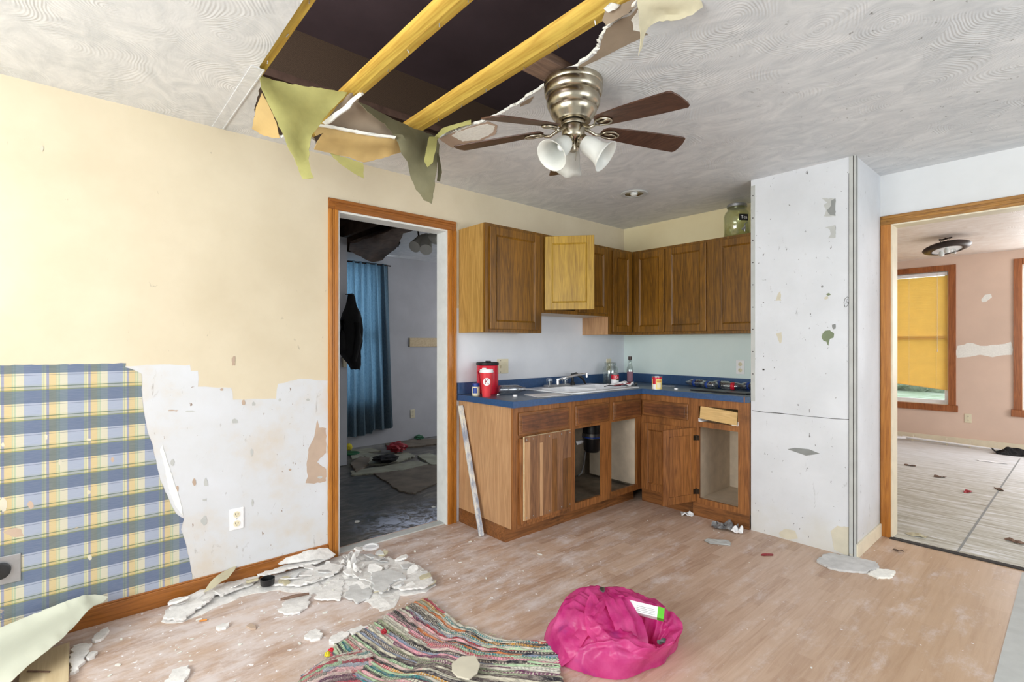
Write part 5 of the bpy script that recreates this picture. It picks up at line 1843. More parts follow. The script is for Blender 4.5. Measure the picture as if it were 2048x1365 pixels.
# black tray and bottles
tr = MB()
c4 = [Vector((-2.04, 3.655, 0)), Vector((-1.60, 3.640, 0)), Vector((-1.56, 3.79, 0)), Vector((-2.05, 3.80, 0))]
tr.prism([v + Vector((0, 0, zc)) for v in c4], (0, 0, 0.010))
tr.prism([Vector((-1.86, 3.638, zc)), Vector((-1.74, 3.634, zc)), Vector((-1.74, 3.66, zc)), Vector((-1.86, 3.66, zc))], (0, 0, 0.012))
tag(origin_to(tr.build('black_tray', 'black', bevel=0.003), (-1.8, 3.7, zc)), 'flat black plastic tray in front of the row of bottles', 'tray')
ab = math.atan2(AX, AY)
for i, (px, F, da, lab, lc) in enumerate([(1384, 4.22, 2.30 - ab, 'clear bottle with a blue label at the left end of the row', 'blue'),
                                        (1415, 4.12, 2.18 - ab, 'clear bottle with a blue and red label, second of the row behind the black tray', 'blue'),
                                        (1440, 4.10, 2.27 - ab, 'clear bottle with blue label in the middle of the row behind the tray', 'blue'),
                                        (1470, 3.98, -0.75 - ab, 'clear bottle with thin red stripes lying near the outlet, fourth of the row', 'red'),
                                        (1500, 3.93, 2.2 - ab, 'clear bottle half hidden by the closet wall at the row end', 'blue')]):
    bx_, by_, ba_ = [(-2.20, 4.025, 2.95), (-2.03, 3.925, 2.75), (-1.985, 4.03, 3.0), (-1.82, 3.925, 0.25), (-1.745, 4.03, 2.9)][i]
    b_ = lying_bottle('plastic_bottle', Vector((bx_, by_, zc)), ba_, lab, 0.185, 0.031, labelcol=lc)
    if i in (0, 2):
        pass

# tea dispenser on the wall cabinet
p = at(1474, 470, 'Y', 3.93)
td = thing('drink_dispenser', 'glass drink dispenser jar labelled Tea on top of the wall cabinets', 'dispenser', (p.x, 3.93, UT))
pf = [(0, 0), (0.085, 0), (0.096, 0.012), (0.097, 0.17), (0.085, 0.20), (0.070, 0.212), (0.070, 0.245), (0.066, 0.245), (0.066, 0.212), (0.080, 0.197), (0.093, 0.17), (0.092, 0.015), (0, 0.008)]
MB().lathe(pf, 36).build('jar_glass', 'greenglass', td, smooth='all')
MB().lathe([(0, 0.262), (0.068, 0.262), (0.074, 0.258), (0.074, 0.238), (0.0, 0.238)], 36).build('lid', 'steel', td, smooth=True)
RD = 0.0985
wrap_patch(td, 'black_tag', 'black', RD, AC - 0.28, AC + 0.50, 0.115, 0.165)
text_mesh('Tea', 0.036, 'tag_text', 'whitep', lambda co: Vector(((RD + 0.001 + co.z) * math.cos(AC + 0.11 + co.x / RD), (RD + 0.001 + co.z) * math.sin(AC + 0.11 + co.x / RD), 0.140 + co.y)), td, 0.0004)
dv = Vector((math.cos(AC + 0.05), math.sin(AC + 0.05), 0))
tp_ = MB()
tp_.cyl(dv * 0.092 + Vector((0, 0, 0.05)), dv * 0.125 + Vector((0, 0, 0.05)), 0.012, 0.010, 12)
tp_.cyl(dv * 0.118 + Vector((0, 0, 0.062)), dv * 0.118 + Vector((0, 0, 0.025)), 0.008, 0.006, 12)
tp_.tube([dv * 0.118 + Vector((0, 0, 0.062)), dv * 0.118 + Vector((0, 0, 0.08)), dv * 0.118 + dright * 0.018 + Vector((0, 0, 0.095))], 0.004, 8)
tp_.build('tap', 'steel', td, smooth=True)

# ================================================================== CEILING FAN
FCx, FCy = -1.463, 1.637
fan = thing('ceiling_fan', 'nickel ceiling fan with five walnut blades and bell glass shades', 'fan', (FCx, FCy, ZC))
Mf = Matrix.Identity(4)
MB().lathe([(0, 0.0), (0.126, 0.0), (0.128, -0.004), (0.128, -0.022), (0.125, -0.026), (0.127, -0.034), (0.124, -0.056), (0.119, -0.063), (0.113, -0.066), (0.114, -0.071), (0.117, -0.080), (0.116, -0.096), (0.110, -0.112), (0.102, -0.119), (0.103, -0.124), (0.101, -0.134), (0.092, -0.150), (0.080, -0.164), (0.076, -0.172), (0.05, -0.174), (0, -0.174)], 56).build('motor_housing', 'nickel', fan, smooth=True)
MB().lathe([(0, -0.172), (0.044, -0.172), (0.044, -0.186), (0, -0.186)], 32).build('motor_gap', 'black', fan)
MB().lathe([(0, -0.178), (0.052, -0.178), (0.054, -0.184), (0.052, -0.192), (0, -0.192)], 32).build('flywheel', 'nickel', fan, smooth=True)
MB().lathe([(0, -0.192), (0.048, -0.194), (0.050, -0.198), (0.050, -0.240), (0.046, -0.246), (0.030, -0.256), (0.018, -0.262), (0.018, -0.296), (0.014, -0.302), (0, -0.302)], 36).build('switch_housing', 'nickel', fan, smooth=True)
right2, fwd2 = Vector((AY, AX, 0)), Vector((-AX, AY, 0))
for deg, dz in ((-52, -0.068), (17, -0.012), (91, -0.014), (163, -0.024), (-131, -0.115)):
    a = math.radians(deg)
    ax_ = (right2 * math.cos(a) + fwd2 * math.sin(a)).normalized()
    yaw = math.atan2(ax_.y, ax_.x)
    droop = math.atan2(-dz, 0.45)
    Mb = Matrix.Translation((0, 0, -0.196)) @ Matrix.Rotation(yaw, 4, 'Z') @ Matrix.Rotation(droop, 4, 'Y') @ Matrix.Rotation(math.radians(-11), 4, 'X') @ Matrix.Diagonal((1, 0.92, 1, 1))
    # blade iron
    ir = MB()
    ir.tube([(0.045, 0, 0.006), (0.075, 0, -0.006), (0.105, 0, -0.020), (0.13, 0, -0.016)], [0.009, 0.008, 0.007, 0.007], 8)
    ir.tube([(0.128, 0, -0.014), (0.150, 0.020, -0.010), (0.185, 0.027, -0.009), (0.212, 0.014, -0.009), (0.218, 0, -0.009), (0.212, -0.014, -0.009), (0.185, -0.027, -0.009), (0.150, -0.020, -0.010)], 0.005, 8, closed=True)
    ir.box(0.15, 0.21, -0.006, 0.006, -0.010, -0.005)
    iro = ir.xf(Mb).build('blade_iron', 'nickel', fan, smooth='all')
    # blade outline
    out = []
    for k in range(9):
        t_ = math.radians(90 + k * 22.5)
        out.append((0.175 + 0.042 * math.cos(t_), 0.044 * math.sin(t_)))
    out += [(0.30, -0.056), (0.43, -0.063), (0.520, -0.064), (0.534, -0.058), (0.545, -0.02), (0.548, 0.03), (0.545, 0.052), (0.535, 0.062), (0.43, 0.060), (0.30, 0.053)]
    MB().prism([(x, y, -0.004) for x, y in out], (0, 0, 0.006)).xf(Mb).build('fan_blade', 'blade', fan, bevel=0.0015)
# shades
def shade(az, tilt, jag=False):
    Ms = Matrix.Translation((0, 0, -0.232)) @ Matrix.Rotation(az, 4, 'Z') @ Matrix.Rotation(PI - tilt, 4, 'Y') @ Matrix.Translation((0, 0, 0.040)) @ Matrix.Scale(1.14, 4)
    MB().tube([Ms @ Vector((0, 0, -0.035)), Ms @ Vector((0, 0, 0.012))], [0.012, 0.014], 10).build('shade_arm', 'nickel', fan, smooth='all')
    so = MB().lathe([(0, -0.002), (0.024, -0.002), (0.027, 0.004), (0.027, 0.020), (0.024, 0.022)], 24, Ms).build('shade_holder', 'nickel', fan, smooth=True)
    pr_ = [(0.025, 0.014), (0.031, 0.026), (0.036, 0.045), (0.038, 0.070), (0.041, 0.092), (0.050, 0.112), (0.062, 0.124)]
    if jag:
        pr_ = pr_[:5] + [(0.050, 0.112)]
    prof_ = pr_ + [(a - 0.003, b - 0.001) for a, b in pr_[::-1]]
    sh = MB().lathe(prof_, 36, Ms, (lambda a, z: 1 + (0.09 * math.sin(5 * a) if z > 0.1 else 0)) if jag else None).build('lamp_shade', 'frost', fan, smooth='all')
    MB().lathe([(0, 0.015), (0.010, 0.016), (0.010, 0.025), (0.016, 0.042), (0.017, 0.052), (0.012, 0.062), (0, 0.066)], 16, Ms).build('light_bulb', 'white', sh, smooth='all')


azl = lambda dx, df: math.atan2((right2 * dx + fwd2 * df).y, (right2 * dx + fwd2 * df).x)
shade(azl(-0.75, -0.65), math.radians(48))
shade(azl(0.92, -0.35), math.radians(52))
shade(azl(-0.02, 1.0), math.radians(48), True)
pc = MB()
pc.tube([right2 * 0.01 + Vector((0, 0, -0.23)) - fwd2 * 0.048, right2 * 0.012 + Vector((0, 0, -0.27)) - fwd2 * 0.052, right2 * 0.004 + Vector((0, 0, -0.36)) - fwd2 * 0.05], 0.0012, 6)
pc.build('pull_chain', 'nickel', fan)

# recessed light
rc = at(1268, 387, 'Z', ZC)
rl = thing('recessed_light', 'round recessed ceiling light with silver reflector in the kitchen ceiling', 'ceiling light', tuple(rc))
MB().lathe([(0.066, -0.001), (0.100, -0.001), (0.102, -0.004), (0.096, -0.009), (0.070, -0.008), (0.066, -0.004)], 40).build('trim_ring', 'ltgreytear', rl, smooth=True)
MB().lathe([(0.068, -0.006), (0.050, -0.0045), (0.022, -0.0030), (0, -0.0025)], 32).build('reflector', 'chrome', rl, smooth='all')
MB().lathe([(0, -0.020), (0.018, -0.018), (0.028, -0.009), (0.026, -0.003), (0, -0.003)], 20).build('bulb', 'frost', rl, smooth='all')

# hanging ceiling light in the pink room
lc_ = pt(1893, 495, 5.35)
pl_ = thing('ceiling_light', 'dark bronze ceiling light hanging loose in the pink room with bare bulbs', 'ceiling light', (lc_.x, lc_.y, lc_.z))
MB().lathe([(0.10, 0.03), (0.20, 0.025), (0.235, 0.008), (0.245, -0.006), (0.232, -0.022), (0.20, -0.035), (0.165, -0.045), (0.150, -0.040), (0.165, -0.02), (0.19, 0.0), (0.1, 0.012)], 44).build('ring_pan', 'bronze', pl_, smooth=True)
MB().lathe([(0, 0.005), (0.15, 0.005), (0.165, -0.036), (0.08, -0.030), (0, -0.028)], 36).build('reflector', 'silverw' if False else 'whitep', pl_, smooth=True)
for k in range(3):
    a = 2 * PI * k / 3 + 0.6
    bm_ = Matrix.Translation((0.07 * math.cos(a), 0.07 * math.sin(a), -0.05))
    MB().lathe([(0, 0.05), (0.013, 0.05), (0.013, 0.022), (0.022, 0.008), (0.030, -0.012), (0.028, -0.032), (0.015, -0.045), (0, -0.048)], 18, bm_).build('light_bulb', 'frost' if k else 'glass', pl_, smooth='all')
ht = (ZC - lc_.z) / 0.84
wr = MB()
wr.tube([(0.0, 0, 0.02), (0.03, 0.01, 0.06), (-0.03, 0, 0.10), (0.02, 0, ht - 0.02), (0, 0, ht)], 0.006, 6)
wr.tube([(0.04, 0, 0.02), (0.07, 0.01, 0.05), (0.02, 0, 0.09), (0.06, 0, ht - 0.02), (0.04, 0, ht)], 0.004, 6)
wr.tube([(-0.05, 0, 0.02), (-0.06, 0.01, 0.07), (-0.03, 0, 0.12), (-0.06, 0, ht)], 0.004, 6)
wr.box(-0.07, 0.07, -0.012, 0.012, 0.03, 0.05).box(-0.06, 0.07, -0.01, 0.01, ht - 0.02, ht - 0.01)
wr.build('wires', 'bronze', pl_)

pl_.scale = (0.84, 0.84, 0.84)
pl_.rotation_mode = 'QUATERNION'
pl_.rotation_quaternion = Matrix.Rotation(math.radians(-11), 4, right2).to_quaternion()

# track light in the bedroom
tc = pt(862, 470, 4.75)
tl = thing('track_light', 'grey cluster spotlight on the bedroom ceiling', 'ceiling light', (tc.x, tc.y, ZC))
MB().box(-0.03, 0.03, -0.22, 0.30, -0.025, 0).build('track_bar', 'ltgreytear', tl)
def spot(c0_, c1_, r0_):
    c0_, c1_ = Vector(c0_), Vector(c1_)
    MB().tube([c0_, c0_.lerp(c1_, .3), c0_.lerp(c1_, .6), c1_], [r0_ * 0.75, r0_, r0_, r0_ * 1.08], 18).build('spot_head', 'ltgreytear', tl, world=True, smooth=True)
spot(pt(848, 476, 4.7), pt(829, 494, 4.55), 0.052)
spot(pt(853, 474, 4.65), pt(852, 500, 4.5), 0.052)
spot(pt(878, 480, 4.5), pt(866, 476, 4.6), 0.05)
MB().cyl(pt(836, 462, 4.7), pt(838, 476, 4.65), 0.008).cyl(pt(871, 466, 4.6), pt(872, 480, 4.55), 0.008).build('spot_stem', 'bronze', tl, world=True)

# ================================================================== HANGING TORN CEILING PIECES
def hang(name, ol, mat, label, cat='torn paper', **k):
    o_ = sheet(name, ol, mat, **k)
    c_ = Vector((0, 0, 0))
    for v in o_.data.vertices:
        c_ += v.co
    c_ /= len(o_.data.vertices)
    top_ = max(o_.data.vertices, key=lambda v: v.co.z).co.copy()
    origin_to(o_, top_)
    return tag(o_, label, cat)


hang('hanging_drywall_paper', [(520, 150, 2.12), (545, 160, 2.16), (600, 171, 2.20), (650, 178, 2.25), (695, 185, 2.31), (676, 207, 2.30), (660, 222, 2.30), (643, 245, 2.27), (624, 270, 2.22), (620, 290, 2.19), (617, 318, 2.18), (622, 345, 2.18), (628, 356, 2.18), (605, 358, 2.17), (590, 320, 2.14), (572, 285, 2.12), (555, 245, 2.11), (535, 205, 2.10), (522, 175, 2.10)],
     'olive', 'olive green triangular flap of ceiling paper hanging left of the hole', seed=3, wob=0.035, wsc=5, amp=1.4)
hang('curled_drywall_paper', [(524, 186, 2.22), (512, 215, 2.23), (507, 240, 2.24), (504, 258, 2.25), (520, 268, 2.27), (545, 276, 2.27), (560, 276, 2.26), (553, 245, 2.23), (538, 212, 2.21)],
     'kraft', 'tan torn paper piece behind the olive flap', seed=5, wob=0.01, amp=1.0)
hang('hanging_drywall_piece', [(634, 249, 2.36), (660, 253, 2.38), (700, 261, 2.42), (745, 269, 2.47), (790, 275, 2.52), (803, 290, 2.60), (804, 303, 2.64), (770, 315, 2.62), (728, 325, 2.58), (690, 313, 2.53), (650, 304, 2.48), (628, 299, 2.44), (634, 285, 2.42), (646, 266, 2.38), (632, 272, 2.36), (628, 262, 2.35)],
     'kraft', 'brown backed plasterboard piece hanging below the hole with a white broken edge', 'plasterboard', seed=6, wob=0.008, thick=0.005, amp=1.2)
hang('broken_plaster_edge', [(634, 248, 2.345), (660, 251, 2.365), (700, 259, 2.405), (745, 267, 2.455), (792, 273, 2.505), (790, 278, 2.505), (745, 272, 2.455), (700, 264, 2.405), (660, 256, 2.365), (634, 252, 2.345)],
     'plasteredge', 'white gypsum edge along the top of the brown hanging plasterboard', 'plaster', seed=7, wob=0.002, thick=0.012, amp=0.5, step=6)
hang('hanging_paper_tongue', [(655, 303, 2.50), (690, 315, 2.54), (726, 326, 2.58), (728, 357, 2.58), (708, 347, 2.56), (680, 328, 2.53)],
     'olive', 'small olive paper tongue hanging under the brown plasterboard', seed=8, wob=0.01, amp=1.2)
hang('folded_drywall_paper', [(648, 246, 2.36), (672, 215, 2.33), (700, 186, 2.30), (720, 184, 2.33), (716, 202, 2.36), (735, 222, 2.42), (770, 244, 2.50), (782, 262, 2.54), (792, 274, 2.54), (745, 268, 2.50), (700, 258, 2.44), (665, 250, 2.40)],
     'kraftp', 'taupe folded paper between the two big hanging flaps', seed=9, wob=0.012, amp=1.0)
hang('broken_plaster_edge', [(645, 246, 2.33), (665, 230, 2.32), (690, 212, 2.31), (712, 190, 2.29), (722, 183, 2.30), (728, 188, 2.30), (712, 200, 2.30), (700, 216, 2.31), (672, 236, 2.32), (652, 250, 2.33)],
     'plasteredge', 'ragged white plaster ridge beside the olive flap', 'plaster', seed=10, wob=0.002, thick=0.010, amp=1.5, step=7)
hang('hanging_drywall_paper', [(714, 202, 2.34), (745, 217, 2.42), (780, 235, 2.50), (820, 254, 2.60), (845, 262, 2.66), (868, 272, 2.71), (875, 275, 2.72), (872, 300, 2.68), (874, 335, 2.64), (870, 370, 2.62), (866, 395, 2.60), (863, 408, 2.60), (848, 401, 2.60), (832, 380, 2.60), (820, 350, 2.59), (816, 325, 2.58), (803, 308, 2.57), (797, 288, 2.54), (785, 268, 2.50), (770, 248, 2.46), (735, 224, 2.38)],
     'dolive', 'dark olive flap of ceiling paper hanging down to a point near the doorway', seed=11, wob=0.075, wsc=5, amp=1.5)
hang('hanging_drywall_paper', [(858, 274, 2.66), (874, 274, 2.69), (872, 300, 2.60), (866, 325, 2.57), (855, 335, 2.56), (848, 322, 2.58), (852, 300, 2.60)],
     'olive', 'lighter green fold on top of the dark olive flap', seed=12, wob=0.01, amp=1.0)
hang('thin_paper_strip', [(873, 276, 2.72), (879, 290, 2.72), (878, 310, 2.71), (884, 345, 2.70), (880, 364, 2.69), (874, 362, 2.69), (875, 335, 2.70), (872, 300, 2.71)],
     'dolive', 'thin brown paper strip hanging right of the dark olive flap', seed=13, wob=0.006, amp=0.8)
hang('lifted_paper_fold', [(870, 272, 2.70), (884, 257, 2.66), (905, 250, 2.62), (925, 245, 2.60), (942, 240, 2.58), (942, 249, 2.58), (925, 253, 2.60), (900, 261, 2.64), (884, 270, 2.68), (874, 280, 2.72)],
     'olive', 'small green paper fold lifted at the right end of the hole', seed=14, wob=0.006, amp=1.0)
hang('hanging_drywall_paper', [(1274, -12, 1.62), (1310, -14, 1.62), (1360, -10, 1.64), (1400, -5, 1.66), (1406, 14, 1.68), (1385, 30, 1.69), (1350, 41, 1.70), (1318, 42, 1.70), (1303, 50, 1.70), (1292, 62, 1.70), (1286, 80, 1.71), (1284, 96, 1.71), (1277, 112, 1.71), (1280, 90, 1.70), (1281, 70, 1.69), (1279, 40, 1.66)],
     'beigepaper', 'beige flap of ceiling paper hanging above the right of the fan with a pointed tip', seed=15, wob=0.02, wsc=6, amp=1.6)
hang('broken_plaster_edge', [(1208, 18, 1.70), (1222, 5, 1.69), (1240, 8, 1.70), (1232, 18, 1.71), (1215, 25, 1.71)],
     'plasteredge', 'white plaster lump clinging to the joist above the fan', 'plaster', seed=16, wob=0.002, thick=0.010, amp=2.0, step=6)
hang('hanging_drywall_paper', [(1210, 22, 1.73), (1245, 2, 1.69), (1275, -8, 1.66), (1272, 12, 1.69), (1255, 28, 1.72), (1232, 40, 1.74), (1212, 50, 1.76), (1204, 40, 1.75)],
     'kraftp', 'taupe paper scrap under the joist end at the right of the hole', seed=17, wob=0.008, amp=1.2)

# ================================================================== FLOOR THINGS
# leaning painted stick beside the base cabinet
lk = thing('wood_strip', 'paint-stained white wood strip leaning against the end of the base cabinet', 'wood strip', tuple(at(962, 1075, 'Z', 0)))
pA, pB = at(963, 1074, 'Z', 0.0), at(921, 812, 'Y', 2.095)
pA.z = 0.004
d_ = (pB - pA)
q_ = d_.to_track_quat('Z', 'Y')
Ml = Matrix.Translation(pA) @ q_.to_matrix().to_4x4()
t = NT('stained_white_strip', 0.7)
f = t.noise(t.map(t.oc(), (6, 6, 2)), 3, 6, 0.65)
t.col(t.ramp(f, [(0.40, lin((150, 158, 176))), (0.5, lin((206, 206, 206))), (0.62, lin((236, 230, 208)))]))
MT['strip'] = t.m
xa_ = q_ @ Vector((1, 0, 0))
MB().box(-0.017, 0.017, -0.010, 0.010, 0, d_.length, Ml).build('strip_body', 'strip', lk, world=True, bevel=0.003)

# rubble mound
area_px = [(322, 1245), (340, 1215), (400, 1172), (445, 1145), (510, 1128), (560, 1115), (640, 1105), (700, 1108), (760, 1112), (820, 1128), (858, 1150), (872, 1172), (852, 1186), (800, 1192), (790, 1215), (760, 1225), (735, 1205), (700, 1198), (640, 1192), (600, 1185), (545, 1182), (480, 1195), (420, 1222), (365, 1246)]
poly = [at(x, y, 'Z', 0) for x, y in area_px]
poly = [Vector((max(p.x, XA + 0.016), p.y, 0)) for p in poly]
poly2 = jagged(poly, 0.012, 0.03, random.Random(6))
vs_, fs_ = grid2d([(p.x, p.y) for p in poly2], 0.022)
mb = MB()
nb_ = len(poly2)
L_ = []
for i, v in enumerate(vs_):
    dmin = min(math.hypot(v[0] - p.x, v[1] - p.y) for p in poly2)
    h_ = min(dmin / 0.10, 1.0)
    q = Vector((v[0] * 9, v[1] * 9, 1))
    z = 0.001 + h_ * (0.006 + 0.020 * abs(noise.noise(q)) + 0.010 * noise.noise(q * 3.1))
    L_.append(mb.bm.verts.new((v[0], v[1], max(0.001, z))))
for f in fs_:
    mb.bm.faces.new([L_[i] for i in f])
rub = mb.build('plaster_rubble', 'plaster', solid=0.002)
tag(rub, 'spread of crushed white plaster along the baseboard by the doorway', 'rubble', kind='stuff')


def slab(px, label, z=0.0, th=0.011, mat='plaster', tilt=(0, 0), seed=1, cat='plaster piece', name='plaster_slab', group=None, amp=0.008):
    pts_ = [at(x, y, 'Z', z) for x, y in px]
    pts_ = [Vector((max(p.x, XA + 0.018) if p.x > -3.2 else p.x, p.y, z)) for p in pts_]
    c_ = sum(pts_, Vector()) / len(pts_)
    pts_ = [p - c_ for p in jagged(pts_, amp, 0.013 if cat.startswith('plaster') else 0.03, random.Random(seed))]
    ob = MB().prism(pts_, (0, 0, th)).build(name, mat, bevel=0.0015)
    ob.location = c_
    ob.rotation_euler = (tilt[0], tilt[1], 0)
    ext = max(abs(p.x) for p in pts_) * abs(math.sin(tilt[1])) + max(abs(p.y) for p in pts_) * abs(math.sin(tilt[0]))
    ob.location.z = z + ext * 0.6
    return tag(ob, label, cat, group)


SL = [([(326, 1240), (345, 1216), (398, 1178), (430, 1165), (448, 1172), (440, 1190), (405, 1215), (365, 1242)], 'long narrow plaster slab at the left tip of the rubble', 0.012, 'plaster', (0.03, 0.05)),
      ([(420, 1185), (450, 1155), (500, 1148), (520, 1155), (505, 1172), (470, 1185), (440, 1200)], 'plaster slab left of the black cap in the rubble', 0.014, 'plaster', (-0.06, 0.03)),
      ([(545, 1172), (600, 1150), (660, 1132), (690, 1138), (668, 1156), (640, 1165), (600, 1176)], 'wide plaster slab in the middle of the rubble right of the black cap', 0.014, 'plaster', (0.03, -0.03)),
      ([(628, 1200), (652, 1172), (672, 1160), (688, 1166), (684, 1188), (680, 1203), (650, 1202)], 'four-sided plaster slab in front of the rubble, left of the one with the rounded tip', 0.004, 'plaster', (0.0, 0.02)),
      ([(690, 1196), (700, 1176), (725, 1172), (745, 1186), (738, 1200), (715, 1210)], 'rounded plaster slab at the front of the rubble above the rug', 0.004, 'plasterg', (0.02, 0.0)),
      ([(690, 1150), (720, 1128), (780, 1120), (830, 1132), (860, 1155), (866, 1172), (850, 1182), (805, 1186), (780, 1178), (740, 1168)], 'largest plaster slab at the right end of the rubble', 0.012, 'plaster', (0.015, -0.02)),
      ([(742, 1152), (775, 1143), (806, 1150), (812, 1160), (786, 1166), (776, 1178), (765, 1189), (748, 1184), (745, 1170)], 'grey-faced slab lying on the largest white slab', 0.030, 'plasterg', (0.0, 0.02)),
      ([(556, 1226), (568, 1208), (596, 1196), (622, 1194), (616, 1214), (600, 1228), (575, 1232)], 'rounded plaster slab under the dark stick', 0.002, 'plaster', (0.0, 0.0)),
      ([(512, 1150), (560, 1132), (630, 1118), (668, 1120), (640, 1130), (580, 1142), (530, 1154)], 'narrow plaster strip lying close to the baseboard', 0.022, 'plaster', (0.05, 0.08)),
      ([(183, 1284), (200, 1266), (216, 1260), (219, 1266), (208, 1280), (190, 1288)], 'plaster lump near the end of the curled sheet', 0.0, 'plaster', (0, 0)),
      ([(139, 1352), (141, 1318), (146, 1298), (172, 1292), (185, 1293), (176, 1312), (166, 1332), (150, 1350)], 'long plaster slab beside the pale plywood board', 0.0, 'plaster', (0, 0)),
      ([(172, 1320), (186, 1308), (196, 1309), (190, 1318), (178, 1324)], 'small plaster chip right of the slab beside the plywood', 0.0, 'plaster', (0, 0)),
      ([(330, 1372), (345, 1345), (378, 1336), (380, 1350), (368, 1370)], 'plaster slab at the lower edge between the plywood and the rug', 0.0, 'plaster', (0, 0)),
      ([(608, 1280), (618, 1268), (632, 1263), (646, 1272), (640, 1282), (622, 1286)], 'round plaster lump above the folded corner of the rug', 0.0, 'plaster', (0, 0)),
      ([(658, 1292), (664, 1276), (684, 1268), (700, 1268), (690, 1282), (672, 1294)], 'plaster lump touching the left edge of the rug', 0.0, 'plaster', (0, 0)),
      ([(690, 1270), (722, 1256), (738, 1258), (715, 1274)], 'flat plaster flake by the upper left edge of the rug', 0.0, 'plaster', (0, 0)),
      ([(1633, 1126), (1645, 1113), (1660, 1110), (1720, 1120), (1752, 1128), (1758, 1140), (1730, 1148), (1690, 1146), (1655, 1138)], 'flat grey plaster slab at the foot of the closet corner', 0.0, 'plasterg', (0, 0)),
      ([(1735, 1150), (1760, 1142), (1790, 1146), (1782, 1158), (1755, 1160)], 'crumbled plaster heap right of the slab at the closet corner', 0.0, 'plasteredge', (0, 0)),
      ([(432, 1258), (445, 1252), (458, 1250), (452, 1260), (438, 1264)], 'thin plaster flake on the floor left of the small brown shard', 0.0, 'plaster', (0, 0))]
for i, (px, lab, z, m_, tl_) in enumerate(SL):
    slab(px, lab, z, 0.010 if z > 0 else 0.012, m_, tl_, seed=60 + i)

rq = random.Random(17)
for i in range(46):
    while True:
        x_, y_ = rq.uniform(XA + 0.06, -2.28), rq.uniform(0.32, 1.5)
        if in_poly(x_, y_, poly2):
            break
    big_ = rq.uniform(0.022, 0.062)
    n_ = rq.choice((5, 6, 7))
    ps = [Vector((big_ * rq.uniform(.55, 1.1) * math.cos(j * 2 * PI / n_), big_ * 0.7 * rq.uniform(.5, 1.1) * math.sin(j * 2 * PI / n_), 0)) for j in range(n_)]
    ps = jagged(ps, 0.003, 0.012, rq)
    o_ = MB().prism(ps, (0, 0, rq.choice((0.004, 0.008, 0.011)))).build('plaster_fragment', rq.choice(('plaster', 'plaster', 'plasterg', 'beigepaper')))
    o_.rotation_euler = (rq.uniform(-.35, .35), rq.uniform(-.35, .35), rq.uniform(0, 6))
    o_.location = (x_, y_, 0)
    m3 = o_.rotation_euler.to_matrix()
    mz = min((m3 @ v.co).z for v in o_.data.vertices)
    xmin = min((m3 @ v.co).x for v in o_.data.vertices) + x_
    o_.location.x += max(0, XA + 0.016 - xmin)
    o_.location.z = 0.016 + rq.uniform(0, 0.012) - mz
    kd_ = {'broken_plaster': 'white', 'grey_faced_plasterboard': 'grey-faced', 'beige_drywall_paper': 'beige'}[o_.data.materials[0].name]
    wh_ = 'at the left tip of the rubble' if y_ < 0.6 else ('in the rubble around the black cap' if y_ < 0.95 else ('in the rubble in front of the door casing' if y_ < 1.2 else 'at the right end of the rubble'))
    tag(o_, '%s broken plaster fragment tilted %s' % (kd_, wh_), 'plaster piece', '%s fragments %s' % (kd_, wh_))

# curved drywall sheet leaning at baseboard
hang('curved_plasterboard', [(545, 1124, 2.86), (549, 1108, 2.90), (566, 1093, 2.94), (600, 1087, 2.98), (630, 1086, 3.02), (650, 1094, 3.02), (671, 1110, 2.98), (660, 1117, 2.93), (625, 1120, 2.88), (590, 1126, 2.84), (560, 1130, 2.82)],
     'plaster', 'curved plasterboard sheet leaning on the baseboard left of the door casing', 'plasterboard', seed=22, wob=0.012, thick=0.006, amp=0.8)
hang('torn_paper_scrap', [(408, 1186, 2.52), (420, 1166, 2.56), (435, 1152, 2.60), (455, 1140, 2.66), (474, 1129, 2.72), (470, 1140, 2.66), (455, 1158, 2.60), (440, 1166, 2.56), (428, 1176, 2.54)],
     'beigepaper', 'torn beige paper scrap standing up at the left of the rubble', seed=23, wob=0.012, thick=0.0015, amp=1.0)
rp = random.Random(77)
ccc = [(705, 1130), (698, 1142), (712, 1150), (690, 1128), (720, 1138), (702, 1118)]
for i, (x, y) in enumerate(ccc):
    c_ = at(x, y, 'Z', 0.02)
    o_ = crumpled_sheet('curled_paint_flake', c_ + Vector((0, 0, 0.004)), rp.uniform(.04, .07), rp.uniform(.03, .05), rp.uniform(0, 6), 'plaster', 'curled white paint flake heaped in front of the door casing', 'paint flake', 30 + i, 0.03, 'curled flakes by the door casing', 0.3)
    o_.rotation_euler = (rp.uniform(-.5, .5), rp.uniform(-.5, .5), rp.uniform(0, 6))
    mz = min((o_.rotation_euler.to_matrix() @ v.co).z for v in o_.data.vertices)
    o_.location.z = 0.014 - mz

# small chips
bases = []
for k in range(4):
    rk = random.Random(900 + k)
    pts_ = [(math.cos(a) * rk.uniform(.6, 1.1), math.sin(a) * rk.uniform(.5, 1.0)) for a in [j * 2 * PI / 7 for j in range(7)]]
    me = MB().prism([(x, y, 0) for x, y in pts_], (0, 0, 0.22)).build('plaster_chip', 'plasteredge')
    bases.append(me)
places = []
rc_ = random.Random(5)
while len(places) < 110:
    if rc_.random() < 0.72:
        x, y = rc_.gauss(-2.45, 0.33), rc_.gauss(0.8, 0.5)
        sz = rc_.choice((0.004, 0.005, 0.007, 0.009, 0.013))
    else:
        x, y = rc_.uniform(-2.3, 0.0), rc_.uniform(0.8, 3.4)
        sz = rc_.uniform(0.003, 0.007)
    if x < XA + 0.03 or y > 3.4 or (x < -2.3 and y > 2.0) or y < -0.3:
        continue
    if x > -1.0 and y > 3.2:
        continue
    inr = in_poly(x, y, poly2)
    # keep off rug and bag
    if (-2.1 < x < -1.0 and 0.6 < y < 2.1):
        continue
    places.append((x, y, 0.016 if inr else 0.0, sz))
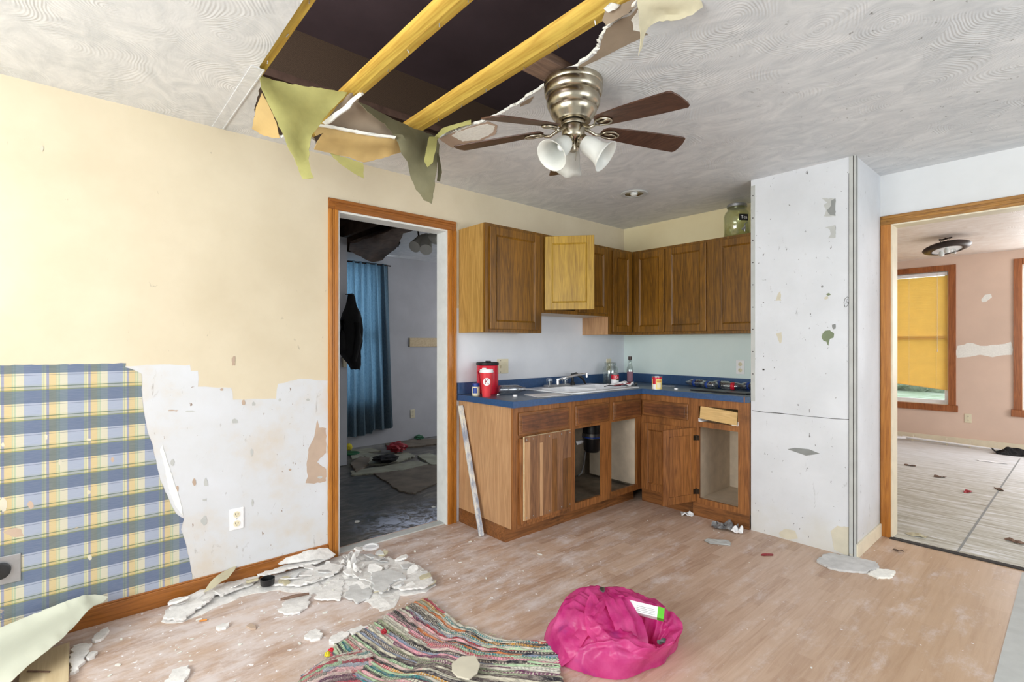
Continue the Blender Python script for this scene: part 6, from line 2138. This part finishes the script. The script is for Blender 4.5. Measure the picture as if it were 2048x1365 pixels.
for i, (x, y, z, sz) in enumerate(places):
    b = bases[i % 4]
    o_ = b if i < 4 else b.copy()
    if i >= 4:
        C.objects.link(o_)
    o_.location = (x, y, z + 0.0005)
    o_.scale = (sz * (1 + 0.6 * math.sin(i * 2.1) ** 2), sz * 0.8, sz)
    o_.rotation_euler = (0, 0, i * 1.3)
    near_ = z > 0
    if near_:
        tag(o_, 'small white plaster chip lying on the rubble by the baseboard', 'plaster chip', 'chips on the plaster rubble')
    elif x < -1.9 and y < 1.9:
        tag(o_, 'small white plaster chip on the dusty floor near the left wall', 'plaster chip', 'chips on the floor near the left wall')
    else:
        tag(o_, 'tiny white plaster crumb on the open laminate floor', 'plaster chip', 'crumbs on the open floor')

# black cap, stick, butt, lid, shard
c_ = at(535, 1172, 'Z', 0.016)
c_ = Vector((c_.x, c_.y, 0.022))
o_ = MB().lathe([(0, 0), (0.031, 0), (0.034, 0.004), (0.036, 0.034), (0.033, 0.034), (0.031, 0.006), (0, 0.005)], 28).build('black_cap', 'black', smooth=True)
o_.location = c_
tag(o_, 'black plastic cap lying open side up in the plaster rubble', 'dish')
a_, b_ = at(561, 1200, 'Z', 0.03), at(618, 1188, 'Z', 0.03)
o_ = MB().tube([a_, a_.lerp(b_, .5) + Vector((0, 0, .003)), b_], [0.007, 0.0085, 0.006], 8).build('dark_stick', 'oldpine')
tag(origin_to(o_, a_), 'dark wooden stick lying on a plaster slab', 'stick')
a_, b_ = at(399, 1243, 'Z', 0.006), at(414, 1240, 'Z', 0.006)
tag(origin_to(MB().cyl(a_, b_, 0.004).build('cigarette_butt', 'orange'), a_), 'orange cigarette butt on the floor below the rubble', 'cigarette butt')
slab([(492, 1256), (500, 1250), (512, 1254), (512, 1260), (502, 1262)], 'small reddish brown shard with white plaster on the floor', 0, 0.008, 'tearp', seed=5, name='brown_shard', cat='shard')
c_ = at(742, 1096, 'Z', 0.0)
o_ = MB().lathe([(0, 0.002), (0.035, 0.002), (0.040, 0.006), (0.046, 0.006), (0.052, 0.001), (0.052, 0.008), (0.044, 0.013), (0.038, 0.012), (0.033, 0.006), (0, 0.006)], 30).build('round_lid', 'whitep', smooth=True)
o_.location = c_
tag(o_, 'round white lid lying on the floor at the doorway', 'lid')
# papers near cabinet
crumpled_sheet('paper_scrap', at(1374, 1031, 'Z', 0.001), 0.10, 0.07, 0.5, 'paper', 'crumpled white paper on the floor by the swung-open cabinet door', 'paper', 8, 0.02)
crumpled_sheet('burnt_wrapper', at(1450, 1058, 'Z', 0.001), 0.17, 0.10, 0.4, 'greypaper', 'dark grey crumpled wrapper on the floor before the open cabinet', 'wrapper', 9, 0.035)
crumpled_sheet('grey_scrap', at(1436, 1085, 'Z', 0.001), 0.15, 0.09, 0.7, 'ltgreytear', 'flat grey scrap lying just in front of the dark wrapper', 'scrap', 10, 0.004)
crumpled_sheet('paper_scrap', at(1474, 1066, 'Z', 0.001), 0.08, 0.05, 0.2, 'paper', 'white folded paper beside the dark grey wrapper', 'paper', 18, 0.03)
crumpled_sheet('red_scrap', at(1535, 1111, 'Z', 0.001), 0.075, 0.035, 0.9, 'darkred', 'flat faded red scrap on the floor before the closet wall', 'scrap', 11, 0.002)
crumpled_sheet('dark_leaf', at(1796, 1104, 'Z', 0.001), 0.06, 0.02, 0.2, 'joistdark', 'curled dark leaf on the floor by the wide opening', 'leaf', 12, 0.012)
crumpled_sheet('paper_scrap', at(1833, 1072, 'Z', -0.003), 0.12, 0.06, 0.1, 'beigepaper', 'folded yellowish paper on the plywood floor just past the opening', 'paper', 13, 0.012)
for i, (x, y, lab) in enumerate([(1820, 932, 'brown leaf scrap near the left of the pink room floor'), (1880, 955, 'small brown scrap in the middle of the pink room floor'), (1935, 985, 'red brown scrap on the pink room floor near the seam'), (1998, 980, 'brown leaf scrap lying on the plywood seam'), (2030, 1085, 'brown stick scrap at the right edge of the plywood floor')]):
    crumpled_sheet('dry_scrap', at(x, y, 'Z', -0.003), 0.10, 0.04, i * .7, 'oldpine' if i != 2 else 'darkred', lab, 'scrap', 50 + i, 0.01)
crumpled_sheet('paper_scrap', at(1990, 892, 'Z', -0.003), 0.3, 0.12, 0.3, 'paper', 'white and blue papers by the pink room baseboard', 'paper', 61, 0.05)
crumpled_sheet('dark_cloth', at(2035, 912, 'Z', -0.003), 0.45, 0.14, 0.1, 'blackcloth', 'dark cloth along the pink room baseboard at the right', 'cloth', 62, 0.05)
crumpled_sheet('paper_scrap', at(1985, 925, 'Z', -0.003), 0.25, 0.05, 0.1, 'paper', 'thin white strip of paper on the far plywood floor', 'paper', 63, 0.005)
# copper/plastic pipes along the baseboard of the pink room
pi_ = thing('heating_pipes', 'white heating pipes running along the pink room baseboard', 'pipes', (-1.5, 8.4, 0))
MB().cyl((-2.9, 8.47, 0.055), (-0.9, 8.45, 0.02), 0.011).cyl((-1.6, 8.40, 0.05), (-0.3, 8.36, 0.014), 0.011).build('pipe', 'whitep', pi_, world=True)
MB().cyl((-2.6, 7.9, 0.02), (-1.55, 8.33, 0.045), 0.013).build('pipe', 'whitep', pi_, world=True)
for x in (-1.50, -1.15, -0.93, -0.70):
    MB().box(x - 0.009, x + 0.009, 8.43, 8.46, -0.004, 0.085).build('bracket', 'creamtrim', pi_, world=True)
# plywood seams (grooves) as dark strips on the floor
sm = MB()
a_, b_ = at(1915, 1105, 'Z', -0.004), at(2040, 918, 'Z', -0.004)
sm.prism([a_ + Vector((-.006, 0, 0)), a_ + Vector((.006, 0, 0)), b_ + Vector((.006, 0, 0)), b_ + Vector((-.006, 0, 0))], (0, 0, 0.0012))
struct(sm.build('trim_5', 'greytear'), 'dark joint line between plywood sheets of the pink room floor')
# lower right vinyl tile edge on the kitchen floor
tl2 = [at(2040, 1155, 'Z', 0), Vector((0.6, 4.08, 0)), Vector((0.6, 1.0, 0)), at(1999, 1420, 'Z', 0)]
tl2 = [Vector((-0.225, 4.05, 0)), Vector((1.9, 4.05, 0)), Vector((1.9, -1.9, 0)), Vector((-0.225, -1.9, 0))]
struct(MB().prism(tl2, (0, 0, 0.003)).build('floor', 'ltgreytear'), 'grey worn vinyl floor at the lower right beyond the laminate')

# --- curled sheet, plywood, at left bottom
hang('curled_vinyl_sheet', [(-70, 1284, 2.02), (0, 1256, 2.07), (60, 1232, 2.13), (120, 1208, 2.18), (165, 1192, 2.22), (190, 1190, 2.25), (205, 1192, 2.24), (217, 1195, 2.24), (205, 1206, 2.21), (188, 1212, 2.18), (176, 1222, 2.13), (150, 1252, 2.06), (120, 1282, 1.98), (85, 1310, 1.92), (50, 1338, 1.87), (25, 1362, 1.83), (-10, 1392, 1.80), (-70, 1430, 1.76)],
     'vinyl', 'large pale curled sheet of vinyl slumped against the plaid wall', 'vinyl sheet', seed=31, wob=0.006, thick=0.003, amp=0.6)
pw = [at(35, 1372, 'Z', 0.04), at(40, 1335, 'Z', 0.04), at(100, 1290, 'Z', 0.04), at(139, 1277, 'Z', 0.04), at(137, 1353, 'Z', 0.04), at(100, 1372, 'Z', 0.04), at(80, 1400, 'Z', 0.04)]
pwm = MB().prism([p - Vector((0, 0, 0.039)) for p in pw], (0, 0, 0.022)).build('plywood_offcut', 'plyboard', bevel=0.001)
tag(origin_to(pwm, pw[0] - Vector((0, 0, 0.039))), 'pale plywood offcut on the floor under the curled vinyl sheet', 'plywood')
a_ = at(77, 1345, 'Z', 0.024)
tag(origin_to(MB().box(-0.003, 0.003, -0.045, 0.045, 0, 0.004).xf(Matrix.Translation(a_) @ Matrix.Rotation(-0.75, 4, 'Z')).build('wood_splinter', 'oldpine'), a_), 'thin wood splinter lying on the plywood offcut', 'splinter')

# --- rag rug
rug = thing('rag_rug', 'crumpled multicoloured rag rug on the floor left of the pink bag', 'rug', (-1.8, 1.0, 0))


def bez(a, b, c_, d, t_):
    return a * (1 - t_) ** 3 + b * 3 * t_ * (1 - t_) ** 2 + c_ * 3 * t_ ** 2 * (1 - t_) + d * t_ ** 3


def P0(x, y):
    return at(x, y, 'Z', 0)


def rugsurf(name, e0, e1, e2, e3, NU, NV, mat, hgt, wavef, z0=0.002):
    """e0: v=0 curve (4 pts along u), e1, e2, e3: rows at v=1/3, 2/3, 1"""
    rows = [e0, e1, e2, e3]
    mb = MB()
    uvl = mb.bm.loops.layers.uv.new('UVMap')
    G = []
    for i in range(NU + 1):
        u = i / NU
        q = [bez(*r_, u) for r_ in rows]
        for k in range(NV + 1):
            v = k / NV
            # catmull-like through four rows
            s_ = v * 3
            i0 = min(int(s_), 2)
            f_ = s_ - i0
            p_ = q[i0].lerp(q[i0 + 1], f_)
            jx = 0.008 * noise.noise(Vector((u * 7, v * 40, 3)))
            z = z0 + hgt(u, v) + 0.003 * abs(math.sin(v * wavef * PI)) + 0.005 * noise.noise(Vector((u * 26, v * 40, 0)))
            edge = (rnd.uniform(-1, 1) * 0.006 if i in (0, NU) else 0)
            G.append((mb.bm.verts.new((p_.x + jx + edge, p_.y + edge, max(0.0015, z))), u, v))
    for i in range(NU):
        for k in range(NV):
            a = i * (NV + 1) + k
            ids = (a, a + 1, a + NV + 2, a + NV + 1)
            f = mb.bm.faces.new([G[j][0] for j in ids])
            for lp, j in zip(f.loops, ids):
                lp[uvl].uv = (G[j][1], G[j][2])
    return mb.build(name, mat, rug, world=True, smooth='all', solid=0.004)


H1 = lambda u, v: 0.012 + 0.016 * math.sin(u * 8 + v * 3) * 0.5 + 0.012 * abs(noise.noise(Vector((u * 5, v * 5, 0)))) + 0.02 * math.exp(-((u - 0.55) / 0.08) ** 2)
rugsurf('rug_body', [P0(853, 1203), P0(905, 1250), P0(945, 1295), P0(1114, 1296)],
        [P0(778, 1240), P0(850, 1290), P0(915, 1330), P0(1116, 1330)],
        [P0(715, 1278), P0(800, 1335), P0(880, 1372), P0(1122, 1365)],
        [P0(655, 1312), P0(700, 1372), P0(800, 1440), P0(1130, 1480)], 90, 160, 'rug', H1, 40)
H2 = lambda u, v: 0.020 + 0.012 * math.sin(u * 5) + 0.01 * math.sin(v * 6)
rugsurf('folded_corner', [P0(612, 1362), P0(650, 1338), P0(690, 1318), P0(726, 1300)],
        [P0(600, 1378), P0(650, 1352), P0(695, 1332), P0(742, 1322)],
        [P0(590, 1395), P0(650, 1368), P0(705, 1348), P0(752, 1345)],
        [P0(580, 1415), P0(650, 1388), P0(715, 1368), P0(765, 1370)], 50, 50, 'rug2', H2, 12)
# fringe
fr = MB()
rf_ = random.Random(12)
for k in range(55):
    t_ = k / 54
    e = P0(853, 1203).lerp(P0(655, 1312), t_)
    L_ = rf_.uniform(0.01, 0.03)
    a = rf_.uniform(2.4, 4.2)
    fr.tube([e + Vector((0, 0, 0.010)), e + Vector((math.cos(a) * L_ * .6, math.sin(a) * L_ * .6, 0.010)), e + Vector((math.cos(a + .6) * L_, math.sin(a + .6) * L_, 0.003))], 0.0016, 5)
for k in range(30):
    t_ = k / 29
    e = bez(P0(853, 1203), P0(905, 1250), P0(945, 1295), P0(1114, 1296), t_)
    L_ = rf_.uniform(0.01, 0.04)
    a = rf_.uniform(0.2, 2.2)
    fr.tube([e + Vector((0, 0, 0.016)), e + Vector((math.cos(a) * L_ * .6, math.sin(a) * L_ * .6, 0.016)), e + Vector((math.cos(a + .6) * L_, math.sin(a + .6) * L_, 0.004))], 0.0014, 5)
fr.build('fringe_threads', 'beigepaper', rug, world=True)
for i, (x, y, m_) in enumerate([(662, 1311, 'red'), (655, 1318, 'yellow'), (768, 1285, 'darkred')]):
    o_ = crumple('rag_tuft', P0(x, y), 0.012, m_, i + 3, 0.8)
    for v in o_.data.vertices:
        v.co += P0(x, y) - Vector((-1.8, 1.0, 0)) + Vector((0, 0, 0.006 if i < 2 else 0.035))
    o_.location = (0, 0, 0)
    o_.parent = rug
slab([(905, 1330), (925, 1317), (950, 1318), (960, 1335), (955, 1352), (938, 1364), (915, 1358), (904, 1345)], 'rounded beige plasterboard piece lying on the rag rug', 0.050, 0.007, 'plasterbeige' if 'plasterbeige' in MT else 'tan', (0.05, -0.04), seed=9, name='plasterboard_piece', cat='plasterboard', amp=0.003)

# --- pink bag
bag = thing('plastic_bag', 'bright pink plastic bag slumped open on the floor', 'bag', (-1.36, 1.72, 0))
bc = Vector((-1.36, 1.74, 0))
# screen-like frame on the floor: right2 / fwd2
def bagdir(a):
    return right2 * math.cos(a) + fwd2 * math.sin(a)


foot = {0: 0.30, 30: 0.29, 60: 0.26, 90: 0.25, 120: 0.25, 150: 0.25, 180: 0.27, 210: 0.26, 240: 0.24, 270: 0.24, 300: 0.22, 330: 0.25}
fk = sorted(foot)


def footr(deg):
    deg %= 360
    i = int(deg // 30)
    a, b = foot[fk[i]], foot[fk[(i + 1) % 12]]
    t_ = (deg - fk[i]) / 30
    t_ = t_ * t_ * (3 - 2 * t_)
    return a + (b - a) * t_


NA, NR = 220, 74
mb = MB()
G = []
OC = (0.115, -0.055)        # mouth centre in (right, fwd)
for i in range(NR + 1):
    ring = []
    s_ = i / NR
    for k in range(NA):
        a = 2 * PI * k / NA
        deg = math.degrees(a)
        R_ = footr(deg)
        # blend from the floor outline to the mouth outline
        mo = (OC[0] + 0.125 * math.cos(a), OC[1] + (0.06 if math.sin(a) > 0 else 0.125) * math.sin(a) - 0.03 * math.cos(a))
        fo = (R_ * math.cos(a), R_ * math.sin(a))
        t_ = s_
        x = fo[0] * (1 - t_) + mo[0] * t_
        y = fo[1] * (1 - t_) + mo[1] * t_
        prof_ = math.sin(min(1, t_ * 1.0) ** 0.62 * PI * 0.53)
        hm_ = 0.142 + 0.048 * math.cos(a - 2.27)
        z = hm_ * prof_
        bulge = 1 + 0.10 * math.sin(t_ * PI) * (1 if True else 0)
        x2, y2 = x * bulge, y * bulge
        # ridged folds running from rim down
        an = a + 0.5 * noise.noise(Vector((s_ * 2.0, math.cos(a) * 1.5, math.sin(a) * 1.5)))
        fol = 1 - abs(noise.noise(Vector((math.cos(an) * 3.6, math.sin(an) * 3.6, s_ * 0.9)))) * 2.4
        fol2 = 1 - abs(noise.noise(Vector((math.cos(an) * 7.5 + 4, math.sin(an) * 7.5, s_ * 1.6)))) * 2.4
        vd = noise.voronoi(Vector((x * 6.0 + 0.4 * z, y * 6.0, s_ * 1.2)))[0]
        vd2 = noise.voronoi(Vector((x * 19.0, y * 19.0, s_ * 3)))[0]
        dsp = (0.045 * (vd[1] - vd[0] - 0.25) * -1 + 0.007 * (0.3 - vd2[1] + vd2[0]) + 0.008 * fol) * math.sin(min(1, 0.15 + s_) * PI * 0.75)
        dsp *= 1.0 + 0.35 * max(0, -math.sin(a))
        z2 = max(0.003, z + dsp)
        p_ = bc + right2 * (x2 + dsp * 0.6 * math.cos(a)) + fwd2 * (y2 + dsp * 0.6 * math.sin(a)) + Vector((0, 0, z2))
        ring.append(mb.bm.verts.new(p_))
    G.append(ring)
# inside liner drops from the mouth
for i in range(1, 16):
    t_ = i / 15
    ring = []
    for k in range(NA):
        a = 2 * PI * k / NA
        x = OC[0] + (0.125 * (1 - 0.5 * t_)) * math.cos(a)
        y = OC[1] + ((0.06 if math.sin(a) > 0 else 0.125) * (1 - 0.3 * t_)) * math.sin(a) - 0.03 * math.cos(a)
        top_z = G[NR][k].co.z
        n_ = noise.noise(Vector((math.cos(a) * 5, math.sin(a) * 5, t_ * 2)))
        ring.append(mb.bm.verts.new(bc + right2 * (x + 0.018 * n_) + fwd2 * (y + 0.018 * n_) + Vector((0, 0, max(0.012, top_z * (1 - t_) + 0.02 * t_ + 0.01 * n_)))))
    G.append(ring)
for A, B in zip(G, G[1:]):
    for k in range(NA):
        mb.bm.faces.new((A[k], A[(k + 1) % NA], B[(k + 1) % NA], B[k]))
mb.bm.faces.new(G[-1])
mb.build('bag_skin', 'bag', bag, world=True, smooth='all')
# loose folds (handles) crossing the mouth
hang_pts = [[(0.00, 0.05, 0.205), (0.02, -0.03, 0.200), (0.045, -0.11, 0.160), (0.065, -0.17, 0.08), (0.08, -0.195, 0.03)],
            [(0.03, 0.06, 0.205), (0.06, -0.01, 0.185), (0.09, -0.08, 0.145), (0.11, -0.14, 0.085), (0.12, -0.165, 0.04)],
            [(-0.06, 0.02, 0.20), (-0.07, -0.07, 0.170), (-0.06, -0.15, 0.12), (-0.03, -0.17, 0.06), (-0.02, -0.19, 0.03)],
            [(0.02, 0.085, 0.195), (0.09, 0.075, 0.185), (0.16, 0.055, 0.160), (0.23, 0.01, 0.125), (0.28, -0.05, 0.06)],
            [(0.0, 0.0, 0.20), (-0.07, -0.06, 0.17), (-0.13, -0.11, 0.12), (-0.19, -0.15, 0.05), (-0.235, -0.175, 0.008)]]
for i, hpnts in enumerate(hang_pts):
    mb = MB()
    n_ = 40
    W_ = 10
    pr_ = []
    for k in range(n_ + 1):
        t_ = k / n_ * (len(hpnts) - 1)
        j = min(int(t_), len(hpnts) - 2)
        f_ = t_ - j
        f_ = f_
        a, b = Vector(hpnts[j]), Vector(hpnts[j + 1])
        c_ = a.lerp(b, f_)
        d_ = (b - a).normalized()
        side = d_.cross(Vector((0, 0, 1))).normalized()
        wd = 0.010 + 0.036 * math.sin(k / n_ * PI) ** 0.7
        row = []
        for m_ in range(W_ + 1):
            s_ = m_ / W_ * 2 - 1
            zz = (0.010 * math.cos(s_ * PI * 1.3) - 0.014 * s_ * s_ + 0.010) * math.sin(min(1, 0.1 + k / n_) * PI * 0.9) ** 0.5 * noise.noise(Vector((s_ * 3, k * 0.15, i)))
            q = c_ + side * wd * s_
            row.append(mb.bm.verts.new(bc + right2 * q.x + fwd2 * q.y + Vector((0, 0, max(0.004, q.z + zz)))))
        pr_.append(row)
    for A, B in zip(pr_, pr_[1:]):
        for m_ in range(W_):
            mb.bm.faces.new((A[m_], A[m_ + 1], B[m_ + 1], B[m_]))
    mb.build('bag_fold', 'bag', bag, world=True, smooth='all')
# white and green carton poking out of the bag
def bp_(x, y, z):
    return bc + right2 * x + fwd2 * y + Vector((0, 0, z))


ca, cb2 = bp_(0.085, 0.005, 0.160), bp_(0.232, -0.050, 0.150)
dd = (cb2 - ca)
ux = dd.normalized()
uy = Vector((0, 0, 1)).cross(ux).normalized()
uz = ux.cross(uy)
uy2 = (uy * 0.75 + uz * 0.66).normalized()
uz2 = ux.cross(uy2)
Mc = Matrix.Translation(ca) @ Matrix((ux, uy2, uz2)).transposed().to_4x4()
cx = thing('carton', 'white carton with a green end sticking out of the pink bag', 'box', tuple(ca))
Lc = dd.length
MB().box(0, Lc, -0.022, 0.022, -0.014, 0.014, Mc).build('carton_body', 'paper', cx, world=True)
MB().box(Lc - 0.026, Lc + 0.0006, -0.0226, 0.0226, -0.0146, 0.0146, Mc).build('green_end', 'green', cx, world=True)
ln = MB()
for k in range(4):
    ln.box(0.045, Lc - 0.035, -0.016 + k * 0.007, -0.0145 + k * 0.007, 0.0141, 0.0146, Mc)
ln.build('small_print', 'greytear', cx, world=True)
q = bp_(0.055, -0.035, 0.075)
bt = thing('bag_bottle', 'clear bottle neck inside the mouth of the pink bag', 'bottle', tuple(q))
MB().lathe([(0, 0), (0.026, 0), (0.026, 0.03), (0.014, 0.05), (0.014, 0.062), (0.012, 0.062), (0.012, 0.05), (0.022, 0.03), (0, 0.004)], 20).build('bottle_neck', 'pet', bt, smooth='all')
bt.rotation_euler = (0.6, 0.3, 0)
for i, (x, y, z) in enumerate([(0.20, -0.14, 0.085), (-0.015, 0.03, 0.215)]):
    o_ = crumpled_sheet('foil_scrap', bp_(x, y, z), 0.05, 0.025, 1.2 + i, 'silver', ['silver foil scrap on the right lower lip of the pink bag', 'grey foil scrap on top of the pink bag'][i], 'foil', 71 + i, 0.008)

# --- bedroom floor litter
def litter(px, label, mat, z=0.0, th=0.012, seed=1, cat='board', name='fallen_ceiling_board', tilt=(0, 0)):
    return slab(px, label, z, th, mat, tilt, seed, cat, name, amp=0.012)


MT['lit1'] = plain('grey_green_board', (150, 150, 134), 0.85, var=0.2, scale=6)
MT['lit2'] = plain('brown_grey_board', (112, 102, 90), 0.85, var=0.25, scale=5)
LT = [([(745, 947), (800, 940), (880, 928), (880, 965), (830, 990), (800, 985)], 'large taupe fallen board in the middle of the bedroom floor', 'lit2'),
      ([(702, 945), (760, 936), (830, 925), (862, 930), (810, 943), (745, 950), (703, 953)], 'long pale board strip across the bedroom floor', 'lit1'),
      ([(728, 915), (750, 912), (815, 908), (830, 915), (800, 925), (760, 932), (735, 932)], 'grey green board behind the dark rags in the bedroom', 'lit1'),
      ([(835, 915), (860, 910), (885, 920), (885, 933), (862, 933)], 'grey board at the right edge of the doorway view', 'lit1'),
      ([(700, 912), (730, 905), (752, 912), (735, 918), (705, 920)], 'pale board piece near the closet corner in the bedroom', 'lit1'),
      ([(700, 903), (740, 899), (762, 904), (730, 908), (702, 910)], 'pale board piece under the curtain', 'lit1'),
      ([(770, 890), (820, 883), (880, 880), (880, 890), (830, 896), (780, 900)], 'dull board along the far bedroom wall', 'lit2'),
      ([(702, 930), (720, 917), (740, 920), (738, 932), (712, 948)], 'brown curled board by the bedroom closet', 'lit2')]
for i, (px, lab, m_) in enumerate(LT):
    litter(px, lab, m_, -0.006, 0.012 + 0.003 * (i % 4), 80 + i)
o_ = crumple('red_cloth', at(794, 905, 'Z', 0.01), 0.11, 'darkred', 5, 0.5)
tag(o_, 'dark red crumpled cloth on the bedroom floor', 'cloth')
o_ = crumple('dark_rag', at(772, 925, 'Z', 0.015), 0.12, 'blackcloth', 6, 0.3)
tag(o_, 'dark rag on the bedroom floor in front of the red cloth', 'cloth')
o_ = crumple('yellow_tub', at(697, 902, 'Z', 0.0), 0.045, 'yellow', 7, 1.0, rough=0.1)
tag(o_, 'yellow plastic tub at the bedroom closet corner', 'tub')
c_ = at(702, 909, 'Z', 0.0)
o_ = MB().lathe([(0, 0), (0.08, 0), (0.10, 0.012), (0.09, 0.02), (0, 0.012)], 24).build('green_plate', 'dgreen', smooth=True)
o_.location = c_
tag(o_, 'dark green plate on the floor by the yellow tub', 'plate')
o_ = crumple('green_scrap', at(838, 880, 'Z', 0.0), 0.06, 'dgreen', 8, 0.5)
tag(o_, 'small green crumpled scrap by the far bedroom wall', 'scrap')
rl2 = random.Random(44)
fb = []
for i in range(26):
    x, y = rl2.uniform(-5.8, -3.4), rl2.uniform(1.3, 3.7)
    if x < -5.15 and y < 2.3:
        continue
    b = bases[i % 4]
    o_ = b.copy()
    C.objects.link(o_)
    s_ = rl2.uniform(0.012, 0.04)
    o_.location = (x, y, -0.004)
    o_.scale = (s_, s_, 0.02)
    o_.rotation_euler = (0, 0, rl2.uniform(0, 6))
    tag(o_, 'pale plaster chip on the dark bedroom floor', 'plaster chip', 'chips on the bedroom floor')
